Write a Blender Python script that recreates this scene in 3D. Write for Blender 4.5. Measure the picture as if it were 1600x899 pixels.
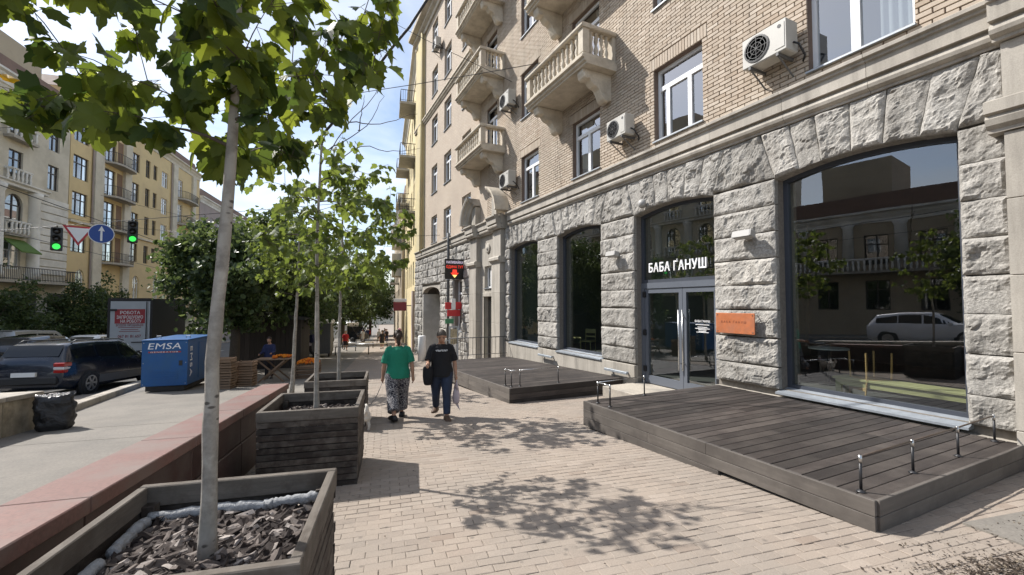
import bpy, bmesh, math, random
import numpy as np
from mathutils import Vector, Matrix, noise
R = math.radians
random.seed(7); RNG = np.random.default_rng(7)
for _o in list(bpy.data.objects): bpy.data.objects.remove(_o)
SC = bpy.context.scene
COL = SC.collection
# ------------------------------------------------------------------ camera, sky, sun, exposure
CAMZ = 1.69; YAW = R(26.0); PITCH = R(2.1); PHI = R(9.5); FX = 7.2
cd = bpy.data.cameras.new('camera'); cd.lens = 676/1600*36; cd.sensor_width = 36
cd.clip_start = .05; cd.clip_end = 3000
cam = bpy.data.objects.new('camera', cd); COL.objects.link(cam)
cam.location = (0, 0, CAMZ); cam.rotation_euler = (math.pi/2+PITCH, 0, -YAW)
SC.camera = cam
SUN_AZ = R(-44); SUN_EL = R(46)
wd = bpy.data.worlds.new('World'); SC.world = wd; wd.use_nodes = True
nt = wd.node_tree; nt.nodes.clear()
def wn(t, **k):
    n = nt.nodes.new(t)
    for a, b in k.items(): setattr(n, a, b)
    return n
sky = wn('ShaderNodeTexSky', sky_type='NISHITA', sun_disc=False, sun_elevation=SUN_EL, sun_rotation=SUN_AZ, air_density=1.0, dust_density=1.2, ozone_density=1.0)
tc = wn('ShaderNodeTexCoord'); sp = wn('ShaderNodeSeparateXYZ'); nt.links.new(tc.outputs['Generated'], sp.inputs[0])
ad = wn('ShaderNodeMath', operation='ADD'); ad.inputs[1].default_value = .18; nt.links.new(sp.outputs[2], ad.inputs[0])
dv = []
for i in (0, 1):
    d = wn('ShaderNodeMath', operation='DIVIDE'); nt.links.new(sp.outputs[i], d.inputs[0]); nt.links.new(ad.outputs[0], d.inputs[1]); dv.append(d)
cb = wn('ShaderNodeCombineXYZ'); nt.links.new(dv[0].outputs[0], cb.inputs[0]); nt.links.new(dv[1].outputs[0], cb.inputs[1])
nz = wn('ShaderNodeTexNoise'); nz.inputs['Scale'].default_value = 1.3; nz.inputs['Detail'].default_value = 7; nz.inputs['Roughness'].default_value = .58; nz.inputs['Distortion'].default_value = .4
nt.links.new(cb.outputs[0], nz.inputs['Vector'])
cr = wn('ShaderNodeValToRGB'); cr.color_ramp.elements[0].position = .40; cr.color_ramp.elements[1].position = .70
cr.color_ramp.elements[0].color = (.03, .03, .03, 1); cr.color_ramp.elements[1].color = (.85, .85, .85, 1)
nt.links.new(nz.outputs[0], cr.inputs[0])
mx = wn('ShaderNodeMixRGB'); mx.inputs[2].default_value = (6.6, 6.9, 7.3, 1)
nt.links.new(cr.outputs[0], mx.inputs[0]); nt.links.new(sky.outputs[0], mx.inputs[1])
bg = wn('ShaderNodeBackground'); bg.inputs[1].default_value = .115; nt.links.new(mx.outputs[0], bg.inputs[0])
wo = wn('ShaderNodeOutputWorld'); nt.links.new(bg.outputs[0], wo.inputs[0])
sl = bpy.data.lights.new('sun', 'SUN'); sl.energy = 4.2; sl.angle = R(.55); sl.color = (1, .96, .91)
so = bpy.data.objects.new('sun', sl); COL.objects.link(so)
SUNV = Vector((math.sin(SUN_AZ)*math.cos(SUN_EL), math.cos(SUN_AZ)*math.cos(SUN_EL), math.sin(SUN_EL)))
so.rotation_euler = SUNV.to_track_quat('Z', 'Y').to_euler(); so.location = SUNV*60
vs = SC.view_settings; vs.view_transform = 'Standard'; vs.look = 'None'; vs.exposure = .74; vs.gamma = 1; vs.use_curve_mapping = False
SC.render.engine = 'CYCLES'
cy = SC.cycles; cy.max_bounces = 8; cy.diffuse_bounces = 3; cy.glossy_bounces = 3; cy.transmission_bounces = 4; cy.transparent_max_bounces = 10
cy.caustics_reflective = False; cy.caustics_refractive = False; cy.use_denoising = True

# ------------------------------------------------------------------ terrain
GP = [(-90, 2.7), (-60, 1.8), (0, 0), (2, -.07), (5.5, -.21), (8.5, -.42), (40, -2.3), (80, -4.3), (150, -6.5), (600, -12), (2000, -20)]
def g(v): return float(np.interp(v, [a for a, b in GP], [b for a, b in GP]))
CP, SP = math.cos(PHI), math.sin(PHI)
def XY(u, v): return (u*CP+v*SP, -u*SP+v*CP)
def UV(x, y): return (x*CP-y*SP, x*SP+y*CP)
def gz(x, y): return g(UV(x, y)[1])
def P3(u, v, dz=0): x, y = XY(u, v); return Vector((x, y, g(v)+dz))
FW = Vector((math.sin(YAW)*math.cos(PITCH), math.cos(YAW)*math.cos(PITCH), math.sin(PITCH)))
RT = Vector((math.cos(YAW), -math.sin(YAW), 0)); UPV = RT.cross(FW); CAM = Vector((0, 0, CAMZ))
def in_view(p, m=1.0):
    q = Vector(p)-CAM; d = q.dot(FW)
    return d > .1 and abs(q.dot(RT)/d) < 1.183*m and abs(q.dot(UPV)/d) < .665*m
def gslope(v): return (g(v+.5)-g(v-.5))

# ------------------------------------------------------------------ mesh helpers
class MB:
    def __init__(s): s.v = []; s.f = []
    def add(s, vs, fs, M=None):
        b = len(s.v)
        s.v.extend([tuple(M @ Vector(p)) for p in vs] if M is not None else [tuple(p) for p in vs])
        s.f.extend([tuple(i+b for i in f) for f in fs]); return s
    def box(s, a, b, M=None, bev=0):
        (x0, y0, z0), (x1, y1, z1) = a, b
        if bev:
            e = bev
            vs = []
            for z, k in ((z0, e), (z0+e, 0), (z1-e, 0), (z1, e)):
                vs += [(x0+k+(e if not k else 0)*0, y0+k, z), (x1-k, y0+k, z), (x1-k, y1-k, z), (x0+k, y1-k, z)]
            fs = [(3, 2, 1, 0), (12, 13, 14, 15)]
            for r in range(3):
                for i in range(4): fs.append((r*4+i, r*4+(i+1) % 4, r*4+4+(i+1) % 4, r*4+4+i))
            return s.add(vs, fs, M)
        vs = [(x0,y0,z0),(x1,y0,z0),(x1,y1,z0),(x0,y1,z0),(x0,y0,z1),(x1,y0,z1),(x1,y1,z1),(x0,y1,z1)]
        return s.add(vs, [(3,2,1,0),(4,5,6,7),(0,1,5,4),(1,2,6,5),(2,3,7,6),(3,0,4,7)], M)
    def prism(s, poly, d0, d1, ax='y', M=None):
        n = len(poly)
        def P(p, d): return {'y': (p[0], d, p[1]), 'z': (p[0], p[1], d), 'x': (d, p[0], p[1])}[ax]
        vs = [P(p, d0) for p in poly]+[P(p, d1) for p in poly]
        fs = [tuple(range(n)), tuple(range(2*n-1, n-1, -1))]+[(i, n+i, n+(i+1) % n, (i+1) % n) for i in range(n)]
        return s.add(vs, fs, M)
    def tube(s, pts, rad, n=8, caps=True, M=None):
        pts = [Vector(p) for p in pts]; k = len(pts)
        if not hasattr(rad, '__len__'): rad = [rad]*k
        vs = []; fs = []; prev = None
        for i, p in enumerate(pts):
            t = (pts[min(i+1, k-1)]-pts[max(i-1, 0)])
            t = t.normalized() if t.length > 1e-9 else Vector((0, 0, 1))
            if prev is None:
                a = t.orthogonal().normalized()
            else:
                a = prev-t*prev.dot(t); a = a.normalized() if a.length > 1e-6 else t.orthogonal().normalized()
            prev = a; b = t.cross(a)
            for j in range(n):
                an = 2*math.pi*j/n; vs.append(p+(a*math.cos(an)+b*math.sin(an))*rad[i])
        for i in range(k-1):
            for j in range(n): fs.append((i*n+j, i*n+(j+1) % n, (i+1)*n+(j+1) % n, (i+1)*n+j))
        if caps: fs += [tuple(range(n-1, -1, -1)), tuple(range((k-1)*n, k*n))]
        return s.add(vs, fs, M)
    def lathe(s, prof, n=12, M=None):
        vs = []; fs = []; k = len(prof)
        for r, z in prof:
            for j in range(n):
                a = 2*math.pi*j/n; vs.append((r*math.cos(a), r*math.sin(a), z))
        for i in range(k-1):
            for j in range(n): fs.append((i*n+j, i*n+(j+1) % n, (i+1)*n+(j+1) % n, (i+1)*n+j))
        fs += [tuple(range(n-1, -1, -1)), tuple(range((k-1)*n, k*n))]
        return s.add(vs, fs, M)
    def loft(s, rings, caps=True, M=None):
        n = len(rings[0]); vs = [p for r in rings for p in r]; fs = []
        for i in range(len(rings)-1):
            for j in range(n): fs.append((i*n+j, i*n+(j+1) % n, (i+1)*n+(j+1) % n, (i+1)*n+j))
        if caps: fs += [tuple(range(n-1, -1, -1)), tuple(range((len(rings)-1)*n, len(rings)*n))]
        return s.add(vs, fs, M)
    def grid(s, fn, nu, nv, M=None):
        vs = [fn(i/nu, j/nv) for j in range(nv+1) for i in range(nu+1)]
        fs = [(j*(nu+1)+i, j*(nu+1)+i+1, (j+1)*(nu+1)+i+1, (j+1)*(nu+1)+i) for j in range(nv) for i in range(nu)]
        return s.add(vs, fs, M)
    def mesh(s, name, mat=None, smooth=False):
        me = bpy.data.meshes.new(name); me.from_pydata(s.v, [], s.f)
        if mat is not None: me.materials.append(mat)
        if smooth: me.polygons.foreach_set('use_smooth', [True]*len(me.polygons))
        me.update(); return me
    def build(s, name, mat=None, parent=None, smooth=False, M=None):
        return inst(name, s.mesh(name, mat, smooth), parent, M)
def npmesh(name, verts, quads, mat, smooth=False):
    me = bpy.data.meshes.new(name); verts = np.asarray(verts, np.float32); quads = np.asarray(quads, np.int32)
    k = quads.shape[1]; n = len(quads)
    me.vertices.add(len(verts)); me.vertices.foreach_set('co', verts.ravel())
    me.loops.add(n*k); me.loops.foreach_set('vertex_index', quads.ravel())
    me.polygons.add(n); me.polygons.foreach_set('loop_start', np.arange(n, dtype=np.int32)*k)
    if smooth: me.polygons.foreach_set('use_smooth', np.ones(n, bool))
    me.materials.append(mat); me.update(calc_edges=True)
    if not smooth: me.shade_flat()
    return me
def inst(name, me, parent=None, M=None):
    o = bpy.data.objects.new(name, me); COL.objects.link(o)
    if parent is not None: o.parent = parent
    if M is not None: o.matrix_basis = M
    return o
def tag(o, label=None, cat=None, group=None, kind=None):
    if label: o['label'] = label
    if cat: o['category'] = cat
    if group: o['group'] = group
    if kind: o['kind'] = kind
    return o
def thing(name, label, cat, loc=(0, 0, 0), rz=0, group=None, M=None):
    o = bpy.data.objects.new(name, None); COL.objects.link(o); o.empty_display_size = .2
    if M is not None: o.matrix_basis = M
    else: o.location = loc; o.rotation_euler = (0, 0, rz)
    return tag(o, label, cat, group)
def copytree(o, parent=None, M=None):
    c = o.copy(); COL.objects.link(c)
    if parent is not None: c.parent = parent
    if M is not None: c.matrix_basis = M
    for ch in list(o.children): copytree(ch, c)
    return c
def T(x, y=0, z=0): return Matrix.Translation((x, y, z))
def RZ(a): return Matrix.Rotation(a, 4, 'Z')
def RX(a): return Matrix.Rotation(a, 4, 'X')
def RY(a): return Matrix.Rotation(a, 4, 'Y')
def S3(x, y, z): return Matrix.Diagonal((x, y, z, 1))
def bevel(o, w=.004, seg=1):
    m = o.modifiers.new('bevel', 'BEVEL'); m.width = w; m.segments = seg; m.limit_method = 'ANGLE'; return o
def text(name, s, size, mat, parent, M, extrude=.004, bold=0, align='CENTER', width=None, sx=1, space=1, shear=0):
    """lettering as a flat mesh; width fits the line to that many metres"""
    c = bpy.data.curves.new(name, 'FONT'); c.body = s; c.size = size; c.extrude = extrude; c.align_x = align; c.align_y = 'CENTER'; c.offset = bold; c.resolution_u = 3; c.space_character = space
    t = bpy.data.objects.new('tmp_text', c); COL.objects.link(t); dg = bpy.context.evaluated_depsgraph_get(); dg.update()
    me = bpy.data.meshes.new_from_object(t.evaluated_get(dg)); bpy.data.objects.remove(t); bpy.data.curves.remove(c)
    me.materials.clear(); me.materials.append(mat)
    if width:
        xs = [v.co.x for v in me.vertices]; sx = width/(max(xs)-min(xs))
    me.transform(Matrix(((sx, shear, 0, 0), (0, 1, 0, 0), (0, 0, 1, 0), (0, 0, 0, 1))))
    return inst(name, me, parent, M)

# ------------------------------------------------------------------ materials
def nodes(name):
    m = bpy.data.materials.new(name); m.use_nodes = True; t = m.node_tree
    return m, t, t.nodes['Principled BSDF'], t.nodes['Material Output']
def mk(t, typ, ins={}, **k):
    n = t.nodes.new(typ)
    for a, b in k.items(): setattr(n, a, b)
    for i, val in ins.items():
        if hasattr(val, 'is_output') or isinstance(val, bpy.types.NodeSocket): t.links.new(val, n.inputs[i])
        else: n.inputs[i].default_value = val
    return n
def ramp(t, fac, stops):
    n = t.nodes.new('ShaderNodeValToRGB'); e = n.color_ramp.elements
    while len(e) < len(stops): e.new(.5)
    for i, (p, c) in enumerate(stops):
        e[i].position = p; e[i].color = (*c, 1) if len(c) == 3 else c
    t.links.new(fac, n.inputs[0]); return n.outputs[0]
def scol(c, k): return tuple(min(1, max(0, x*k)) for x in c)
def MAT(name, col, rough=.8, var=.18, scale=6, det=5, bump=0, bscale=40, bdist=.01, metal=0, spec=.4, rnd=0, island=0, stretch=None, col2=None, scale2=None, dirt=0, coat=0, sheen=0):
    """col varied by noise; rnd: per-object brightness change, island: per-island; col2: second colour in large patches"""
    m, t, b, out = nodes(name)
    co = mk(t, 'ShaderNodeTexCoord').outputs['Object']
    if rnd or stretch:
        oi = mk(t, 'ShaderNodeObjectInfo')
        if rnd:
            sc = mk(t, 'ShaderNodeVectorMath', {0: (13, 7, 5)}, operation='SCALE'); t.links.new(oi.outputs['Random'], sc.inputs['Scale'])
            co = mk(t, 'ShaderNodeVectorMath', {0: co, 1: sc.outputs[0]}, operation='ADD').outputs[0]
    raw = co
    if stretch: co = mk(t, 'ShaderNodeVectorMath', {0: co, 1: stretch}, operation='MULTIPLY').outputs[0]
    nz = mk(t, 'ShaderNodeTexNoise', {'Vector': co, 'Scale': scale, 'Detail': det, 'Roughness': .6})
    c = ramp(t, nz.outputs[0], [(.25, scol(col, 1-var)), (.75, scol(col, 1+var))])
    if col2:
        n2 = mk(t, 'ShaderNodeTexNoise', {'Vector': raw, 'Scale': scale2 or scale*.25, 'Detail': 6, 'Roughness': .65})
        f2 = ramp(t, n2.outputs[0], [(.45, (0, 0, 0)), (.62, (1, 1, 1))])
        c = mk(t, 'ShaderNodeMixRGB', {0: f2, 1: c, 2: (*col2, 1)}).outputs[0]
    for on, sock in ((rnd, 'obj'), (island, 'isl')):
        if on:
            r = mk(t, 'ShaderNodeObjectInfo').outputs['Random'] if sock == 'obj' else mk(t, 'ShaderNodeNewGeometry').outputs['Random Per Island']
            mr = mk(t, 'ShaderNodeMapRange', {0: r, 3: 1-on, 4: 1+on})
            c = mk(t, 'ShaderNodeVectorMath', {0: c}, operation='SCALE'); t.links.new(mr.outputs[0], c.inputs['Scale']); c = c.outputs[0]
    t.links.new(c, b.inputs['Base Color'])
    b.inputs['Metallic'].default_value = metal; b.inputs['Specular IOR Level'].default_value = spec
    rr = mk(t, 'ShaderNodeMapRange', {0: nz.outputs[0], 3: max(0, rough-.12), 4: min(1, rough+.12)}); t.links.new(rr.outputs[0], b.inputs['Roughness'])
    if coat: b.inputs['Coat Weight'].default_value = coat; b.inputs['Coat Roughness'].default_value = .05
    if bump:
        bn = mk(t, 'ShaderNodeTexNoise', {'Vector': co, 'Scale': bscale, 'Detail': 6, 'Roughness': .65})
        bp = mk(t, 'ShaderNodeBump', {'Strength': bump, 'Distance': bdist, 'Height': bn.outputs[0]}); t.links.new(bp.outputs[0], b.inputs['Normal'])
    return m
def GLASS(name, tint=(.9, .95, .93), ior=1.55, rough=0.0, wave=0, add=0.0):
    m, t, b, out = nodes(name); t.nodes.remove(b)
    lw_ = mk(t, 'ShaderNodeLayerWeight', {'Blend': .5}); p5 = mk(t, 'ShaderNodeMath', {0: lw_.outputs['Facing'], 1: 5.0}, operation='POWER'); F0 = ((ior-1)/(ior+1))**2*1.9+add
    fr = mk(t, 'ShaderNodeMapRange', {0: p5.outputs[0], 3: F0, 4: 1.0}); tr = mk(t, 'ShaderNodeBsdfTransparent', {'Color': (*tint, 1)}); gl = mk(t, 'ShaderNodeBsdfGlossy', {'Roughness': rough, 'Color': (.95, .97, 1, 1)})
    if wave:
        n = mk(t, 'ShaderNodeTexNoise', {'Vector': mk(t, 'ShaderNodeTexCoord').outputs['Object'], 'Scale': 1.3, 'Detail': 1})
        bp = mk(t, 'ShaderNodeBump', {'Strength': wave, 'Distance': .02, 'Height': n.outputs[0]}); t.links.new(bp.outputs[0], gl.inputs['Normal'])
    f = fr
    mxs = mk(t, 'ShaderNodeMixShader', {0: f.outputs[0], 1: tr.outputs[0], 2: gl.outputs[0]}); t.links.new(mxs.outputs[0], out.inputs[0]); return m
def LEAF(name, col, col2, trans=.45, rough=.5):
    m, t, b, out = nodes(name)
    r = mk(t, 'ShaderNodeNewGeometry').outputs['Random Per Island']; r2 = mk(t, 'ShaderNodeObjectInfo').outputs['Random']
    s = mk(t, 'ShaderNodeMath', {0: r, 1: r2}, operation='ADD'); s = mk(t, 'ShaderNodeMath', {0: s.outputs[0]}, operation='FRACT')
    c = ramp(t, s.outputs[0], [(0, col), (1, col2)])
    t.links.new(c, b.inputs['Base Color']); b.inputs['Roughness'].default_value = rough; b.inputs['Specular IOR Level'].default_value = .35
    tr = mk(t, 'ShaderNodeBsdfTranslucent'); hs = mk(t, 'ShaderNodeHueSaturation', {'Hue': .47, 'Saturation': 1.1, 'Value': 2.3, 'Color': c}); t.links.new(hs.outputs[0], tr.inputs[0])
    ms = mk(t, 'ShaderNodeMixShader', {0: trans, 1: b.outputs[0], 2: tr.outputs[0]}); t.links.new(ms.outputs[0], out.inputs[0]); return m
def EMIT(name, col, st):
    m, t, b, out = nodes(name); b.inputs['Base Color'].default_value = (*scol(col, .6), 1); b.inputs['Emission Color'].default_value = (*col, 1); b.inputs['Emission Strength'].default_value = st; return m
def PAINT(name, col, rough=.35, coat=0, metal=0, var=.04): return MAT(name, col, rough=rough, var=var, scale=3, coat=coat, metal=metal, spec=.5)
def PIECE(name, stops, rough=.85, patch=None, pscale=.9, pamt=.5, fine=.1, fscale=60, bump=.25, bscale=90, bdist=.004, spec=.3, streak=0, spots=0, chip=0):
    """colour per piece (object + island random) with world-space stains and fine grain"""
    m, t, b, out = nodes(name)
    ge = mk(t, 'ShaderNodeNewGeometry'); oi = mk(t, 'ShaderNodeObjectInfo')
    s = mk(t, 'ShaderNodeMath', {0: ge.outputs['Random Per Island'], 1: oi.outputs['Random']}, operation='ADD'); s = mk(t, 'ShaderNodeMath', {0: s.outputs[0]}, operation='FRACT')
    c = ramp(t, s.outputs[0], stops); pos = ge.outputs['Position']
    if patch:
        n = mk(t, 'ShaderNodeTexNoise', {'Vector': pos, 'Scale': pscale, 'Detail': 7, 'Roughness': .62})
        f = ramp(t, n.outputs[0], [(.42, (0, 0, 0)), (.7, (pamt,)*3)])
        c = mk(t, 'ShaderNodeMixRGB', {0: f, 1: c, 2: (*patch, 1)}).outputs[0]
    if streak:     # rain streaks with a shape of their own
        sv = mk(t, 'ShaderNodeVectorMath', {0: pos, 1: (3.5, 3.5, .35)}, operation='MULTIPLY'); n = mk(t, 'ShaderNodeTexNoise', {'Vector': sv.outputs[0], 'Scale': 1.0, 'Detail': 6, 'Roughness': .65})
        f = ramp(t, n.outputs[0], [(.46, (0, 0, 0)), (.72, (streak,)*3)]); c = mk(t, 'ShaderNodeMixRGB', {0: f, 1: c, 2: (.09, .08, .068, 1)}).outputs[0]
    if spots:      # trodden-in spots
        vo = mk(t, 'ShaderNodeTexVoronoi', {'Vector': pos, 'Scale': 5.5}); f = ramp(t, vo.outputs['Distance'], [(.05, (spots,)*3), (.13, (0, 0, 0))]); c = mk(t, 'ShaderNodeMixRGB', {0: f, 1: c, 2: (.12, .105, .09, 1)}).outputs[0]
        n = mk(t, 'ShaderNodeTexNoise', {'Vector': pos, 'Scale': 2.6, 'Detail': 8, 'Roughness': .7}); f = ramp(t, n.outputs[0], [(.56, (0, 0, 0)), (.74, (spots*.8,)*3)]); c = mk(t, 'ShaderNodeMixRGB', {0: f, 1: c, 2: (.2, .175, .15, 1)}).outputs[0]
    n = mk(t, 'ShaderNodeTexNoise', {'Vector': pos, 'Scale': fscale, 'Detail': 5, 'Roughness': .7})
    mr = mk(t, 'ShaderNodeMapRange', {0: n.outputs[0], 1: .25, 2: .75, 3: 1-fine, 4: 1+fine})
    v = mk(t, 'ShaderNodeVectorMath', {0: c}, operation='SCALE'); t.links.new(mr.outputs[0], v.inputs['Scale'])
    t.links.new(v.outputs[0], b.inputs['Base Color']); b.inputs['Roughness'].default_value = rough; b.inputs['Specular IOR Level'].default_value = spec
    n = mk(t, 'ShaderNodeTexNoise', {'Vector': pos, 'Scale': bscale, 'Detail': 5, 'Roughness': .65})
    bp = mk(t, 'ShaderNodeBump', {'Strength': bump, 'Distance': bdist, 'Height': n.outputs[0]}); t.links.new(bp.outputs[0], b.inputs['Normal'])
    return m
def BRICKTEX(name, c1, c2, mortar, w, h, mort=.008, axes='xy', patch=None, bump=.4, offs=(0, 0), rough=.85, pscale=.5):
    m, t, b, out = nodes(name)
    co = mk(t, 'ShaderNodeTexCoord').outputs['Object']
    if axes == 'xz':
        sp = mk(t, 'ShaderNodeSeparateXYZ', {0: co}); co = mk(t, 'ShaderNodeCombineXYZ', {0: sp.outputs[0], 1: sp.outputs[2]}).outputs[0]
    co = mk(t, 'ShaderNodeVectorMath', {0: co, 1: (offs[0], offs[1], 0)}, operation='ADD').outputs[0]
    bt = mk(t, 'ShaderNodeTexBrick', {'Vector': co, 'Color1': (*c1, 1), 'Color2': (*c2, 1), 'Mortar': (*mortar, 1), 'Scale': 1, 'Mortar Size': mort, 'Mortar Smooth': .1, 'Bias': 0, 'Brick Width': w, 'Row Height': h})
    c = bt.outputs[0]
    if patch:
        n = mk(t, 'ShaderNodeTexNoise', {'Vector': co, 'Scale': pscale, 'Detail': 7, 'Roughness': .62}); f = ramp(t, n.outputs[0], [(.4, (0, 0, 0)), (.7, (.5,)*3)])
        c = mk(t, 'ShaderNodeMixRGB', {0: f, 1: c, 2: (*patch, 1)}).outputs[0]
    t.links.new(c, b.inputs['Base Color']); b.inputs['Roughness'].default_value = rough; b.inputs['Specular IOR Level'].default_value = .3
    inv = mk(t, 'ShaderNodeMath', {0: 1.0, 1: bt.outputs['Fac']}, operation='SUBTRACT')
    bp = mk(t, 'ShaderNodeBump', {'Strength': bump, 'Distance': .006, 'Height': inv.outputs[0]}); t.links.new(bp.outputs[0], b.inputs['Normal'])
    return m
VS = [-90, -60, -30, -15, -8, -4, 0, 1, 2, 3, 4, 5, 5.5, 6, 7, 8, 8.5, 9, 10, 10.5, 11, 12, 13, 14, 15, 16, 16.6, 18, 20, 22, 25, 28, 32, 36, 40, 46, 52, 60, 70, 80, 95, 110, 130, 150, 200, 300, 450, 600]
MS = RZ(-PHI)
def fn(x): return x if callable(x) else (lambda v, c=x: c)
def strip(name, u0, u1, mat, dz=0., v0=-90, v1=600, th=0, kind='structure', parent=None, nu=1):
    u0, u1 = fn(u0), fn(u1); vv = sorted(set([v for v in VS if v0 < v < v1]+[v0, v1]))
    mb = MB(); n = len(vv)
    for a, b in zip(vv[:-1], vv[1:]):
        A = [(u0(a), a, g(a)+dz), (u1(a), a, g(a)+dz), (u1(b), b, g(b)+dz), (u0(b), b, g(b)+dz)]
        mb.add(A, [(0, 1, 2, 3)])
        if th:
            B = [(p[0], p[1], p[2]-th) for p in A]
            mb.add(A+B, [(0, 3, 7, 4), (1, 5, 6, 2)])
    if th:
        for v, fl in ((v0, 0), (v1, 1)):
            q = [(u0(v), v, g(v)+dz), (u1(v), v, g(v)+dz), (u1(v), v, g(v)+dz-th), (u0(v), v, g(v)+dz-th)]
            mb.add(q, [(0, 1, 2, 3)])
    o = mb.build(name, mat, parent, M=MS if parent is None else None)
    if parent is None: tag(o, kind=kind)
    return o
m_earth = MAT('earth', (.12, .1, .08), .95, .3, .3)
m_asph = MAT('asphalt', (.085, .083, .08), .9, .22, 1.2, 8, bump=.3, bscale=120, col2=(.13, .125, .12), scale2=.35)
PAV = [(0, (.255, .212, .175)), (.3, (.315, .262, .214)), (.65, (.29, .243, .20)), (.93, (.335, .282, .234)), (1, (.24, .19, .152))]
m_paver = PIECE('concrete_paver', PAV, patch=(.255, .222, .188), pscale=.8, pamt=.85, spots=.6, fine=.2, fscale=110, bump=.35, bscale=160)
m_joint = MAT('paver_joint_sand', (.27, .23, .19), .95, .3, 30)
m_pavefar = BRICKTEX('paving_far', (.28, .235, .193), (.315, .263, .216), (.225, .187, .152), .188, .088, .005, patch=(.255, .222, .188), pscale=.8, bump=.5)
m_conc = PIECE('footway_asphalt', [(0, (.195, .178, .155)), (1, (.21, .193, .168))], patch=(.14, .132, .118), spots=.35, pscale=1.3, pamt=.7, fine=.22, fscale=35, bump=.5, bscale=70)
m_granite_l = MAT('granite_light', (.40, .36, .30), .8, .22, 25, 8, bump=.15, bscale=150, rnd=.08, col2=(.27, .245, .21), scale2=1.5)
m_granite_red = MAT('granite_red', (.17, .094, .078), .62, .3, 60, 8, bump=.08, bscale=120, rnd=.1, col2=(.17, .122, .104), scale2=2.2)
m_granite_dk = MAT('granite_darkred', (.06, .034, .029), .5, .3, 50, 8, bump=.1, bscale=150, rnd=.18, col2=(.085, .062, .054), scale2=3)
ground = MB()
for a, b in zip([-300]+VS[:-1]+[600], VS+[2500]):
    za, zb = g(a)-.45, g(b)-.45
    ground.add([(-900, a, za), (900, a, za), (900, b, zb), (-900, b, zb)], [(0, 1, 2, 3)])
tag(ground.build('ground', m_earth, M=MS), kind='structure')
# right footway: far part in the material, near part in real pavers on a sand bed
VP0, VP1 = 1.2, 14.0
foot = strip('footway', -1.5, 34, m_pavefar, 0, VP1, 600)
strip('footway_behind', -1.5, 16, m_pavefar, 0, -90, VP0)
bed = strip('paving_bed', -1.5, 11, m_joint, -.007, VP0, VP1)
PW, PH_, PJ = .188, .088, .0045
bxs = []
for r in range(int((VP1-VP0)/PH_)):
    v = VP0+(r+.5)*PH_; off = (r % 2)*PW/2
    for k in range(int(11/PW)+2):
        u = -1.5+off+k*PW-.02
        if u < -1.4: continue
        x, y = XY(u, v)
        if x > FX-.05 or (x > 4.25 and 1.95 < y < 5.5) or (x > 4.3 and y > 9.2 and x < 7.2): continue
        bxs.append((u, v))
bxs = np.array(bxs); xs = bxs[:, 0]*CP+bxs[:, 1]*SP; ys = -bxs[:, 0]*SP+bxs[:, 1]*CP
dist = np.hypot(xs, ys); vis = np.array([in_view((x, y, g(v)), 1.02) for x, y, v in zip(xs, ys, bxs[:, 1])])
order = np.argsort(np.where(vis, dist, 1e3)); sel = set(order[:300].tolist())
def paver_vs(e=.012, j=0, wear=0):
    a, b = PW/2-PJ/2, PH_/2-PJ/2; i = .004
    return [(-a+i, -b+i, 0), (a-i, -b+i, 0), (a-i, b-i, 0), (-a+i, b-i, 0), (-a, -b, -.003), (a, -b, -.003), (a, b, -.003), (-a, b, -.003), (-a, -b, -.03), (a, -b, -.03), (a, b, -.03), (-a, b, -.03)]
PFS = [(0, 1, 2, 3)]+[(4+i, 4+(i+1) % 4, (i+1) % 4, i) for i in range(4)]+[(8+i, 8+(i+1) % 4, 4+(i+1) % 4, 4+i) for i in range(4)]
pmes = []
for k in range(4):
    vsx = [Vector(p)+Vector((random.uniform(-.002, .002), random.uniform(-.002, .002), random.uniform(-.0015, .0015) if p[2] == 0 else 0)) for p in paver_vs()]
    if k == 3: vsx[2] += Vector((-.02, -.008, -.006)); vsx[6] += Vector((-.015, -.006, -.004))
    pmes.append(MB().add(vsx, PFS).mesh('paver', m_paver))
base = np.array(paver_vs()); V = []; Fq = []; nb = 0; fq = np.array(PFS)
for i, (u, v) in enumerate(bxs):
    zc = g(v)+.35*.004*noise.noise((u*1.2, v*1.2, 0))*6+RNG.normal(0, .0007); tx, ty = RNG.normal(0, .0035, 2); sl_ = gslope(v)
    du, dv_ = RNG.normal(0, .0012, 2); rz = RNG.normal(0, .006)
    if i in sel:
        M = T(u+du, v+dv_, zc) @ Matrix(((1, 0, 0, 0), (0, 1, 0, 0), (tx, ty+sl_, 1, 0), (0, 0, 0, 1))) @ RZ(rz+(math.pi if random.random() < .5 else 0))
        inst('paver', pmes[random.choices(range(4), (4, 4, 4, 1))[0]], bed, M)
    else:
        p = base.copy(); x0 = p[:, 0]*math.cos(rz)-p[:, 1]*math.sin(rz); y0 = p[:, 0]*math.sin(rz)+p[:, 1]*math.cos(rz)
        p[:, 2] += x0*tx+y0*(ty+sl_); p[:, 0] = x0+u+du; p[:, 1] = y0+v+dv_; p[:, 2] += zc
        V.append(p); Fq.append(fq+nb); nb += 12
pv = inst('pavers', npmesh('pavers', np.concatenate(V), np.concatenate(Fq), m_paver), bed); tag(pv, kind='stuff')
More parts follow.
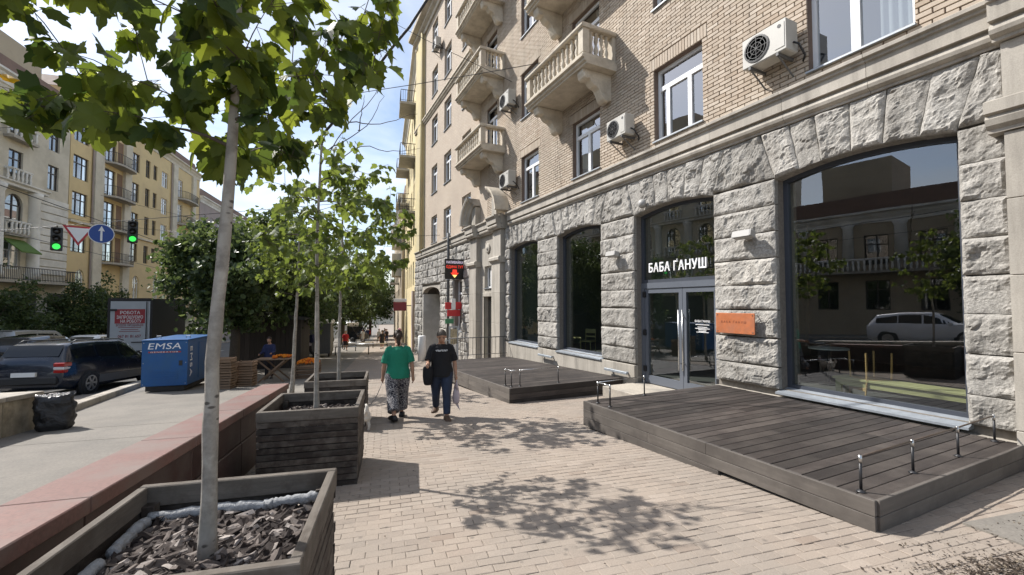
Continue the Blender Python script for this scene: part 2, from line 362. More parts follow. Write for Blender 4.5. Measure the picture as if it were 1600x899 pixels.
# left footway in three bays with open joints, kerb, road
def uk(v): return float(np.interp(v, [-90, 10.5, 16.6, 22, 600], [-6.0, -6.05, -7.2, -7.7, -7.7]))
strip('footway_left', uk, -1.78, m_conc, 0, -90, 8.25); strip('footway_left_middle', uk, -1.78, m_conc, 0, 8.265, 9.35)
strip('footway_left_far', uk, -1.78, m_conc, 0, 9.365, 14); strip('footway_market', uk, -1.5, m_conc, .0, 14, 600)
strip('joint_bed', -8, -1.4, m_joint, -.03, -90, 15)
strip('road', -21.5, lambda v: uk(v)-.3, m_asph, -.05)
strip('footway_opposite', -32, -21.8, m_conc, .06, -90, 600); strip('kerb_opposite', -21.8, -21.5, m_granite_l, .08, -90, 600, th=.16)
kb = tag(bpy.data.objects.new('kerb', None), kind='structure'); COL.objects.link(kb); kb.matrix_basis = MS
v = 9.9
while v < 40:
    w = min(1.0, 40-v); a, b = v+.006, v+w-.006
    mb = MB(); ua, ub = uk(a), uk(b); h = .14 if v < 20 else .1
    mb.add([(ua-.28, a, g(a)-.2), (ua, a, g(a)-.2), (ub, b, g(b)-.2), (ub-.28, b, g(b)-.2), (ua-.27, a, g(a)+h), (ua-.012, a, g(a)+h), (ub-.012, b, g(b)+h), (ub-.27, b, g(b)+h)],
           [(3, 2, 1, 0), (4, 5, 6, 7), (0, 1, 5, 4), (1, 2, 6, 5), (2, 3, 7, 6), (3, 0, 4, 7)])
    bevel(mb.build('kerbstone', m_granite_l, kb), .012); v += w
# road markings
m_mark = MAT('road_paint', (.62, .61, .58), .8, .25, 14, col2=(.2, .2, .2), scale2=6)
for k in range(10):
    va = 8+k*7; mb = MB(); mb.add([(-14.2, va, g(va)-.046), (-14.05, va, g(va)-.046), (-14.05, va+3, g(va+3)-.046), (-14.2, va+3, g(va+3)-.046)], [(0, 1, 2, 3)])
    tag(mb.build('lane_marking', m_mark, M=MS), kind='structure')
# red granite parapet between the two footways
pw = thing('parapet_wall', 'long low parapet wall of dark stone capped with red granite slabs', 'wall', P3(-1.63, 2.5), -PHI)
def ztop(v): return .69-.0565*(v-2.7)
def pl(u, v, z): q = Vector((*XY(u, v), z)); return RZ(PHI) @ (q-P3(-1.63, 2.5))
v = -3.2
k = 0
while v < 7.7:
    w = min([1.25, 1.1, 1.32][k % 3], 7.76-v); a, b = v+.003, v+w-.003; k += 1
    vs8 = lambda u0, u1, zb, zt: [pl(u0, a, zb(a)), pl(u1, a, zb(a)), pl(u1, b, zb(b)), pl(u0, b, zb(b)), pl(u0, a, zt(a)), pl(u1, a, zt(a)), pl(u1, b, zt(b)), pl(u0, b, zt(b))]
    BF = [(3, 2, 1, 0), (4, 5, 6, 7), (0, 1, 5, 4), (1, 2, 6, 5), (2, 3, 7, 6), (3, 0, 4, 7)]
    o = MB().add(vs8(-1.83, -1.45, lambda q: ztop(q)-.085, ztop), BF).build('cap_slab', m_granite_red, pw); bevel(o, .006)
    bevel(MB().add(vs8(-1.80, -1.475, lambda q: ztop(q)-.36, lambda q: ztop(q)-.0855), BF).build('facing_slab', m_granite_dk, pw), .005)
    bevel(MB().add(vs8(-1.815, -1.46, lambda q: g(q)-.2, lambda q: ztop(q)-.364), BF).build('base_slab', m_granite_dk, pw), .008)
    v += w
# low stone wall by the road, left
m_travert = MAT('shell_stone', (.33, .285, .21), .85, .35, 5, 8, bump=.4, bscale=30, rnd=.15, col2=(.2, .17, .12), scale2=3)
lw = thing('low_wall', 'low wall of rough brown stone panels with pale coping at the kerb', 'wall', P3(-6.05, 8), -PHI)
def lp(u, v, z): return RZ(PHI) @ (Vector((*XY(u, v), z))-P3(-6.05, 8))
v = 3.2
while v < 9.7:
    a, b = v+.004, min(v+.82, 9.75)-.004; uo = -5.78
    q = lambda u0, u1, z0, z1: [lp(u0, a, g(a)+z0), lp(u1, a, g(a)+z0), lp(u1, b, g(b)+z0), lp(u0, b, g(b)+z0), lp(u0, a, g(a)+z1), lp(u1, a, g(a)+z1), lp(u1, b, g(b)+z1), lp(u0, b, g(b)+z1)]
    bevel(MB().add(q(-6.3, uo, -.2, .56), BF).build('stone_panel', m_travert, lw), .006); bevel(MB().add(q(-6.36, uo+.04, .563, .64), BF).build('coping_slab', m_granite_l, lw), .008)
    v += .82
# ================================================================== the apartment building on the right
# elevation frame: local x = -world Y, local y = into the building, z = world z
BLD = thing('apartment_building', 'tan brick apartment block with rough grey granite ground floor and stone balconies', 'building', (FX, 0, 0), -math.pi/2)
m_stone = PIECE('rock_granite', [(0, (.30, .285, .258)), (.4, (.375, .355, .322)), (.8, (.40, .382, .35)), (1, (.45, .425, .383))], rough=.9, patch=(.25, .236, .212), pscale=2.2, pamt=.5, fine=.42, fscale=30, bump=1.0, bscale=38, bdist=.015, streak=.55)
m_smooth = PIECE('dressed_granite', [(0, (.39, .357, .305)), (1, (.44, .405, .35))], rough=.75, patch=(.29, .265, .228), pscale=1.6, pamt=.55, fine=.2, fscale=90, bump=.2, bscale=200, streak=.5)
m_back = MAT('joint_mortar', (.20, .18, .155), .95, .25, 20)
m_brick = PIECE('tan_brick', [(0, (.40, .32, .243)), (.3, (.475, .40, .318)), (.65, (.445, .367, .288)), (1, (.545, .47, .385))], patch=(.385, .333, .27), pscale=.55, pamt=.6, streak=.22, fine=.14, fscale=80, bump=.3, bscale=120)
m_mortar = MAT('brick_mortar', (.17, .125, .10), .95, .2, 15)
m_brickfar = BRICKTEX('tan_brick_far', (.47, .39, .303), (.52, .445, .355), (.34, .275, .22), .26, .077, .010, 'xz', patch=(.33, .27, .22), bump=.5)
m_stucco = PIECE('balcony_stone', [(0, (.55, .49, .395)), (1, (.61, .55, .45))], rough=.85, patch=(.34, .293, .232), pscale=2.5, pamt=.75, fine=.15, fscale=50, bump=.3, bscale=60)
m_pvc = PAINT('white_pvc', (.78, .79, .80), .35)
m_frame = PAINT('anthracite_metal', (.055, .062, .078), .42)
m_doorfr = PAINT('grey_aluminium', (.115, .128, .152), .4)
m_steel = MAT('brushed_steel', (.55, .55, .54), .3, .1, 40, metal=1)
m_zinc = MAT('zinc_sheet', (.34, .37, .40), .5, .12, 8, metal=.5)
m_black = PAINT('black_metal', (.016, .016, .018), .45)
m_shopglass = GLASS('shop_glass', (.80, .87, .84), 1.55, wave=.04, add=.09)
m_winglass = GLASS('window_glass', (.6, .65, .67), 1.55, wave=.12, add=.22)
m_room = MAT('room_dark', (.12, .12, .12), .9, .2, 1)
m_curtain = MAT('curtain_cloth', (.55, .55, .53), .9, .15, 12, stretch=(1, 1, .05))

def fbox(mb, Y0, Y1, d0, d1, z0, z1, bev=0): mb.box((-Y1, d0, z0), (-Y0, d1, z1), bev=bev); return mb
def wall_holes(Y0, Y1, z0, z1, holes, d=0., depth=.3):
    """front sheet with rectangular holes and reveals"""
    ys = sorted({Y0, Y1, *[h[0] for h in holes], *[h[1] for h in holes]}); zs = sorted({z0, z1, *[h[2] for h in holes], *[h[3] for h in holes]})
    ys = [y for y in ys if Y0 <= y <= Y1]; zs = [z for z in zs if z0 <= z <= z1]
    mb = MB()
    for a, b in zip(ys[:-1], ys[1:]):
        for c, e in zip(zs[:-1], zs[1:]):
            ym, zm = (a+b)/2, (c+e)/2
            if any(h[0] < ym < h[1] and h[2] < zm < h[3] for h in holes): continue
            mb.add([(-b, d, c), (-a, d, c), (-a, d, e), (-b, d, e)], [(0, 1, 2, 3)])
    for (a, b, c, e) in holes:
        mb.add([(-b, d, c), (-a, d, c), (-a, d, e), (-b, d, e), (-b, d+depth, c), (-a, d+depth, c), (-a, d+depth, e), (-b, d+depth, e)], [(0, 4, 5, 1), (1, 5, 6, 2), (2, 6, 7, 3), (3, 7, 4, 0)])
    return mb
# ---- ground floor openings
SPR, RISE, SILL = 3.78, .125, .26
OPEN = [(2.31, 4.57), (5.79, 8.02), (9.31, 11.5), (12.74, 14.94)]
def arch(Y0, Y1, y, rise=RISE, spr=SPR):
    c = (Y1-Y0)/2; Rr = (c*c+rise*rise)/(2*rise); m = (Y0+Y1)/2
    return spr+rise-Rr+math.sqrt(max(0, Rr*Rr-(y-m)**2))
holesG = [(a, b, (SILL if i != 1 else -.6), SPR+RISE+.06) for i, (a, b) in enumerate(OPEN)]
gf = wall_holes(0.2, 15.3, -1.6, 4.9, holesG, d=.06, depth=.5)
gf.build('wall_core', m_back, BLD)
def rock(bl, br, tl, tr, d0=-.015, amp=.075, back=.3, n=None, seed=0, bottom=None, fine=1.0):
    """rock-faced block: corners (Y,z) seen from the street; bl.. = bottom left (far side, larger Y)"""
    wdt = abs(bl[0]-br[0]); hgt = abs(tl[1]-bl[1]); res = .05 if n is None else n
    nu = max(5, int(wdt/res)); nv = max(4, int(hgt/res))
    def cs(n):   # finer near edges
        return [0, .35/n/1.0]+[i/n for i in range(1, n)]+[1-.35/n, 1]
    us, vs_ = cs(nu), cs(nv); V = []; 
    for t in vs_:
        for s in us:
            pb = (bl[0]+(br[0]-bl[0])*s, bl[1]+(br[1]-bl[1])*s)
            if bottom: pb = (pb[0], bottom(pb[0]))
            pt = (tl[0]+(tr[0]-tl[0])*s, tl[1]+(tr[1]-tl[1])*s)
            Y, z = pb[0]+(pt[0]-pb[0])*t, pb[1]+(pt[1]-pb[1])*t
            e = min(s*wdt, (1-s)*wdt, t*hgt, (1-t)*hgt)
            edge = min(1, e/.05)**.7
            q = Vector((Y*1.0+seed*3.7, z*1.0, seed*1.3))
            nn = noise.fractal(q*2.2, 1.0, 2.1, 5)*.8+noise.noise(q*9)*.2*fine+noise.turbulence(q*14, 3, True)*.32*fine-.2
            dd, pts = noise.voronoi(q*4.2); fac_ = (pts[0]-q*4.2); nn += (fac_.x*.35*math.sin(seed*7+pts[0].x*5)+fac_.y*.35*math.cos(pts[0].y*7+seed))
            out = d0-edge*(amp*.55+amp*max(-.5, nn)*.9)
            jit = .008*noise.noise(q*11) if edge < .5 else 0
            V.append((-Y+jit, out, z+jit*.7))
    W = len(us); H = len(vs_); Fs = [(j*W+i, j*W+i+1, (j+1)*W+i+1, (j+1)*W+i) for j in range(H-1) for i in range(W-1)]
    per = [i for i in range(W)]+[j*W+W-1 for j in range(1, H)]+[(H-1)*W+i for i in range(W-2, -1, -1)]+[j*W for j in range(H-2, 0, -1)]
    b0 = len(V)
    for i in per: V.append((V[i][0], back, V[i][2]))
    L = len(per); Fs += [(per[k], b0+k, b0+(k+1) % L, per[(k+1) % L]) for k in range(L)]
    return MB().add(V, Fs)
CR = [.25, .61, 1.09, 1.57, 2.02, 2.47, 2.92, 3.37, 3.80]
ZT = 4.625; sd = 0
piers = [(1.88, 2.31), (4.57, 5.79), (8.02, 9.31), (11.5, 12.74), (14.94, 15.34)]
J = .007
for pi, (a, b) in enumerate(piers):
    zs = list(CR)
    for k in range(len(zs)-1):
        sd += 1; z0, z1 = zs[k], zs[k+1]
        z0 += random.uniform(-.012, .012)*(k > 0); 
        near = pi < 3
        cuts = [a, b]
        for c0, c1 in zip(cuts[:-1], cuts[1:]):
            rock((c1-J, z0+J), (c0+J, z0+J), (c1-J, z1-J), (c0+J, z1-J), seed=sd, n=.026 if pi < 2 else .04, amp=random.uniform(.05, .074)).build('stone_block', m_stone, BLD, smooth=False)
NV = 6; FAN = 1.22
prev_top = 1.88
tops = []
for oi_, (a, b) in enumerate(OPEN):
    m = (a+b)/2; w = b-a
    jb = [a+w*k/NV for k in range(NV+1)]; jb = [y+random.uniform(-.04, .04)*(0 < k < NV) for k, y in enumerate(jb)]
    jt = [m+(y-m)*FAN+random.uniform(-.03, .03) for y in jb]; tops.append((jt[0], jt[-1]))
    for k in range(NV):
        sd += 1
        bz = lambda y, a=a, b=b: arch(a, b, min(max(y, a), b))+.004
        rock((jb[k+1]-J*.6, bz(jb[k+1])), (jb[k]+J*.6, bz(jb[k])), (jt[k+1]-J*.6, ZT), (jt[k]+J*.6, ZT), seed=sd, bottom=bz, n=.026 if oi_ < 2 else .04, amp=random.uniform(.06, .088)).build('voussoir', m_stone, BLD)
for pi, (a, b) in enumerate(piers):
    ta = 1.88 if pi == 0 else tops[pi-1][1]; tb = tops[pi][0] if pi < 4 else 15.34
    sd += 1; q0 = SPR+.045
    rock((b-J, q0), (a+J, q0), (tb-J, ZT), (ta+J, ZT), seed=sd, n=.035 if pi < 2 else .05, amp=.09).build('pier_stone', m_stone, BLD)
# ---- plinth panels
for (a, b) in ((8.02, 15.34),):
    y = a
    while y < b-.05:
        w = min(.62, b-y); mb = MB(); fbox(mb, y+.003, y+w-.003, -.055, .1, -1.5, .215, .006); mb.build('plinth_slab', m_smooth, BLD); y += w
for (a, b) in ((1.88, 5.79),):
    y = a
    while y < b-.05:
        w = min(.9, b-y); mb = MB(); fbox(mb, y+.003, y+w-.003, -.055, .1, -1.5, .14, .006); mb.build('plinth_slab', m_smooth, BLD); y += w
for k, (a, b) in enumerate([OPEN[0], OPEN[2], OPEN[3]]):     # metal sills
    mb = MB(); mb.prism([(-.09, SILL-.07), (-.09, SILL-.04), (.2, SILL+.02), (.2, SILL-.07)], -b-.03, -a+.03, 'x'); mb.build('window_sill', m_zinc, BLD)
# ---- shop windows
def shop_window(a, b, z0, name='shop_window'):
    mb = MB(); e = .075; d0, d1 = .2, .28; n = 14
    fbox(mb, a, a+e, d0, d1, z0, arch(a, b, a+e)); fbox(mb, b-e, b, d0, d1, z0, arch(a, b, b-e)); fbox(mb, a+e, b-e, d0, d1, z0, z0+e)
    ys = [a+e+(b-a-2*e)*i/n for i in range(n+1)]
    poly = [(-y, arch(a, b, y)+.05) for y in ys]+[(-y, arch(a, b, y)-e*.9) for y in reversed(ys)]
    mb.prism(poly, d0+.002, d1-.002)
    w = mb.build(name, m_frame, BLD)
    gb = MB(); poly = [(-y, arch(a, b, y)-.03) for y in ys]+[(-(b-e), z0+.03), (-(a+e), z0+.03)]
    gb.add([(p[0], .24, p[1]) for p in poly], [tuple(range(len(poly)))]); gb.build('pane', m_shopglass, w)
    return w
shop_window(*OPEN[0], SILL); shop_window(*OPEN[2], SILL); shop_window(*OPEN[3], SILL)
# entrance: fanlight over a double door
a, b = OPEN[1]; DZ = -.2; DT = 2.07
shop_window(a, b, DT+.1, 'fanlight')
ent = MB(); fbox(ent, a, a+.1, .18, .30, DZ, DT+.1); fbox(ent, b-.1, b, .18, .30, DZ, DT+.1); fbox(ent, a+.1, b-.1, .18, .30, DT-.03, DT+.1)
ent = ent.build('door_frame', m_doorfr, BLD)
ym = (a+b)/2-.12
for (p, q, hs) in ((a+.105, ym-.005, 1), (ym+.005, b-.105, -1)):
    mb = MB(); st = .095
    fbox(mb, p, p+st, .2, .27, DZ+.02, DT-.035); fbox(mb, q-st, q, .2, .27, DZ+.02, DT-.035); fbox(mb, p+st, q-st, .201, .269, DZ+.02, DZ+.2); fbox(mb, p+st, q-st, .201, .269, DT-.14, DT-.035)
    d = mb.build('door_leaf', m_doorfr, BLD)
    MB().add([(-q+st, .235, DZ+.19), (-p-st, .235, DZ+.19), (-p-st, .235, DT-.13), (-q+st, .235, DT-.13)], [(0, 1, 2, 3)]).build('pane', m_shopglass, d)
    hy = q-st/2 if hs == 1 else p+st/2
    MB().tube([(-hy, .13, .25), (-hy, .13, 1.55)], .016, 10).tube([(-hy, .2, .4), (-hy, .13, .4)], .01, 6).tube([(-hy, .2, 1.4), (-hy, .13, 1.4)], .01, 6).build('pull_handle', m_steel, d, smooth=True)
    for z in (.15, 1.0, 1.9):
        e_ = p+.0 if hs == 1 else q
        mb = MB(); fbox(mb, e_-.045, e_+.045, .165, .2, z-.07, z+.07, .012); mb.build('hinge', m_black, d)
mb = MB(); fbox(mb, a-.05, b+.05, -.95, .6, -1.3, DZ-.0, .01); mb.build('threshold', m_granite_l, BLD)
# ---- cornice above the granite storey, in stones
cprof = [(.1, 4.625), (-.06, 4.63), (-.06, 4.665), (-.085, 4.675), (-.125, 4.70), (-.14, 4.745), (-.125, 4.79), (-.10, 4.815), (-.10, 4.835), (-.165, 4.84), (-.165, 5.04), (-.20, 5.05), (-.20, 5.085), (-.245, 5.10), (-.245, 5.145), (-.225, 5.16), (.1, 5.19)]
y = 1.84; k = 0
while y < 29.6:
    w = [1.32, 1.18, 1.4][k % 3]; w = min(w, 29.7-y); k += 1
    if not (15.2 < y+w/2 < 19.0): MB().prism(cprof, -(y+w-.003), -(y+.003), 'x').build('cornice_stone', m_smooth, BLD)
    y += w
# ---- dressed pilaster at the near end
PY0, PY1 = .95, 1.875
y2 = 0
for (z0, z1) in ((-1.2, .3), (.306, 1.15), (1.156, 2.0), (2.006, 2.85), (2.856, 3.6), (3.99, 4.62)):
    mb = MB(); fbox(mb, PY0, PY1, -.17, .1, z0, z1, .006); mb.build('pilaster_stone', m_smooth, BLD)
cap = [(.1, 3.605), (-.2, 3.61), (-.2, 3.65), (-.25, 3.69), (-.27, 3.76), (-.25, 3.80), (-.3, 3.82), (-.3, 3.95), (-.22, 3.985), (.1, 3.985)]
MB().prism(cap, -(PY1+.12), -PY0, 'x').build('pilaster_capital', m_smooth, BLD)
MB().prism([(p[0]-.17, p[1]) if p[0] < 0 else p for p in cprof], -(PY1+.05), -PY0, 'x').build('cornice_stone', m_smooth, BLD)
mb = MB(); fbox(mb, .2, PY0, -.02, .1, -1.2, 5.2); mb.build('end_wall', m_smooth, BLD)
mb = MB(); fbox(mb, .95, 1.62, -.75, .05, 5.45, 5.62, .02); fbox(mb, 1.05, 1.5, -.6, .05, 5.2, 5.449, .02); mb.build('balcony_corner', m_stucco, BLD)
# ---- brick storeys
WCOL = [(2.67, 4.0), (6.0, 7.33), (9.32, 10.64), (12.68, 13.96), (16.15, 17.45), (19.25, 20.5), (22.3, 23.6), (24.95, 26.2)]
FLO = [(5.36, 7.02), (8.42, 10.12), (11.47, 13.17), (14.52, 16.22), (17.55, 19.2)]
BALC = {2: (1, 2), 4: (1, 2, 3)}          # window column -> storeys with a balcony door
holes = []; kindw = []
for ci, (a, b) in enumerate(WCOL):
    for fi, (z0, z1) in enumerate(FLO):
        if ci in BALC and fi in BALC[ci]: z0 = z0-.6
        if ci == 4 and fi == 0: continue
        holes.append((a, b, z0, z1)); kindw.append((ci, fi))
BH, BW, BJ = .077, .26, .011
YB1 = 17.2; ZB0, ZB1 = 5.17, 15.0
wall_holes(-1.2, YB1, ZB0-.1, 20.2, [h for h in holes if h[1] < YB1+.5], d=.012, depth=.22).build('brick_backing', m_mortar, BLD)
hf = [h for h in holes if h[0] > YB1-1.5]
wall_holes(YB1, 27.9, ZB0-.1, 20.2, [h for h in hf if h[0] > YB1], d=0, depth=.22).build('brick_wall_far', m_brickfar, BLD)
wall_holes(-1.2, YB1, ZB1, 20.2, [h for h in holes if h[1] < YB1+.5 and h[3] > ZB1 and h[2] > ZB1], d=0, depth=.22).build('brick_wall_upper', m_brickfar, BLD)
bricks = []
LIN = .28
def lint(h): return (h[0]-.12, h[1]+.12, h[3], h[3]+LIN)
blocked = [h for h in holes if h[0] < YB1]
lints = [lint(h) for h in blocked if h[3] < ZB1]
for r in range(int((ZB1-ZB0)/BH)):
    z0 = ZB0+r*BH; z1 = z0+BH-BJ; off = (r % 2)*BW/2+(r*.013 % .02); y = .3-off
    iv = sorted([(h[0], h[1]) for h in blocked+lints if h[2] < (z0+z1)/2 < h[3]])
    while y < YB1:
        segs = [(y+BJ/2, min(y+BW-BJ/2, YB1))]
        for (a, b) in iv:
            ns = []
            for s in segs:
                if s[1] <= a or s[0] >= b: ns.append(s)
                else:
                    if s[0] < a-.02: ns.append((s[0], a-.001))
                    if s[1] > b+.02: ns.append((b+.001, s[1]))
            segs = ns
        bricks += [(s[0], s[1], z0, z1, 0.) for s in segs if s[1]-s[0] > .03]
        y += BW
for h in lints:
    n = int((h[1]-h[0])/.077); w = (h[1]-h[0])/n
    for i in range(n): bricks.append((h[0]+i*w+.004, h[0]+(i+1)*w-.004, h[2]+.004, h[3]-.009, -.008))
def seen_size(bk):
    c = Vector((FX, (bk[0]+bk[1])/2, (bk[2]+bk[3])/2))
    return (c-CAM).length if in_view(c, .99) and abs(bk[1]-bk[0]-BW+BJ) < .002 else 1e3
szs = np.array([seen_size(b_) for b_ in bricks]); selb = set(np.argsort(szs)[:300].tolist())
def brick_vs(hw, hh, d=-.011):
    i = .004
    return [(-hw+i, d, -hh+i), (hw-i, d, -hh+i), (hw-i, d, hh-i), (-hw+i, d, hh-i), (-hw, .02, -hh), (hw, .02, -hh), (hw, .02, hh), (-hw, .02, hh)]
BFQ = [(0, 1, 2, 3), (4, 5, 1, 0), (5, 6, 2, 1), (6, 7, 3, 2), (7, 4, 0, 3)]
bme = MB().add(brick_vs((BW-BJ)/2, (BH-BJ)/2), BFQ).mesh('brick', m_brick)
brick_wall = bpy.data.objects['brick_backing']
V = []; Fq = []; nb = 0; bq = np.array(BFQ)
for i, (a, b, z0, z1, dd) in enumerate(bricks):
    yo = RNG.normal(0, .0022)+dd
    if i in selb: inst('brick', bme, brick_wall, T(-(a+b)/2, yo, (z0+z1)/2) @ RY(RNG.normal(0, .006)) @ RZ(RNG.normal(0, .008)))
    else:
        p = np.array(brick_vs((b-a)/2, (z1-z0)/2)); p[:4, 1] += RNG.normal(0, .0012, 4)
        p += np.array([-(a+b)/2, yo, (z0+z1)/2]); V.append(p); Fq.append(bq+nb); nb += 8
tag(inst('bricks', npmesh('bricks', np.concatenate(V), np.concatenate(Fq), m_brick), brick_wall), kind='stuff')
# belt course and eaves
MB().prism([(.05, 13.45), (-.06, 13.47), (-.06, 13.55), (-.14, 13.6), (-.14, 13.7), (-.2, 13.72), (-.2, 13.8), (.05, 13.84)], -30.25, -19.0, 'x').build('belt_course', m_stucco, BLD)
MB().prism([(.05, 19.6), (-.1, 19.62), (-.12, 19.85), (-.3, 19.95), (-.32, 20.1), (-.62, 20.2), (-.64, 20.4), (-.5, 20.45), (.05, 20.5)], -30.3, 1.2, 'x').build('eaves_cornice', m_stucco, BLD)
mb = MB(); fbox(mb, -1.2, 30.25, .3, 12, 20.0, 20.45); mb.build('roof', m_mortar, BLD)
mb = MB(); fbox(mb, 29.95, 30.25, .012, 12, -2.5, 20.1); mb.build('side_wall', m_brickfar, BLD)
mb = MB(); fbox(mb, -1.2, -1.0, .02, 12, -1.2, 20.1); mb.build('side_wall', m_brickfar, BLD)
m_cpil = MAT('yellow_corner_paint', (.58, .49, .27), .9, .12, .9, col2=(.50, .43, .27), scale2=.6)
for k, (a, b, dd) in enumerate(((27.9, 28.5, -.10), (28.5, 29.2, -.18), (29.2, 30.25, -.06))):
    mb = MB(); fbox(mb, a, b, dd, .3, ZB0-.05, 19.62); mb.build('corner_pilaster', m_cpil, BLD)
mb = MB().tube([(-28.0, -.2, 5.0), (-28.0, -.2, 19.7)], .09, 8); mb.build('downpipe', m_cpil, BLD, True)
# ---- windows of the brick storeys
def window(a, b, z0, z1, style, d=.13):
    e = .07; mb = MB(); zt = z1-(z1-z0)*.27
    if style == 'door': zt = z1-.5
    fbox(mb, a, a+e, d, d+.07, z0, z1); fbox(mb, b-e, b, d, d+.07, z0, z1); fbox(mb, a+e, b-e, d, d+.07, z1-e, z1); fbox(mb, a+e, b-e, d, d+.07, z0, z0+e)
    if style in ('three', 'door'):
        fbox(mb, a+e, b-e, d-.006, d+.064, zt-.05, zt+.05)
        for f in ((.33, .78) if style == 'three' else (.5,)):
            y = a+(b-a)*f; fbox(mb, y-.05, y+.05, d-.004, d+.066, z0+e, zt-.05)
    elif style == 'two':
        fbox(mb, a+e, b-e, d-.006, d+.064, zt-.05, zt+.05); y = a+(b-a)*.5; fbox(mb, y-.055, y+.055, d-.004, d+.066, z0+e, zt-.05)
    elif style == 'plain':
        y = a+(b-a)*.55; fbox(mb, y-.06, y+.06, d-.004, d+.066, z0+e, z1-e)
    w = mb.build('window', m_pvc, BLD)
    MB().add([(-b+e*.5, d+.035, z0+.03), (-a-e*.5, d+.035, z0+.03), (-a-e*.5, d+.035, z1-.03), (-b+e*.5, d+.035, z1-.03)], [(0, 1, 2, 3)]).build('pane', m_winglass, w)
    mb = MB(); fbox(mb, a-.02, b+.02, -.06, d, z0-.03, z0-.002); mb.build('sill', m_zinc, w)
    # dark room behind
    mb = MB(); mb.box((-b-.15, d+.09, z0-.2), (-a+.15, 2.2, z1+.2)); mb.f = [tuple(reversed(f)) for f in mb.f if f != (0, 1, 5, 4)]; mb.build('room', m_room, w)
    if random.random() < .6:
        s = random.choice((0, 1)); c0 = a+.05 if s else a+(b-a)*.55; c1 = c0+(b-a)*random.uniform(.3, .42)
        MB().grid(lambda p, q: (-(c0+(c1-c0)*p), d+.16+.025*math.sin(p*26), z0+.05+(z1-z0-.1)*q), 24, 1).build('curtain', m_curtain, w, smooth=True)
for h, (ci, fi) in zip(holes, kindw):
    st = 'door' if (ci in BALC and fi in BALC[ci]) else {0: 'plain', 1: 'three'}.get(ci, 'two')
    window(*h, st)
# ---- balconies
def baluster_mesh(h=.62, r=.062):
    pr = [(r*.95, 0), (r*.95, h*.07), (r*.55, h*.1), (r*.95, h*.22), (r*1.0, h*.3), (r*.7, h*.42), (r*.45, h*.5), (r*.7, h*.58), (r*.95, h*.7), (r*.9, h*.78), (r*.5, h*.9), (r*.9, h*.93), (r*.9, h)]
    return MB().lathe(pr, 10).mesh('baluster', m_stucco, True)
BME = baluster_mesh()
def scroll_bracket(w=.24):
    pts = [(0, 0), (-.98, 0), (-.98, -.1), (-.93, -.2), (-.84, -.24), (-.74, -.22), (-.68, -.3), (-.6, -.36), (-.5, -.38), (-.42, -.44), (-.36, -.56), (-.30, -.66), (-.22, -.72), (-.12, -.72), (-.05, -.66), (0, -.66)]
    return pts
def balcony(Y0, Y1, zf, dep=1.02, n_front=11, n_side=4, sparse=0):
    mb = MB()
    prof = [(.1, zf-.2), (-dep+.06, zf-.2), (-dep+.06, zf-.15), (-dep, zf-.13), (-dep, zf-.07), (-dep-.07, zf-.05), (-dep-.07, zf), (.1, zf)]
    mb.prism(prof, -Y1-.06, -Y0+.06, 'x')
    B = mb.build('balcony', m_stucco, BLD)
    zr = zf+.10; h = .62
    mb = MB(); fbox(mb, Y0, Y1, -dep, -dep+.16, zf+.001, zr); fbox(mb, Y0, Y0+.16, -dep+.161, .05, zf+.001, zr); fbox(mb, Y1-.16, Y1, -dep+.161, .05, zf+.001, zr); mb.build('base_rail', m_stucco, B)
    z2 = zr+h
    rp = [(-.13, 0), (-.15, .03), (-.15, .08), (-.12, .11), (.12, .11), (.15, .08), (.15, .03), (.13, 0)]
    mb = MB(); mb.prism([(p[0]-dep+.08, z2+p[1]) for p in rp], -Y1-.05, -Y0+.05, 'x'); 
    for yy in (Y0+.08, Y1-.08): mb.prism([(-yy+p[0]*.98, z2+p[1]+.001) for p in rp], -dep+.2, .05, 'y')
    mb.build('handrail', m_stucco, B)
    for yy in (Y0+.09, Y1-.09):
        mb = MB(); fbox(mb, yy-.1, yy+.1, -dep-.01, -dep+.19, zr, z2+.0, .01); mb.build('corner_post', m_stucco, B)
        mb = MB(); fbox(mb, yy-.09, yy+.09, -.1, .04, zr, z2); mb.build('corner_post', m_stucco, B)
    for i in range(n_front):
        yy = Y0+.26+(Y1-Y0-.52)*(i+.5)/n_front; inst('baluster', BME, B, T(-yy, -dep+.08, zr) @ RZ(random.random()*6))
    for s in (Y0+.09, Y1-.09):
        for i in range(n_side):
            if sparse and s < (Y0+Y1)/2 and i % 2: continue
            inst('baluster', BME, B, T(-s, -.16-(dep-.38)*(i+.5)/n_side, zr) @ RZ(random.random()*6))
    for yy in (Y0+.3, Y1-.3):
        sb = scroll_bracket(); mb = MB(); mb.prism([(p[0]*.92, zf-.2+p[1]) for p in sb], -yy-.13, -yy+.13, 'x')
        for (cx, cz, rr) in ((-.78, zf-.34, .1), (-.18, zf-.80, .11)): mb.lathe([(rr, -.15), (rr, .15)], 12, T(-yy, cx, cz) @ RY(math.pi/2))
        bevel(mb.build('bracket', m_stucco, B), .012)
    return B
balcony(8.66, 11.6, 7.83); balcony(8.66, 11.6, 10.9)
balcony(15.42, 18.4, 7.86, n_side=4, sparse=1); balcony(15.42, 18.4, 10.92); balcony(15.42, 18.4, 13.98)
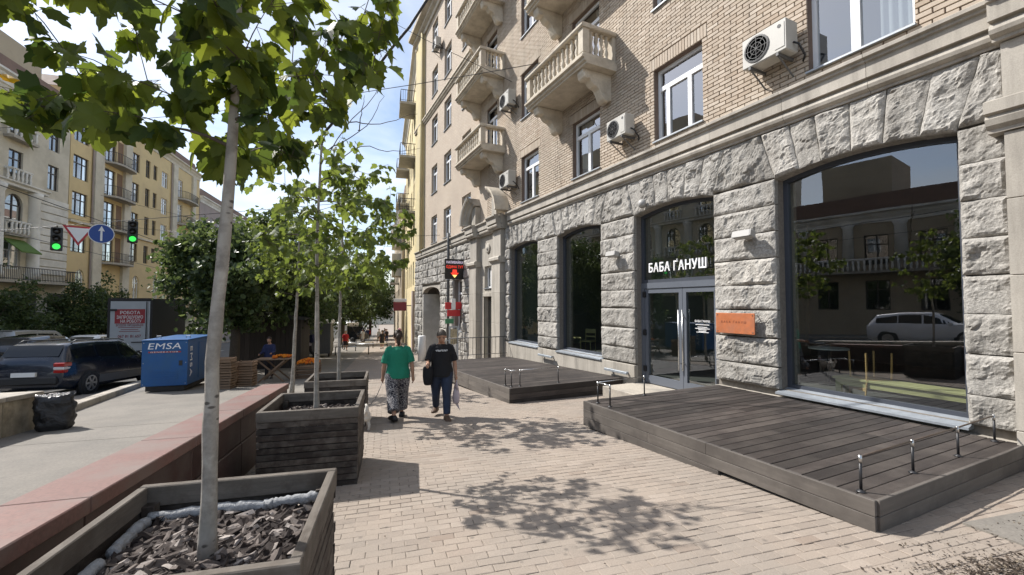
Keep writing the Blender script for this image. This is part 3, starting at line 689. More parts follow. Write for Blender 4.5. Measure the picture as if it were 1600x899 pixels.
# ---- portal in dressed stone and the broken pediment
PT = [(15.36, 16.18), (17.95, 18.80)]
wall_holes(15.3, 18.9, -2.0, 5.2, [(16.62, 17.5, -1.05, 1.98), (16.62, 17.5, 2.35, 3.3)], d=0, depth=.3).build('portal_wall', m_smooth, BLD)
for (a, b) in PT:
    for (z0, z1) in ((-2, -.35), (-.345, .9), (.906, 2.1), (2.106, 3.3)):
        mb = MB(); fbox(mb, a, b, -.24, .05, z0, z1, .008); mb.build('pilaster_stone', m_smooth, BLD)
    mb = MB(); mb.prism([(.02, 3.3), (-.26, 3.3), (-.28, 3.36), (-.35, 3.4), (-.35, 3.5), (-.3, 3.55), (.02, 3.55)], -b-.09, -a+.09, 'x'); mb.build('pilaster_capital', m_smooth, BLD)
    mb = MB(); fbox(mb, a+.03, b-.03, -.2, .05, 3.55, 4.62, .008); mb.build('pilaster_block', m_smooth, BLD)
    MB().prism([(p[0]-.28, p[1]) if p[0] < 0 else p for p in cprof], -b-.06, -a+.06, 'x').build('cornice_stone', m_smooth, BLD)
    mb = MB(); fbox(mb, a-.03, b+.03, -.27, .05, -2, -.75, .01); mb.build('pilaster_base', m_smooth, BLD)
for (a, b) in ((16.25, 17.88), (15.24, 15.29), (18.87, 18.98)): MB().prism([(p[0]-.08, p[1]) if p[0] < 0 else p for p in cprof], -b, -a, 'x').build('cornice_stone', m_smooth, BLD)
mb = MB().lathe([(.02, 0), (.2, 0), (.22, .04), (.17, .06), (.1, .05), (.07, .09), (.01, .1)], 18, T(-17.06, 0, 4.05) @ RX(math.pi/2)); mb.build('rosette', m_smooth, BLD, smooth=True)
dw = MB(); fbox(dw, 16.55, 17.57, -.06, .02, 1.98, 2.14, .01); fbox(dw, 16.5, 16.62, -.04, .02, -1.05, 1.98); fbox(dw, 17.5, 17.62, -.04, .02, -1.05, 1.98); dw.build('door_surround', m_smooth, BLD)
m_wood_dk = MAT('dark_door', (.045, .04, .037), .5, .3, 5)
dr = MB(); fbox(dr, 16.63, 17.06, .18, .23, -1.05, 1.97); fbox(dr, 17.065, 17.49, .18, .23, -1.05, 1.97); dr = dr.build('portal_door', m_wood_dk, BLD)
for q in (16.84, 17.28): MB().add([(-q-.14, .175, .1), (-q+.14, .175, .1), (-q+.14, .175, 1.8), (-q-.14, .175, 1.8)], [(0, 1, 2, 3)]).build('pane', m_winglass, dr)
m_paper = MAT('white_paper', (.72, .72, .70), .8, .06, 8)
mb = MB(); fbox(mb, 16.86, 17.1, .168, .172, 1.1, 1.5); mb.build('notice', m_paper, dr); mb = MB(); fbox(mb, 16.7, 17.0, .168, .172, -.6, .55); mb.build('notice', MAT('lime_poster', (.45, .55, .08), .7, .3, 9), dr)
window(16.62, 17.5, 2.35, 3.3, 'plain', .15)
mb = MB(); fbox(mb, 16.7, 17.15, .135, .14, 2.5, 3.1); mb.build('paper_sheet', m_paper, BLD)
def pediment(yo, yi, R_=1.5):          # quarter hood rising from the outer side towards the middle
    mb = MB(); rows = []
    prof = [(0, 0), (0, .12), (-.08, .14), (-.08, .22), (-.16, .26), (-.16, .34)]   # (extra depth, radial)
    n = 14; dep = .62
    sgn = 1 if yi > yo else -1
    ring = []
    for i in range(n+1):
        a = R(4)+R(66)*i/n
        def pt(r, d): return (-(yo+sgn*(R_-r*math.cos(a))), d, 5.2+(r*math.sin(a))*.82)
        ring.append([pt(R_-.36, .05), pt(R_-.36, -dep*.5), pt(R_-.22, -dep*.62), pt(R_-.2, -dep*.74), pt(R_-.1, -dep*.8), pt(R_-.08, -dep*.95), pt(R_, -dep), pt(R_+.06, -dep), pt(R_+.06, .05)])
    mb.loft(ring); o = mb.build('pediment_hood', m_stucco if sgn > 0 else m_smooth, BLD)
    return o
pediment(15.02, 17.0); pediment(19.1, 17.0)
for q in (15.9, 18.2):
    mb = MB(); fbox(mb, q-.2, q+.25, -.25, .02, 5.2, 6.0, .01); mb.build('pediment_block', m_smooth, BLD)
# ---- far part of the granite storey
farh = [(20.4, 21.7, .3, 2.9), (24.1, 28.2, -2.6, 2.75)]
wall_holes(18.9, 30.25, -2.6, 4.9, farh, d=.06, depth=.9).build('wall_core', m_back, BLD)
zc = [-2.2, -1.6, -1.15, -.65, -.2, .3, .75, 1.2, 1.65, 2.1, 2.5, 2.9, 3.35, 3.8, 4.25, 4.62]
for k in range(len(zc)-1):
    z0, z1 = zc[k], zc[k+1]; zm = (z0+z1)/2
    free = [(18.95, 24.1), (28.2, 30.2)] if zm < 2.75 else [(18.95, 30.2)]
    if .3 < zm < 2.9: free = [(18.95, 20.4), (21.7, 24.1), (28.2, 30.2)]
    for (a, b) in free:
        n = max(1, round((b-a)/1.15)); off = 0
        for i in range(n):
            sd += 1; p, q = a+(b-a)*i/n, a+(b-a)*(i+1)/n
            if zm > 2.75 and 24.0 < (p+q)/2 < 28.3 and z0 < 3.3:
                pass
            rock((q-J, z0+J), (p+J, z0+J), (q-J, z1-J), (p+J, z1-J), seed=sd, n=.11, amp=.09).build('stone_block', m_stone, BLD)
window(20.4, 21.7, .3, 2.9, 'two', .25)
n = 10; ys = [24.1+4.1*i/n for i in range(n+1)]
mb = MB(); poly = [(-y, 2.76) for y in ys]+[(-y, 2.25+.45*math.sqrt(max(0, 1-((y-26.15)/2.05)**2))) for y in reversed(ys)]; mb.prism(poly, -.02, .3); mb.build('passage_arch', m_smooth, BLD)
mb = MB(); mb.box((-28.3, .9, -2.6), (-24.0, 9, 3.2)); mb.f = [tuple(reversed(f)) for f in mb.f if f != (0, 1, 5, 4)]; mb.build('passage', MAT('passage_plaster', (.42, .40, .36), .9, .15, 2), BLD)
mb = MB(); fbox(mb, 28.02, 28.19, .0, 6, -2.6, 2.3); mb.build('passage_wall', MAT('passage_white', (.62, .60, .55), .9, .15, 1.5, col2=(.5, .48, .43), scale2=.8), BLD)
mb = MB(); fbox(mb, 25.2, 25.3, .4, .5, -2.4, 2.6); fbox(mb, 24.1, 25.2, .45, .5, -2.4, 2.4); mb.build('passage_gate', m_wood_dk, BLD)
# ---- shop interior (two rooms seen through the glass)
m_floor = MAT('shop_floor', (.10, .095, .09), .55, .2, 4); m_inwall = MAT('shop_wall', (.075, .08, .078), .85, .25, 1.2); m_green = MAT('shop_green_wall', (.16, .19, .16), .8, .1, 2)
def room(Y0, Y1, dep, zf, zc_):
    mb = MB(); mb.box((-Y1, .31, zf), (-Y0, dep, zc_)); f6 = mb.f
    names = [('room_floor', 0, m_floor), ('room_ceiling', 1, m_inwall), ('room_back', 4, m_inwall), ('room_side', 3, m_inwall), ('room_side', 5, m_green)]
    for nme, i, mt in names:
        mb2 = MB(); mb2.add([mb.v[q] for q in f6[i]], [(3, 2, 1, 0)]); mb2.build(nme, mt, BLD)
room(1.5, 8.35, 7.5, .02, 4.3); room(8.4, 15.2, 7.5, .02, 4.3)
# pier backs seen from inside
for (a, b) in piers[:4]:
    mb = MB(); fbox(mb, a+.02, b-.02, .305, .5, .02, 4.2); mb.build('pier_back', m_green, BLD)
# ================================================================== decks, planters, young maples
m_deck = MAT('deck_board', (.036, .029, .0255), .62, .35, 3, 6, bump=.35, bscale=60, bdist=.003, rnd=.42, stretch=(.6, 9, 9), col2=(.062, .052, .045), scale2=1.6)
m_fascia = MAT('weathered_fascia', (.115, .101, .088), .8, .25, 2.5, 6, bump=.35, bscale=40, bdist=.004, rnd=.14, stretch=(.5, 7, 7), col2=(.075, .065, .057), scale2=1.2)
m_plank = MAT('planter_slat', (.038, .028, .022), .78, .45, 2.2, 7, bump=.6, bscale=28, bdist=.005, rnd=.3, stretch=(.7, 10, 10), col2=(.095, .08, .066), scale2=7)
m_rim = MAT('planter_rim', (.135, .116, .096), .82, .4, 3, 7, bump=.5, bscale=30, bdist=.004, rnd=.12, stretch=(.7, 9, 9), col2=(.09, .073, .058), scale2=6)
PLM = {}
def plank(name, parent, M, L, W, Th, mat, bev=.004):
    k = (round(L, 3), round(W, 3), round(Th, 3), mat.name)
    if k not in PLM: PLM[k] = MB().box((-L/2, -W/2, -Th/2), (L/2, W/2, Th/2), bev=bev).mesh('plank', mat)
    return inst(name, PLM[k], parent, M)
BYX = RZ(0)
dk = thing('deck', 'large low dark wooden deck below the biggest shop window', 'deck', (4.05, 3.75, -.2))
X0, X1, Y0, Y1, DZT = 4.05, 7.13, 1.84, 5.70, .15
def dl(x, y, z): return T(x-4.05, y-3.75, z+.2)
nb_ = 27; w = (Y1-Y0-.0)/nb_
for i in range(nb_):
    y = Y0+(i+.5)*w; cut = random.choice((None, None, 1.1, 1.7, 2.0))
    segs = [(X0+.03, X1)] if not cut else [(X0+.03, X0+cut-.002), (X0+cut+.002, X1)]
    for a, b in segs: plank('board', dk, dl((a+b)/2, y, DZT-.016+random.uniform(-.0015, .0015)) @ RX(random.gauss(0, .004)), b-a, w-.009, .03, m_deck, .003)
def face(y0, y1, z0, z1, xx=X0): return plank('fascia_board', dk, dl(xx, (y0+y1)/2, (z0+z1)/2) @ RZ(math.pi/2), y1-y0, .034, z1-z0, m_fascia, .004)
face(Y0, 3.4, .03, DZT+.003); face(3.405, Y1, .03, DZT+.003); face(Y0, 4.3, -.095, .026); face(4.305, Y1, -.095, .026); face(3.25, Y1, -.222, -.099)
for (z0, z1) in ((.03, DZT+.003), (-.095, .026)):
    plank('end_board', dk, dl((X0+X1)/2, Y0-.0, (z0+z1)/2), X1-X0-.04, .034, z1-z0, m_fascia)
for (z0, z1) in ((.03, DZT+.001), (-.095, .026), (-.222, -.099)): plank('end_board', dk, dl((X0+X1)/2+.03, Y1, (z0+z1)/2), X1-X0-.1, .034, z1-z0, m_fascia)
for y in (2.2, 3.1, 4.1, 5.1): plank('joist', dk, dl((X0+X1)/2, y, -.06), X1-X0-.2, .08, .15, m_deck)
# far deck
d2 = thing('deck', 'far sloping dark wooden deck below the two narrow shop windows', 'deck', (4.05, 11.5, -.5))
A0, A1 = 8.40, 14.9
def z2(y): return float(np.interp(y, [8.4, 11.5, 14.9], [-.13, -.225, -.33]))
n2 = 44; w = (A1-A0)/n2
for i in range(n2):
    y = A0+(i+.5)*w; M = T(0, y-11.5, z2(y)+.5) @ RX(-.03)
    plank('board', d2, M @ T((7.13-4.05)/2+.02, 0, -.016), 7.1-4.05, w-.008, .03, m_deck, .003)
for (y0, y1) in ((A0, 10.9), (10.905, 12.9), (12.905, A1)):
    for k in range(3):
        ym_ = (y0+y1)/2; M = T(0, ym_-11.5, z2(ym_)+.5-.06-.124*k) @ RX(math.atan2(z2(y1)-z2(y0), y1-y0)) @ RZ(math.pi/2); plank('fascia_board', d2, M, y1-y0-.004, .034, .12, m_fascia)
for k in range(3): plank('end_board', d2, T((7.1-4.05)/2, A0-11.5, z2(A0)+.5-.06-.124*k), 7.08-4.05, .034, .12, m_deck)
# low rails on the decks
m_bar = MAT('rail_tube', (.10, .075, .058), .4, .2, 30, metal=.3)
def rail(label, pts, h, z, closed=True, tiltz=None):
    o = thing('deck_rail', label, 'rail', (*pts[0], z(pts[0][1])), 0, 'low rails on the decks')
    q = [Vector((p[0]-pts[0][0], p[1]-pts[0][1], z(p[1])-z(pts[0][1]))) for p in pts]
    for p in q:
        MB().tube([p, p+Vector((0, 0, h-.05))], .011, 10).lathe([(.035, 0), (.035, .008), (.02, .012), (.017, .02)], 10, T(*p)).build('post', m_black, o, smooth=True)
        MB().tube([p+Vector((0, 0, h-.055)), p+Vector((0, 0, h+.008))], .0135, 10).build('post_cap', m_steel, o, smooth=True)
    for a, b in zip(q[:-1], q[1:]): MB().tube([a+Vector((0, 0, h-.004)), b+Vector((0, 0, h-.004))], .008, 8).build('bar', m_bar if len(q) > 3 and h < .31 else m_steel, o, smooth=True)
    return o
rail('low four-post rail along the near end of the large deck', [(4.14, 1.98), (5.03, 1.99), (5.98, 2.0), (6.98, 2.03)], .29, lambda y: DZT)
rail('low steel rail at the door corner of the large deck', [(4.16, 5.2), (4.15, 5.48), (5.2, 5.6)], .32, lambda y: DZT)
rail('low steel rail on the corner of the far sloping deck', [(4.15, 8.85), (4.16, 8.56), (4.36, 8.54), (5.36, 8.56)], .36, z2)
# ---- planters
m_soil = MAT('soil', (.05, .04, .032), .95, .3, 20); m_chip = PIECE('bark_chip', [(0, (.02, .014, .012)), (.5, (.055, .042, .036)), (.8, (.13, .106, .092)), (1, (.34, .30, .27))], rough=.8, fine=.35, fscale=120, bump=.5, bscale=150)
m_foam = MAT('grey_foam', (.33, .335, .34), .95, .25, 40, 6, bump=1, bscale=60, bdist=.012)
PS, PHT = .96, .825
def planter(cx, cy, rot, label, chips, seed):
    random.seed(seed); z0 = gz(cx, cy)-.01
    o = thing('planter', label, 'planter', (cx, cy, z0), rot, 'slatted tree planters')
    h = PS/2; th = .032; nsl = 11; top = .105; sh = (PHT-top-.02)/nsl
    for s in range(4):
        R_ = RZ(s*math.pi/2)
        Lx = PS-.002 if s % 2 == 0 else PS-2*th-.004
        plank('rim_board', o, R_ @ T(0, -h+.022, PHT-top/2) @ RX(random.gauss(0, .01)), Lx if s % 2 == 0 else PS-.094, .044, top, m_rim, .005)
        for i in range(nsl):
            if random.random() < .02: continue
            plank('slat', o, R_ @ T(random.gauss(0, .002), -h+th/2+.004+random.uniform(-.002, .003), .02+sh*(i+.5)) @ RX(random.gauss(0, .03)), Lx-.01, .022, sh-.007, m_plank, .003)
        plank('corner_post', o, R_ @ T(-h+.07, -h+.07, PHT/2-.03) @ RY(math.pi/2), PHT-.1, .06, .06, m_plank)
    inner = MB().box((-h+.05, -h+.05, .04), (h-.05, h-.05, PHT-.20)); inner.build('soil', m_soil, o)
    mb = MB()
    for i in range(chips):
        x, y = random.uniform(-h+.09, h-.09), random.uniform(-h+.09, h-.09)
        L = random.uniform(.025, .075); W = L*random.uniform(.16, .42); t_ = random.uniform(.004, .011)
        zc_ = PHT-.19+random.uniform(0, .035)+.02*math.cos(x*4)*math.cos(y*4)
        M = T(x, y, zc_) @ RZ(random.gauss(.5, .9)) @ RY(random.gauss(0, .3)) @ RX(random.gauss(0, .45)); rr = lambda k: random.uniform(1-k, 1+k)
        pv_ = [(-L*rr(.2), 0, 0), (-L*.5, -W*rr(.4), -t_*.4), (L*.5*rr(.3), -W*rr(.4), 0), (L*rr(.2), W*random.uniform(-.4, .4), t_*.5), (L*.4, W*rr(.4), -t_*.3), (-L*.55*rr(.2), W*rr(.4), 0)]
        tp = [(p[0]*.86, p[1]*.8, t_*rr(.5)+p[2]) for p in pv_]; bt = [(p[0], p[1], -t_+p[2]) for p in pv_]
        mb.add(tp+bt, [(0, 1, 2, 3, 4, 5)]+[(6+j, 6+(j+1) % 6, (j+1) % 6, j) for j in range(6)], M)
    tag(mb.build('bark_mulch', m_chip, o), kind='stuff')
    return o, z0
p1, z1_ = planter(-.36, 2.375, -R(11.5), 'nearest slatted wooden planter filled with bark chips', 2000, 1)
p2, z2_ = planter(.18, 5.35, -R(11), 'middle slatted wooden planter standing behind the nearest one', 700, 2)
p3, z3_ = planter(.62, 8.2, -R(10), 'third slatted wooden planter, beside the small white dog', 300, 3)
random.seed(11)
def foam(pts, label):
    rot = RZ(-R(11.5)); P = [rot @ Vector((p[0], p[1], 0))+Vector((-.36, 2.375, z1_+PHT-.135+p[2])) for p in pts]
    base_ = P[0].copy(); Q = []; rad = []
    for a, b in zip(P[:-1], P[1:]):
        for i in range(10): Q.append(a.lerp(b, i/10)-base_+Vector((random.gauss(0, .002), random.gauss(0, .002), random.gauss(0, .003)))); rad.append(.027*random.uniform(.9, 1.1))
    Q.append(P[-1]-base_); rad.append(.024)
    o = MB().tube(Q, rad, 10).build('foam_pipe', m_foam, None, True, T(*base_)); tag(o, label, 'pipe', 'grey foam tubes inside the nearest planter')
foam([(-.40, .38, .0), (-.1, .395, .005), (.12, .385, .0), (.2, .38, .012), (.40, .385, .02)], 'long grey foam tube along the back of the nearest planter')
foam([(-.40, .34, 0), (-.395, .2, -.005), (-.39, .06, -.01)], 'short grey foam tube along the left side of the nearest planter')
foam([(-.385, -.03, -.005), (-.39, -.2, 0), (-.395, -.38, -.005)], 'broken end of grey foam tube in the left corner of the nearest planter')

# ---- trees
def leaf_outline(kind):
    if kind == 'maple':
        half = [(0, -.02), (.16, -.07), (.33, -.06), (.33, .06), (.50, .16), (.46, .27), (.60, .47), (.42, .50), (.36, .58), (.25, .55), (.27, .68), (.24, .78), (.12, .84), (0, 1.0)]
    else:
        half = [(0, 0), (.2, .08), (.33, .3), (.34, .5), (.22, .78), (0, 1.05)]
    return half+[(-x, y) for x, y in reversed(half[1:-1])]
def leaf_geo(kind, fold=.18, droop=.25):
    o = leaf_outline(kind); P = [(x, y, -fold*-abs(x)-droop*y*y) for x, y in o]
    P.append((0, .38, -droop*.14)); c = len(P)-1; n = len(o)
    return np.array(P), [(c, i, (i+1) % n) for i in range(n)]
MAPLE = leaf_geo('maple'); OVAL = leaf_geo('oval', .12, .2)
m_bark = MAT('birch_grey_bark', (.33, .305, .265), .85, .3, 14, 7, bump=.6, bscale=30, bdist=.006, stretch=(1, 1, .5), col2=(.21, .19, .165), scale2=9)
def bark_marks(m):     # short dark cross marks of the bark
    t = m.node_tree; b = t.nodes['Principled BSDF']; src = b.inputs['Base Color'].links[0].from_socket
    co = mk(t, 'ShaderNodeTexCoord').outputs['Object']; sv = mk(t, 'ShaderNodeVectorMath', {0: co, 1: (14, 14, 30)}, operation='MULTIPLY')
    vo = mk(t, 'ShaderNodeTexVoronoi', {'Vector': sv.outputs[0], 'Scale': 1.0}); nz = mk(t, 'ShaderNodeTexNoise', {'Vector': co, 'Scale': 9})
    s = mk(t, 'ShaderNodeMath', {0: vo.outputs['Distance'], 1: nz.outputs[0]}, operation='ADD'); f = ramp(t, s.outputs[0], [(.56, (.85,)*3), (.66, (0, 0, 0))])
    t.links.new(mk(t, 'ShaderNodeMixRGB', {0: f, 1: src, 2: (.05, .042, .035, 1)}).outputs[0], b.inputs['Base Color'])
bark_marks(m_bark)
m_twig = MAT('twig_bark', (.085, .068, .052), .85, .3, 20)
m_leaf1 = LEAF('maple_leaf', (.024, .05, .013), (.12, .165, .03), .46); m_leaf2 = LEAF('maple_leaf_small', (.06, .095, .022), (.11, .155, .04), .42)
def basis(dirv, nrm):
    y = dirv.normalized(); x = y.cross(nrm); x = x.normalized() if x.length > 1e-4 else y.orthogonal().normalized(); z = x.cross(y)
    return Matrix((x, y, z)).transposed()
def young_tree(name, label, base_, trunk_pts, tr, cen, rad, ntips, leaf_per, lsize, mleaf, seed, nobj=0, clip=None, group='young maples in the planters', extra_limbs=()):
    random.seed(seed); o = thing(name, label, 'tree', base_, 0, group); B = Vector(base_)
    tp = [Vector(p)-B for p in trunk_pts]
    pts = []; rs = []
    for i in range(len(tp)-1):
        for k in range(6):
            f = k/6; pts.append(tp[i].lerp(tp[i+1], f)+Vector((random.gauss(0, tr*.06), random.gauss(0, tr*.06), 0)))
    pts.append(tp[-1]); n = len(pts)
    for i in range(n): rs.append(tr*(1-.62*(i/(n-1))**1.3)*(1+.04*random.gauss(0, 1))+(tr*.35 if i == 0 else tr*.12 if i == 1 else 0))
    MB().tube(pts, rs, 12).build('trunk', m_bark, o, True)
    nodes_ = [(p, r) for p, r in zip(pts[n//2:], rs[n//2:])]
    C_ = Vector(cen)-B; tips = []
    while len(tips) < ntips:
        q = Vector((random.gauss(0, 1), random.gauss(0, 1), random.gauss(0, 1))).normalized()*random.uniform(.25, 1)**.45
        p = C_+RT*q.x*rad[0]+Vector((FW.x, FW.y, 0))*q.y*rad[1]+Vector((0, 0, q.z*rad[2]))
        if clip and not clip(p+B): continue
        tips.append(p)
    tips += [Vector(e)-B for e in extra_limbs]
    top = pts[int(n*.75)]; tips.sort(key=lambda p: (p-top).length)
    tw = MB(); twigs = []
    for p in tips:
        best = min(nodes_, key=lambda q: (q[0]-p).length+(.8 if q[0].z > p.z+.15 else 0)+.35*max(0, (q[0]-top).length-(p-top).length))
        a, ra = best; L = (p-a).length; mid = a.lerp(p, .5)+Vector((0, 0, .09*L))+Vector((random.gauss(0, .05*L), random.gauss(0, .05*L), 0))
        q1 = a.lerp(mid, .55)+Vector((0, 0, .03*L)); r0 = min(ra*.6, .004+.008*L+.003); r0 = max(r0, .003)
        P = [a, q1, mid, mid.lerp(p, .55)+Vector((0, 0, .02*L)), p]; rr = [r0, r0*.85, r0*.65, r0*.45, .0015]
        tw.tube(P, rr, 5, caps=False); twigs.append(P)
        nodes_ += [(q1, rr[1]), (mid, rr[2]), (P[3], rr[3])]
    lm = tag(tw.build('limbs', m_twig, o, True), kind='stuff')
    geo, tri = MAPLE; tri = np.array(tri); items = []
    for P in twigs:
        for k in range(leaf_per):
            f = random.uniform(.35, 1.02)*4; i = min(3, int(f)); q = P[i].lerp(P[min(4, i+1)], f-i)
            off = Vector((random.gauss(0, 1), random.gauss(0, 1), random.gauss(-.3, .6))).normalized()
            s = lsize*random.uniform(.62, 1.2); pos = q+off*s*random.uniform(.25, .8)
            if clip and not clip(pos+B): continue
            dirv = Vector((off.x, off.y, off.z*.5-.75+random.gauss(0, .25))); nr = Vector((random.gauss(0, .75), random.gauss(0, .75), 1)).normalized()
            items.append((pos, basis(dirv, nr), s, q))
    items.sort(key=lambda t_: ((t_[0]+B-CAM).length if in_view(t_[0]+B, 1.0) else 99))
    V = []; Fq = []; nbv = 0; st = MB()
    lme = [MB().add(leaf_geo('maple', f, d)[0].tolist(), MAPLE[1]).mesh('leaf', mleaf) for f, d in ((.1, .15), (.3, .35), (.2, .7), (.45, .1), (-.15, .55))] if nobj else None
    pend = []
    for i, (pos, Bm, s, q) in enumerate(items):
        if i < nobj: pend.append((lme[i % 5], Matrix.Translation(pos) @ Bm.to_4x4() @ S3(s, s, s)))
        else:
            g_ = leaf_geo('maple', random.uniform(-.05, .3), random.uniform(.05, .5))[0]*s
            V.append((np.array(Bm) @ g_.T).T+np.array(pos)); Fq.append(tri+nbv); nbv += len(g_)
        if (pos-q).length > .02: st.tube([q, pos], .0013*max(1, lsize/.1), 3, caps=False)
    cr_ = inst('crown', npmesh('crown', np.concatenate(V), np.concatenate(Fq), mleaf), o); tag(cr_, kind='stuff')
    for me, M in pend: inst('leaf', me, cr_, M)
    st.build('leaf_stalks', m_twig, lm)
    return o
def PX(x, y, d):  # helper only used to lay out the crown volumes relative to the trunk
    return CAM+FW*d+RT*((x-800)/676*d)-UPV*((y-449.5)/676*d)
b1 = Vector((-.346, 2.30, z1_+PHT-.2))
def clip1(p):
    q = p-CAM; d = q.dot(FW)
    if d < 1.0: return False
    x = 800+676*q.dot(RT)/d; y = 449.5-676*q.dot(UPV)/d
    lim = float(np.interp(x, [-300, 0, 40, 130, 200, 240, 300, 345, 440, 500, 540, 560, 600, 622], [280, 215, 225, 260, 190, 225, 215, 270, 300, 315, 285, 190, 160, 40]))
    return y < lim and x < 622 and p.z < 4.9
young_tree('maple_tree', 'young maple with pale smooth trunk growing in the nearest planter', b1, [b1, b1+Vector((.0, .0, .9)), b1+Vector((.045, .03, 1.75)), b1+Vector((.06, .05, 2.5)), b1+Vector((.0, .1, 3.3))], .031,
           CAM+FW*2.15+RT*-1.62+Vector((0, 0, 1.62)), (1.15, .98, 1.08), 185, 9, .112, m_leaf1, 21, 300, clip1)
b2 = Vector((.17, 5.30, z2_+PHT-.2))
young_tree('maple_tree', 'sparse young maple growing in the middle planter', b2, [b2, b2+Vector((0, 0, 1.0)), b2+Vector((-.02, .05, 2.0)), b2+Vector((.02, .05, 3.3))], .027,
           b2+Vector((.1, 0, 2.25)), (.84, .8, 1.02), 95, 7, .088, m_leaf2, 22)
def PXp(x, y, d): return CAM+FW*d+RT*((x-800)/676*d)-UPV*((y-449.5)/676*d)
dead = MB(); o2 = [o for o in bpy.data.objects if o.get('label') == 'sparse young maple growing in the middle planter'][0]
for pp in (((500, 260), (545, 190), (590, 150), (592, 118)), ((545, 190), (600, 196), (652, 176)), ((510, 235), (570, 205), (600, 150)), ((505, 280), (560, 222), (610, 240), (655, 232)), ((560, 205), (566, 175), (570, 150))):
    Q = [PXp(a, b, 5.3)-b2 for a, b in pp]
    for _ in range(2): Q = [Q[0]]+[q for a, b in zip(Q[:-1], Q[1:]) for q in (a.lerp(b, .25), a.lerp(b, .75))]+[Q[-1]]
    Q = [q+Vector((random.gauss(0, .006), random.gauss(0, .006), random.gauss(0, .006))) for q in Q]; n = len(Q)
    dead.tube(Q, [.008-.0062*i/(n-1) for i in range(n)], 5, caps=False)
tag(dead.build('bare_twigs', m_twig, o2, True), kind='stuff')
b3 = Vector((.62, 8.2, z3_+PHT-.2))
young_tree('maple_tree', 'young maple growing in the third planter beyond the middle one', b3, [b3, b3+Vector((0, 0, 1.2)), b3+Vector((.03, .0, 2.3)), b3+Vector((.02, .05, 3.6))], .03,
           b3+Vector((.15, 0, 2.75)), (1.25, 1.15, 1.2), 150, 8, .105, m_leaf2, 23)
b4 = P3(-2.25, 12.4)
young_tree('maple_tree', 'slim young maple beside the fruit stall behind the parapet', b4, [b4, b4+Vector((.05, 0, 1.5)), b4+Vector((.1, .0, 3.0)), b4+Vector((.1, .05, 4.6))], .05,
           b4+Vector((.15, 0, 3.9)), (1.45, 1.3, 1.4), 150, 8, .115, m_leaf2, 24)
yl = inst('leaf', MB().add((MAPLE[0]).tolist(), MAPLE[1]).mesh('leaf', LEAF('yellow_leaf', (.55, .36, .02), (.6, .4, .03), .3)), [c for c in bpy.data.objects if c.name == 'crown'][0], Matrix.Translation(PX(14, 128, 2.0)-b1) @ RZ(.6) @ RX(R(60)) @ S3(.065, .065, .065)); yl['label'] = 'single yellow leaf'
# ================================================================== buildings across the street and further along
def facade_frame(u, v): return Matrix.Translation(P3(u, v)) @ RZ(math.pi/2-PHI)
m_cream = MAT('cream_plaster', (.62, .57, .465), .9, .12, .8, 6, col2=(.51, .465, .37), scale2=.5, bump=.1, bscale=30)
m_white = MAT('white_plaster', (.72, .70, .645), .9, .12, .8, 6, col2=(.60, .58, .52), scale2=.6)
m_yellow = MAT('yellow_plaster', (.66, .52, .285), .9, .12, .7, 6, col2=(.58, .455, .26), scale2=.35)
m_grey = MAT('mauve_plaster', (.36, .30, .28), .9, .15, .8, col2=(.30, .26, .24), scale2=.4)
m_beige = MAT('beige_plaster', (.44, .37, .27), .9, .15, .8, col2=(.36, .30, .22), scale2=.4)
m_palewall = MAT('pale_yellow_plaster', (.60, .50, .28), .9, .12, .8, col2=(.52, .44, .27), scale2=.5)
m_dkwin = PAINT('dark_window_frame', (.06, .05, .045), .5); m_iron = PAINT('wrought_iron', (.03, .03, .032), .5)
m_slab = MAT('balcony_slab', (.40, .37, .32), .9, .2, 3); m_roofm = MAT('roof_sheet', (.20, .13, .10), .7, .2, 2)
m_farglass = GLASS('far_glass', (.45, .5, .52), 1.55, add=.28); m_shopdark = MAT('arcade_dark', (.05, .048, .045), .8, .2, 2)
WM = {}
def win_meshes(w, h, fm, arched=False, bars=1):
    k = (round(w, 2), round(h, 2), fm.name, arched, bars)
    if k in WM: return WM[k]
    e = .08; mb = MB()
    top = lambda x: h-(w/2-math.sqrt(max(0, (w/2)**2-(x-w/2)**2)) if arched else 0)
    mb.box((0, 0, 0), (e, .08, h if not arched else h-w/2)); mb.box((w-e, 0, 0), (w, .08, h if not arched else h-w/2)); mb.box((e, 0, 0), (w-e, .08, e))
    if not arched: mb.box((e, 0, h-e), (w-e, .08, h))
    else:
        n = 8; xs_ = [w*i/n for i in range(n+1)]
        mb.prism([(x, top(x)) for x in xs_]+[(w/2+(x-w/2)*.86, h-w/2+(top(x)-h+w/2)*.86) for x in reversed(xs_)], 0, .08)
    for i in range(bars): x = w*(i+1)/(bars+1); mb.box((x-.045, -.004, e), (x+.045, .076, h-e))
    mb.box((e, -.006, h*.68-.04), (w-e, .074, h*.68+.04))
    n = 8; poly = [(x, top(x)-.02) for x in [w*i/n for i in range(n+1)]]+[(w-.02, .02), (.02, .02)]
    gl = MB().add([(p[0], .04, p[1]) for p in poly], [tuple(range(len(poly)))]).mesh('pane', m_farglass)
    WM[k] = (mb.mesh('window', fm), gl); return WM[k]
ROOMB = MB().add([(-.1, .6, -.1), (1.1, .6, -.1), (1.1, .6, 1.1), (-.1, .6, 1.1)], [(0, 1, 2, 3)]).mesh('room', m_room)
def lwall(L, z0, z1, holes, mat, B, name='wall', d=0, depth=.25, x0=0):
    mb = wall_holes(-L, -x0, z0, z1, [(-b, -a, c, e) for a, b, c, e in holes], d, depth)
    return mb.build(name, mat, B)
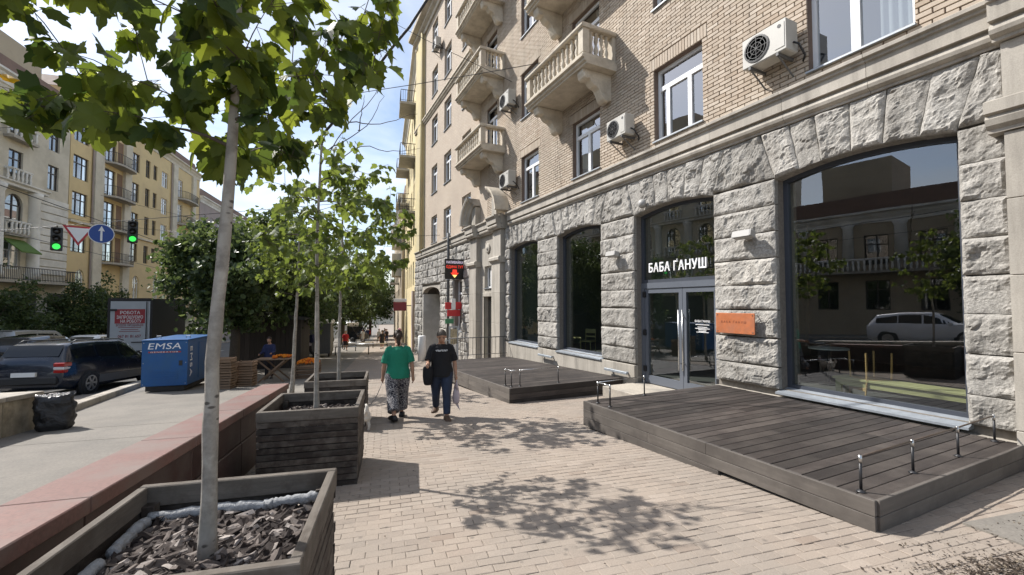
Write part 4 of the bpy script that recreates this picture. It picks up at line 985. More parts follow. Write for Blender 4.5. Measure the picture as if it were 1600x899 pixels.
def far_building(name, label, u, v0, L, zr, wall_mat, wins, base=-1.0, trim=m_white, roof_ov=.5, depth=9, room=True, frame=None, flip=None, cat='building'):
    """wins: (x, w, z0, z1, arched, framemat); z absolute"""
    M = frame or facade_frame(u, v0); zb = M.translation.z
    o = thing(name, label, cat, M=M); W = lambda z: z-zb
    holes = [(x, x+w, W(z0), W(z1)) for x, w, z0, z1, *_ in wins]
    lwall(L, -3, W(zr), holes, wall_mat, o)
    for x, w, z0, z1, ar, fm in wins:
        a, b = win_meshes(w, z1-z0, fm, ar, 2 if w > 1.7 else 1)
        win = inst('window', a, o, T(x, .12, W(z0))); inst('pane', b, win); inst('room', ROOMB, win, S3(w, 1, z1-z0))
        if ar:
            n = 8; r = w/2
            for s in (0, 1):
                pts = [(x+(w if s else 0), W(z1)+.02), (x+(w if s else 0), W(z1)-r)]+[(x+r+(1 if s else -1)*r*math.cos(R(90*i/n)), W(z1)-r+r*math.sin(R(90*i/n))) for i in range(1, n+1)]+[(x+r, W(z1)+.02)]
                MB().prism(pts, -.004, .12).build('spandrel', wall_mat, o)
    MB().prism([(.02, W(zr)-.9), (-.08, W(zr)-.88), (-.1, W(zr)-.6), (-roof_ov*.5, W(zr)-.4), (-roof_ov*.6, W(zr)-.25), (-roof_ov, W(zr)-.15), (-roof_ov, W(zr)), (.02, W(zr)+.05)], 0, L, 'x').build('eaves', trim, o)
    MB().prism([(0, W(zr)+.03), (L, W(zr)+.03), (L-1, W(zr)+1.3), (1, W(zr)+1.3)], .3, depth).build('roof', m_roofm, o)
    mb = MB(); mb.add([(0, 0, -3), (0, depth, -3), (0, depth, W(zr)), (0, 0, W(zr))], [(3, 2, 1, 0)]); mb.build('side_wall', wall_mat, o)
    mb = MB(); mb.add([(L, 0, -3), (L, depth, -3), (L, depth, W(zr)), (L, 0, W(zr))], [(0, 1, 2, 3)]); mb.build('side_wall', wall_mat, o)
    return o, W
def iron_balcony(o, x0, x1, z, dep=1.0, curved=True, rail='iron', n=10):
    pts = []
    for i in range(n+1):
        f = i/n; y = -dep*(1-(2*f-1)**4)**.5 if curved else -dep
        if not curved and i in (0, n): pass
        pts.append((x0+(x1-x0)*f, y))
    if not curved: pts = [(x0, .0)]+pts+[(x1, .0)]
    B = MB().prism([(p[0], p[1]) for p in pts], z-.18, z, 'z').build('balcony', m_slab, o)
    if rail == 'iron':
        mb = MB(); P = [Vector((p[0], p[1]*.95, z+.95)) for p in pts]; mb.tube(P, .03, 4); mb.tube([p-Vector((0, 0, .85)) for p in P], .02, 4); mb.build('railing', m_iron, B)
        tot = MB()
        for a, b in zip(P[:-1], P[1:]):
            k = max(1, int((b-a).length/.16))
            for i in range(k): q = a.lerp(b, i/k); tot.box((q.x-.012, q.y-.012, z), (q.x+.012, q.y+.012, z+.94))
        tag(tot.build('railing_bars', m_iron, B), kind='stuff')
    else:
        mb = MB(); P = [Vector((p[0], p[1]*.92, z+.85)) for p in pts]
        for a, b in zip(P[:-1], P[1:]):
            mb.tube([a, b], .09, 6)
        mb.build('handrail', m_white, B)
        for a, b in zip(P[:-1], P[1:]):
            k = max(1, int((b-a).length/.3))
            for i in range(k): q = a.lerp(b, (i+.5)/k); inst('baluster', BMEW, B, T(q.x, q.y, z))
    return B
BMEW = MB().lathe([(.09, 0), (.05, .08), (.1, .25), (.06, .5), (.09, .8)], 7).mesh('baluster', m_white, True)
# ---- cream classical building, v 24..46
L = 25.0; v0 = 21.0; X = lambda v: v-v0
wins = []
for c in (22.6, 26.2, 29.8, 33.4, 37.0, 40.45):
    wins += [(X(c)-.8, 1.6, 7.15, 9.7, True, m_dkwin), (X(c)-.65, 1.3, 10.9, 12.9, False, m_dkwin), (X(c)-.6, 1.2, 14.1, 15.8, False, m_dkwin), (X(c)-.75, 1.5, 4.2, 6.2, False, m_pvc)]
wins += [(X(44.2)-.6, 1.2, 10.9, 12.9, False, m_dkwin), (X(44.2)-.6, 1.2, 14.1, 15.8, False, m_dkwin)]
crm, W = far_building('classical_building', 'cream classical building with white half columns, arched windows and green awning', -26, v0, L, 18.2, m_cream, wins)
for c in (20.9, 24.4, 28.0, 31.6, 35.2, 38.75, 42.1):
    MB().lathe([(.5, W(3.4)), (.5, W(3.9)), (.4, W(4.0)), (.36, W(9.6)), (.46, W(9.8)), (.5, W(10.1))], 14, T(X(c), -.15, 0)).build('half_column', m_white, crm, True)
for c in (22.6, 26.2, 29.8, 33.4, 37.0, 40.45):
    iron_balcony(crm, X(c)-.95, X(c)+.95, W(6.75), .45, False, 'stone', 5); iron_balcony(crm, X(c)-.95, X(c)+.95, W(10.55), .45, False, 'stone', 5); iron_balcony(crm, X(c)-1.2, X(c)+1.2, W(13.75), .6, False, 'stone', 5)
MB().prism([(.02, W(10.1)), (-.5, W(10.12)), (-.5, W(10.3)), (-.65, W(10.4)), (-.65, W(10.5)), (.02, W(10.5))], 0, L-3, 'x').build('entablature', m_white, crm)
for i, z in enumerate(np.arange(4.0, 10, .62)):
    MB().box((X(42.7), -.12, W(z)), (X(45.9), .02, W(z)+.56), bev=.03).build('rusticated_band', m_white, crm)
lb = iron_balcony(crm, 0, L, W(3.35), 1.1, False, 'iron', 8)
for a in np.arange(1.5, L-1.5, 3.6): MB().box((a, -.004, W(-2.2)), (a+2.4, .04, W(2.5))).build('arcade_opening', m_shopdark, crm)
aw = MB(); aw.prism([(0, W(6.4)), (-1.1, W(5.45)), (-1.1, W(5.35)), (0, W(6.3))], X(39.6), X(41.5), 'x'); aw.build('awning', MAT('green_canvas', (.10, .17, .04), .9, .15, 6), crm)
MB().box((X(28), 1.5, W(18.2)), (X(45), 6, W(22))).build('attic', m_beige, crm)
# ---- yellow building, v 46..73
v0 = 46.1; L = 27.0; wins = []
ZW = [(6.2, 8.2), (9.45, 11.5), (12.7, 14.75), (16.0, 18.0)]
for z0, z1 in ZW:
    wins += [(X(46.5), 2.0, z0, z1, False, m_dkwin), (X(55.4), 1.6, z0, z1, False, m_dkwin), (X(58.3), .95, z0, z1, False, m_dkwin), (X(60.0), .85, z0+.2, z1-.1, False, m_dkwin), (X(62.0), 1.5, z0-.1, z1-.2, False, m_pvc)]
    wins += [(X(50.9), 1.7, z0-.4, z1+.1, False, m_dkwin), (X(66.3), 1.4, z0-.3, z1, False, m_pvc)]
for c in (47.2, 56.3, 60.6, 68.5): wins.append((X(c), 1.2, 2.2, 4.7, True, m_pvc))
yel, W = far_building('yellow_building', 'tall yellow plaster building with pale pilasters and curved iron balconies', -26, v0, L, 20.4, m_yellow, wins, trim=m_cream)
for a, b in ((49.1, 50.4), (53.9, 55.1), (64.5, 65.7), (70.3, 71.4)): MB().box((X(a), -.25, W(-2)), (X(b), .02, W(19.4))).build('pilaster', m_cream, yel)
for z0, z1 in ZW:
    iron_balcony(yel, X(50.5), X(55.0), W(z0-.55), 1.15); iron_balcony(yel, X(65.8), X(71.0), W(z0-.55), 1.15)
    MB().box((X(52.9), -.02, W(z0-.5)), (X(53.8), .015, W(z1+.1))).build('brown_panel', MAT('brown_panel', (.22, .14, .09), .9, .1, 3), yel)
MB().box((X(46.1), -.2, W(8.75)), (X(50.3), .02, W(8.95))).build('string_course', m_cream, yel)
MB().box((X(55.2), -.2, W(8.75)), (X(64.4), .02, W(8.95))).build('string_course', m_cream, yel)
for q in (49.0, 64.3): MB().tube([(X(q), -.12, W(-2)), (X(q), -.12, W(19.5))], .07, 6).build('downpipe', m_grey, yel)
# ---- further buildings of the left side
def rows(x0, x1, step, zs, w, fm, ar=False): return [(x, w, a, b, ar, fm) for x in np.arange(x0, x1, step) for a, b in zs]
far_building('grey_building', 'mauve grey building beyond the yellow one with rows of windows', -26, 73.3, 26, 17.5, m_grey, rows(1.2, 24.5, 3.0, [(2.5, 4.6), (6, 8.1), (9.5, 11.6), (13, 15)], 1.3, m_pvc))
far_building('beige_building', 'beige building far down the street behind the dark trees', -26, 99.5, 30, 15.0, m_beige, rows(1.2, 28, 3.2, [(0.5, 2.6), (4, 6.1), (7.5, 9.6), (11, 13)], 1.4, m_dkwin))
opp, W = far_building('grand_building', 'ornate pale building across the street mirrored in the shop windows', -26, -14, 35, 8.6, m_beige, rows(1.3, 33.5, 3.1, [(1.2, 3.4), (4.6, 6.8)], 1.45, m_dkwin), trim=m_white)
for a in np.arange(.6, 34.6, 3.1): MB().lathe([(.4, W(4.2)), (.34, W(7.4)), (.46, W(7.7))], 10, T(a, -.1, 0)).build('half_column', m_white, opp, True)
MB().box((26, 1, W(8.5)), (30.5, 6, W(12.8))).build('roof_tower', m_beige, opp)
iron_balcony(opp, 2, 33, W(4.1), .9, False, 'stone', 12)
# ---- right side beyond the brick block: facade faces the street (towards -u)
def right_frame(u, v): return Matrix.Translation(P3(u, v)) @ RZ(-math.pi/2-PHI)
# here local x runs from far to near, so the origin sits at the far end
v1 = 52.0; L = 20.3; Xr = lambda v: v1-v
wins = [(Xr(v)-.65, 1.3, a, b, False, m_pvc) for v in np.arange(34, 51.5, 3.1) for a, b in ((3.2, 5.2), (6.5, 8.5), (9.8, 11.8), (13.1, 15.1), (16.4, 18.4))]
yr, W = far_building('pale_yellow_building', 'pale yellow building adjoining the brick block with drainpipe and balconies', 0, 0, L, 20.6, m_palewall, wins, trim=m_cream, frame=right_frame(2.35, v1))
MB().tube([(Xr(31.95), -.1, W(-3)), (Xr(31.95), -.1, W(19.8))], .09, 8).build('downpipe', m_palewall, yr)
for vv_, zs_ in ((37.1, (18.6, 14.2, 9.7)), (46.4, (15.9, 12.4, 8.2))):
    for z in zs_: iron_balcony(yr, Xr(vv_)-1.5, Xr(vv_)+1.5, W(z-.5), 1.25, False)
MB().box((Xr(33.6), -.35, W(-3)), (Xr(32.4), .02, W(2.6))).build('shop_pier', m_grey, yr)
v1 = 92.0; wins = [(Xr(v)-.7, 1.4, a, b, False, m_dkwin) for v in np.arange(54, 91, 3.3) for a, b in ((1.5, 3.6), (5, 7.1), (8.5, 10.6), (12, 13.6))]
gr, W = far_building('grey_corner_building', 'weathered grey building with bay windows beyond the pale yellow one', 0, 0, 39.8, 14.6, m_beige, wins, frame=right_frame(2.0, v1))
for z in (5, 8.5): MB().box((Xr(57.5), -1.1, W(z)), (Xr(54.5), .02, W(z+2.8)), bev=.05).build('glazed_balcony', m_cream, gr)
for z in (4.5, 11.5): iron_balcony(gr, Xr(63.5), Xr(60.5), W(z), 1.2, False)
# end of the street
far_building('distant_building', 'distant pale building closing the end of the street', 0, 0, 60, 6.0, m_cream, rows(2, 58, 4, [(-4, -1.5), (0, 2.2), (3, 4.8)], 1.8, m_dkwin), frame=Matrix.Translation(P3(-12, 190)) @ RZ(-PHI))
# ================================================================== background trees
def bg_tree(name, label, base_, h, cr, cz, rz_, mleaf, n_clump, per, ls, seed, trunk_r=.16, group=None, gap=.0):
    random.seed(seed); rg = np.random.default_rng(seed)
    o = thing(name, label, 'tree', base_, 0, group)
    MB().tube([(0, 0, -.1), (.05, 0, cz*.4), (-.05, .05, cz), (0, 0, cz+rz_*.5)], [trunk_r*1.2, trunk_r, trunk_r*.75, trunk_r*.3], 9).build('trunk', m_twig, o, True)
    cl = rg.normal(size=(n_clump, 3)); cl /= np.linalg.norm(cl, axis=1)[:, None]; cl *= (rg.uniform(.15, 1, n_clump)**.4)[:, None]
    cl *= (1+.24*rg.normal(size=n_clump))[:, None]*(1+.22*np.sin(3*np.arctan2(cl[:, 1], cl[:, 0])+seed)*(1-np.abs(cl[:, 2])))[:, None]; cl = cl*np.array([cr, cr, rz_])+np.array([0, 0, cz])
    mb = MB()
    for c in cl[::3]:
        s = Vector((0, 0, cz*.75)); m = s.lerp(Vector(c), .5)+Vector((0, 0, .25)); mb.tube([s, m, c], [trunk_r*.4, trunk_r*.22, .012], 5, caps=False)
    tag(mb.build('limbs', m_twig, o, True), kind='stuff')
    N = n_clump*per; ctr = np.repeat(cl, per, 0)+rg.normal(size=(N, 3))*np.array([cr, cr, rz_*.8])*.13
    d = rg.normal(size=(N, 3)); d[:, 2] -= .5; d /= np.linalg.norm(d, axis=1)[:, None]; nr = rg.normal(size=(N, 3)); nr[:, 2] += .6
    x = np.cross(d, nr); x /= np.linalg.norm(x, axis=1)[:, None]+1e-9; s = (ls*rg.uniform(.6, 1.25, N))[:, None]; z = np.cross(x, d)
    q = np.stack([ctr, ctr+d*s*.22+x*s*.3+z*s*.07, ctr+d*s*.62+x*s*.32+z*s*.07, ctr+d*s-z*s*.08, ctr+d*s*.62-x*s*.32+z*s*.07, ctr+d*s*.22-x*s*.3+z*s*.07], 1).reshape(-1, 3)
    fq_ = np.arange(N*6).reshape(-1, 6); tri = np.concatenate([fq_[:, [0, 1, 2]], fq_[:, [0, 2, 3]], fq_[:, [0, 3, 4]], fq_[:, [0, 4, 5]]])
    tag(inst('crown', npmesh('crown', q, tri, mleaf), o), kind='stuff'); return o
m_lind = LEAF('linden_leaf', (.028, .05, .018), (.08, .115, .042), .34, .42); m_lind2 = LEAF('chestnut_leaf', (.028, .045, .014), (.05, .08, .022), .3)
bg_tree('street_tree', 'dense dark street tree casting shade over the market hut', P3(-5.0, 23.4), 6, 2.7, 4.5, 2.4, m_lind, 100, 120, .2, 41, group='trees along the left footway')
bg_tree('street_tree', 'dense dark street tree right behind the blue generator', P3(-5.5, 19.0), 6, 1.85, 3.8, 1.8, m_lind, 120, 130, .2, 31, group='trees along the left footway')
bg_tree('street_tree', 'dark street tree shading the fruit stall', P3(-6.3, 27), 6, 3.0, 4.3, 2.8, m_lind, 110, 120, .21, 32, group='trees along the left footway')
bg_tree('street_tree', 'street tree overhanging the grey kiosk', P3(-5.4, 34), 8, 3.2, 4.7, 3.0, m_lind, 110, 110, .23, 33, group='trees along the left footway')
bg_tree('street_tree', 'tall street tree over the distant white van', P3(-4.4, 52), 9, 3.8, 6.0, 3.8, m_lind2, 110, 110, .27, 34, .2, group='trees along the left footway')
bg_tree('street_tree', 'far street tree at the end of the market stalls', P3(-4.5, 68), 10, 4.2, 6.5, 4.2, m_lind2, 100, 100, .32, 35, .2, group='trees along the left footway')
bg_tree('street_tree', 'farthest broad street tree at the bend of the street', P3(-2.5, 88), 12, 5.5, 7.5, 5.2, m_lind2, 100, 100, .4, 36, .25, group='trees along the left footway')
bg_tree('street_tree', 'small conical tree in front of the yellow building', P3(-22.6, 44.2), 6, 1.7, 3.3, 3.0, m_lind, 90, 90, .2, 37, .1, group='trees across the street')
bg_tree('street_tree', 'rounded tree in front of the cream building corner', P3(-22.8, 41.2), 5, 1.9, 2.8, 2.2, m_lind, 90, 90, .2, 38, .1, group='trees across the street')
bg_tree('street_tree', 'dark tree before the arcade at the left picture edge', P3(-22.5, 33.5), 5, 2.2, 2.6, 2.2, m_lind, 90, 90, .2, 39, .1, group='trees across the street')
bg_tree('street_tree', 'tree across the road mirrored in the large shop window', P3(-21, 6.0), 8, 2.4, 4.5, 2.8, m_lind, 90, 80, .25, 40, .18, group='trees across the street')
# ================================================================== vehicles
m_tyre = PAINT('tyre_rubber', (.018, .018, .019), .85); m_rimm = MAT('alloy_rim', (.5, .5, .51), .3, .05, 5, metal=.9); m_carglass = PAINT('car_glass', (.01, .012, .014), .06)
m_plast = PAINT('black_plastic', (.02, .02, .021), .6); m_redl = PAINT('tail_lamp_red', (.35, .012, .01), .15, coat=1); m_clear = PAINT('lamp_clear', (.62, .62, .62), .12, coat=1); m_trim = PAINT('grey_trim', (.1, .1, .1), .5)
WAGON = [(-2.25, .45, .78, .80, .72, .55), (-2.21, .32, .93, .97, .81, .66), (-2.1, .26, .97, 1.14, .845, .66), (-1.93, .22, .99, 1.40, .86, .64), (-1.75, .2, .99, 1.46, .87, .64), (-.8, .2, .98, 1.50, .88, .65), (.2, .2, .96, 1.49, .88, .65), (.55, .2, .95, 1.43, .88, .64), (1.05, .2, .94, 1.12, .87, .66), (1.28, .2, .92, .965, .86, .72), (1.8, .2, .84, .875, .84, .68), (2.1, .25, .73, .76, .80, .6), (2.22, .35, .6, .62, .72, .5)]
SUVP = [(-2.3, .5, .85, .87, .74, .6), (-2.25, .35, 1.05, 1.1, .86, .7), (-2.1, .3, 1.1, 1.3, .9, .7), (-1.85, .26, 1.1, 1.6, .93, .68), (-.8, .25, 1.08, 1.69, .94, .69), (.2, .25, 1.06, 1.67, .94, .69), (.5, .25, 1.05, 1.58, .94, .68), (1.05, .25, 1.05, 1.2, .94, .7), (1.25, .25, 1.04, 1.09, .93, .78), (1.9, .28, .98, 1.02, .91, .74), (2.2, .3, .88, .92, .88, .68), (2.32, .38, .72, .74, .8, .55)]
VANP = [(-2.5, .5, 1.0, 1.9, .86, .72), (-2.45, .32, 1.05, 1.95, .93, .78), (-1.5, .28, 1.05, 2.0, .95, .8), (.6, .28, 1.05, 1.98, .95, .8), (.95, .28, 1.05, 1.85, .95, .78), (1.6, .28, 1.05, 1.28, .94, .74), (1.8, .28, 1.02, 1.1, .93, .76), (2.3, .3, .9, .95, .88, .68), (2.45, .4, .65, .67, .76, .5)]
def vehicle(name, label, loc, heading, prof, paint, side_w, wheels=(-1.35, 1.33), wr_=.32, group='vehicles on the road', tail=True, rails=False, slope=0, cat='car', ws=(.6, 1.22), rw=(-2.12, -1.92), lower=None):
    o = thing(name, label, cat, M=Matrix.Translation(loc) @ RZ(heading) @ RX(slope) @ RZ(math.pi/2))  # local x forward, heading 0 = +Y
    A = np.array(prof); xs_ = A[:, 0]; itp = lambda x: [float(np.interp(x, xs_, A[:, k])) for k in range(1, 6)]
    xx = sorted(set(list(xs_)+list(np.linspace(xs_[0]+.1, xs_[-1]-.1, 30))))
    def half(x):
        zl, zb, zr, w, wr = itp(x); return [(.0, zl), (w*.85, zl), (w*.97, zl+.1), (w*1.0, zl+.3*(zb-zl)), (w*1.015, zl+.62*(zb-zl)), (w, zb-.07), (w*.965, zb), (wr+.02, zr-.055), (wr*.93, zr-.012), (wr*.6, zr+.008), (0, zr+.014)]
    rings = []
    for x in xx:
        h_ = half(x); rings.append([(x, -y, z) for y, z in h_]+[(x, y, z) for y, z in reversed(h_[1:-1])])
    bd = MB().loft(rings).build('body', paint, o, True)
    m = bd.modifiers.new('edge', 'EDGE_SPLIT'); m.split_angle = R(38)
    def side(x, t, s, off=.006):
        zl, zb, zr, w, wr = itp(x); return (x, s*((w*.965+(wr+.02-w*.965)*t)+off), zb+(zr-.055-zb)*t+off*.4)
    for s in (-1, 1):
        for (a, b, t0a, t1a, t0b, t1b) in side_w:
            n = 6; mb = MB(); mb.grid(lambda p, q: side(a+(b-a)*p, (t0a+(t0b-t0a)*p)*(1-q)+(t1a+(t1b-t1a)*p)*q, s), n, 3); mb.build('side_window', m_carglass, o, True)
        if lower:
            mb = MB(); mb.grid(lambda p, q: (lower[0]+(lower[1]-lower[0])*p, s*(itp(lower[0]+(lower[1]-lower[0])*p)[3]*1.012+.008), .3+.22*q), 8, 1); mb.build('sill_trim', m_trim, o)
        for x in (.12, -.75): 
            zl, zb, zr, w, wr = itp(x); MB().box((x-.1, s*w*1.0-.01, zb-.17), (x+.1, s*w*1.0+.022, zb-.13)).build('door_handle', paint, o)
        MB().box((.88, s*.87-(.0 if s < 0 else .0), .96+(.06 if prof is not WAGON else 0)), (1.02, s*1.06, 1.1+(.06 if prof is not WAGON else 0)), bev=.03).build('mirror', paint, o)
        if rails: MB().tube([(-1.7, s*.6, 1.46), (-1.55, s*.6, 1.53), (.2, s*.6, 1.545), (.45, s*.6, 1.48)], .02, 6).build('roof_rail', m_trim, o, True)
        for x in wheels:
            zl, zb, zr, w, wr = itp(x)
            ar = MB().lathe([(wr_+.065, 0), (wr_+.065, .03)], 20, T(x, s*(w+.012), wr_+.01) @ RX(s*math.pi/2)); ar.build('wheel_arch', m_plast, o)
            wl = MB().lathe([(wr_*.62, -.1), (wr_*.93, -.1), (wr_, -.06), (wr_, .06), (wr_*.93, .1), (wr_*.62, .1)], 22, T(x, s*(w-.06), wr_) @ RX(math.pi/2)).build('wheel', m_tyre, o, True)
            mb = MB().lathe([(wr_*.66, 0), (wr_*.6, .02), (wr_*.58, .0), (.02, .0)], 20, T(x, s*(w+.03), wr_) @ RX(s*-math.pi/2))
            mb.build('rim', m_plast, wl)
            sp_ = MB()
            for k in range(6):
                M = T(x, s*(w+.05), wr_) @ RY(k*math.pi/3) @ T(wr_*.33, 0, 0); sp_.box((-wr_*.3, -.012, -.028), (wr_*.3, .012, .028), M)
            sp_.lathe([(wr_*.68, -.012), (wr_*.68, .012), (wr_*.58, .012), (wr_*.58, -.012)], 20, T(x, s*(w+.045), wr_) @ RX(math.pi/2)); sp_.build('spokes', m_rimm, wl)
        zl, zb, zr, w, wr = itp(xs_[-1]-.12); MB().box((xs_[-1]-.32, s*w*.86-.13, zb-.16), (xs_[-1]-.055, s*w*.86+.1, zb-.03), bev=.03).build('headlight', m_clear, o)
    def roofpt(x, f): zl, zb, zr, w, wr = itp(x); return (x, f*wr*.92, zr+.022-.02*abs(f))
    MB().grid(lambda p, q: roofpt(ws[0]+(ws[1]-ws[0])*p, -1+2*q), 5, 6).build('windscreen', m_carglass, o, True)
    def rpt(x, f): zl, zb, zr, w, wr = itp(x); return (x-.02, f*wr*.94, zr+.005)
    MB().grid(lambda p, q: rpt(rw[0]+(rw[1]-rw[0])*p, -1+2*q), 4, 6).build('rear_window', m_carglass, o, True)
    if tail:
        for s in (-1, 1):
            MB().box((-2.27, s*.74-.12, .84), (-2.02, s*.74+.125, .95), bev=.02).build('tail_lamp', m_redl, o); MB().box((-2.27, s*.74-.115, .765), (-2.03, s*.74+.12, .838), bev=.015).build('tail_lamp', m_clear, o); MB().box((-2.27, s*.74-.11, .68), (-2.03, s*.74+.115, .763), bev=.015).build('tail_lamp', m_redl, o)
        MB().box((-2.31, -.72, .38), (-2.18, .72, .6), bev=.04).build('rear_bumper', m_plast, o)
    else:
        x = xs_[-1]; MB().box((x-.09, -.42, .5), (x+.02, -.03, .72), bev=.03).build('grille', m_plast, o); MB().box((x-.09, .03, .5), (x+.02, .42, .72), bev=.03).build('grille', m_plast, o); MB().box((x-.14, -.7, .33), (x+.0, .7, .46), bev=.03).build('air_intake', m_plast, o)
    MB().box((-2.315, -.26, .6), (-2.24, .26, .71)).build('number_plate', m_paper, o) if tail else MB().box((xs_[-1]-.02, -.26, .42), (xs_[-1]+.035, .26, .53)).build('number_plate', m_paper, o)
    return o
SWG = [(-1.88, -1.05, .14, .72, .14, .86), (-.98, -.08, .13, .86, .12, .88), (.0, .92, .12, .88, .1, .62)]
pn = PAINT('dark_blue_paint', (.006, .011, .024), .25, coat=.7); 
def onroad(u, v): p = P3(u, v, -.05); return p
def place_dir(u, v, heading): return gslope(v)*math.cos(heading)
vehicle('station_wagon', 'dark blue station wagon parked behind the low stone wall', onroad(-8.75, 16.65), -R(14), WAGON, pn, SWG, rails=True, slope=-.058, lower=(-1.0, .95))
vehicle('suv', 'white oncoming car with dark kidney grilles beside the box truck', onroad(-17.7, 33.5), math.pi-R(12), SUVP, PAINT('white_paint', (.72, .73, .74), .25, coat=1), [(-1.85, -1.0, .15, .7, .14, .85), (-.95, -.05, .12, .86, .12, .86), (.02, .92, .12, .86, .1, .55)], wheels=(-1.4, 1.45), wr_=.37, tail=False, slope=.058, ws=(.55, 1.2), rw=(-2.1, -1.87))
vehicle('van', 'silver passenger van parked on the far side of the road', onroad(-19.6, 32.0), -R(9.5), VANP, PAINT('silver_paint', (.42, .42, .42), .3, coat=.6, metal=.4), [(-2.3, -1.0, .12, .82, .1, .85), (-.9, .3, .1, .85, .1, .85), (.4, 1.3, .1, .85, .08, .6)], wheels=(-1.5, 1.6), wr_=.34, slope=-.058, cat='van', ws=(1.0, 1.58), rw=(-2.49, -2.46))
vehicle('suv', 'black car in the middle lane in front of the silver van', onroad(-15.2, 25.5), -R(9.5), SUVP, PAINT('black_paint', (.012, .012, .014), .2, coat=1), [(-1.85, -1.0, .15, .7, .14, .85), (-.95, -.05, .12, .86, .12, .86), (.02, .92, .12, .86, .1, .55)], wheels=(-1.4, 1.45), wr_=.36, slope=-.058, ws=(.55, 1.2), rw=(-2.1, -1.87))
vehicle('suv', 'white car across the road mirrored in the large shop window', onroad(-15.0, 8.0), math.pi-R(9.5), SUVP, PAINT('white_paint_b', (.7, .7, .72), .25, coat=1), [(-1.85, -1.0, .15, .7, .14, .85), (-.95, -.05, .12, .86, .12, .86), (.02, .92, .12, .86, .1, .55)], wheels=(-1.4, 1.45), wr_=.37, tail=False, slope=.05, ws=(.55, 1.2), rw=(-2.1, -1.87))
# ---- box truck seen from behind
m_board = MAT('truck_white', (.40, .41, .42), .5, .08, 3); m_tred = PAINT('poster_red', (.30, .03, .035), .6); m_dkred = PAINT('poster_darkred', (.22, .02, .025), .6); m_rust = MAT('truck_dark', (.03, .027, .026), .7, .3, 6)
tk = thing('box_truck', 'box truck with a red and white job advert on its back door', 'truck', M=Matrix.Translation(onroad(-10.75, 23.2)) @ RZ(-R(4)) @ S3(.74, 1, 1))
MB().box((-1.05, .05, .85), (1.05, 4.6, 3.25)).build('cargo_box', m_rust, tk)
mb = MB()
for a, b in (((-1.07, -.02, .83), (-.95, .06, 3.27)), ((.97, -.02, .83), (1.07, .06, 3.27)), ((-.95, -.02, 3.15), (.97, .06, 3.27)), ((-.95, -.02, .83), (.97, .06, .93))): mb.box(a, b)
mb.build('door_frame', m_rust, tk)
dl_ = MB().box((-.93, -.035, .95), (.86, .03, 3.13)).build('rear_door', m_board, tk); MB().box((.875, -.035, .95), (.955, .03, 3.13)).build('rear_door', m_board, tk)
MB().tube([(.8, -.07, .96), (.8, -.07, 3.12)], .022, 8).build('lock_bar', m_rust, dl_, True); MB().box((.1, -.075, 1.3), (.8, -.045, 1.34)).build('lock_handle', m_rust, dl_)
for z in (2.7, 1.2): MB().box((-1.0, -.07, z), (-.62, -.036, z+.09)).build('hinge', m_rust, dl_)
MB().box((-.72, -.042, 2.15), (.72, -.037, 2.78)).build('advert_panel', m_tred, dl_)
FACE = RX(math.pi/2)
text('advert_text', 'РОБОТА', .19, m_paper, dl_, T(0, -.046, 2.62) @ FACE, .002, .002, width=.95); text('advert_text', 'ЗАПРОШУЄМО', .19, m_paper, dl_, T(0, -.046, 2.42) @ FACE, .002, .002, width=1.25); text('advert_text', 'НА РОБОТУ', .19, m_paper, dl_, T(.05, -.046, 2.24) @ FACE, .002, .002, width=1.0)
text('advert_text', 'ВОДІЇВ ПРОДАВЦІВ', .14, m_dkred, dl_, T(0, -.04, 2.07) @ FACE, .002, .001, width=1.3)
text('advert_text', '067 81 81 657', .17, m_dkred, dl_, T(0, -.04, 1.58) @ FACE, .002, .002, width=1.1)
for z, w in ((1.97, .55), (1.88, .42), (1.80, .5)): MB().box((-w, -.04, z-.012), (w, -.036, z+.012)).build('advert_rule', m_dkred, dl_)
MB().box((-1.0, .0, .45), (1.0, .12, .62), bev=.02).build('bumper', m_rust, tk); MB().box((-.9, .3, .35), (.9, 6.4, .83)).build('chassis', m_rust, tk)
MB().prism([(4.75, .5), (6.7, .5), (6.75, 1.4), (6.3, 2.5), (4.75, 2.5)], -1.0, 1.0, 'x').build('cab', PAINT('cab_white', (.6, .6, .6), .3, coat=.5), tk)
for s in (-1, 1):
    for y in (1.0, 5.6): MB().lathe([(.26, -.13), (.42, -.13), (.45, -.08), (.45, .08), (.42, .13), (.26, .13)], 20, T(s*.85, y, .45) @ RY(math.pi/2)).build('wheel', m_tyre, tk, True)
    MB().box((s*.8-.12, -.03, .64), (s*.8+.12, .04, .74), bev=.01).build('tail_lamp', m_redl, tk)
# ---- blue generator
m_blue = MAT('generator_blue', (.011, .082, .25), .45, .15, 2.5, col2=(.02, .09, .22), scale2=1.8)
ge = thing('generator', 'bright blue generator cabinet with white lettering on the left footway', 'generator', M=Matrix.Translation((-2.85, 15.05, gz(-2.85, 15.05))) @ RZ(-PHI))
MB().box((-1.08, 0, .16), (0, 2.1, 1.42), bev=.012).build('cabinet', m_blue, ge); MB().box((-1.1, -.012, 1.421), (.02, 2.12, 1.45), bev=.008).build('roof_sheet', m_blue, ge)
MB().box((-1.0, .05, .02), (-.08, 2.05, .159)).build('skid', m_rust, ge)
m_wlet = PAINT('white_lettering', (.75, .76, .78), .5)
text('lettering', 'EMSA', .24, m_wlet, ge, T(-.55, -.004, 1.26) @ FACE, .003, 0, width=.78, space=1.05, shear=.2)
MB().box((-.93, -.006, 1.085), (-.16, -.001, 1.125)).build('red_stripe', m_tred, ge); text('lettering', 'GENERATOR', .05, m_wlet, ge, T(-.55, -.01, 1.105) @ FACE, .001, 0, width=.66, space=1.3)
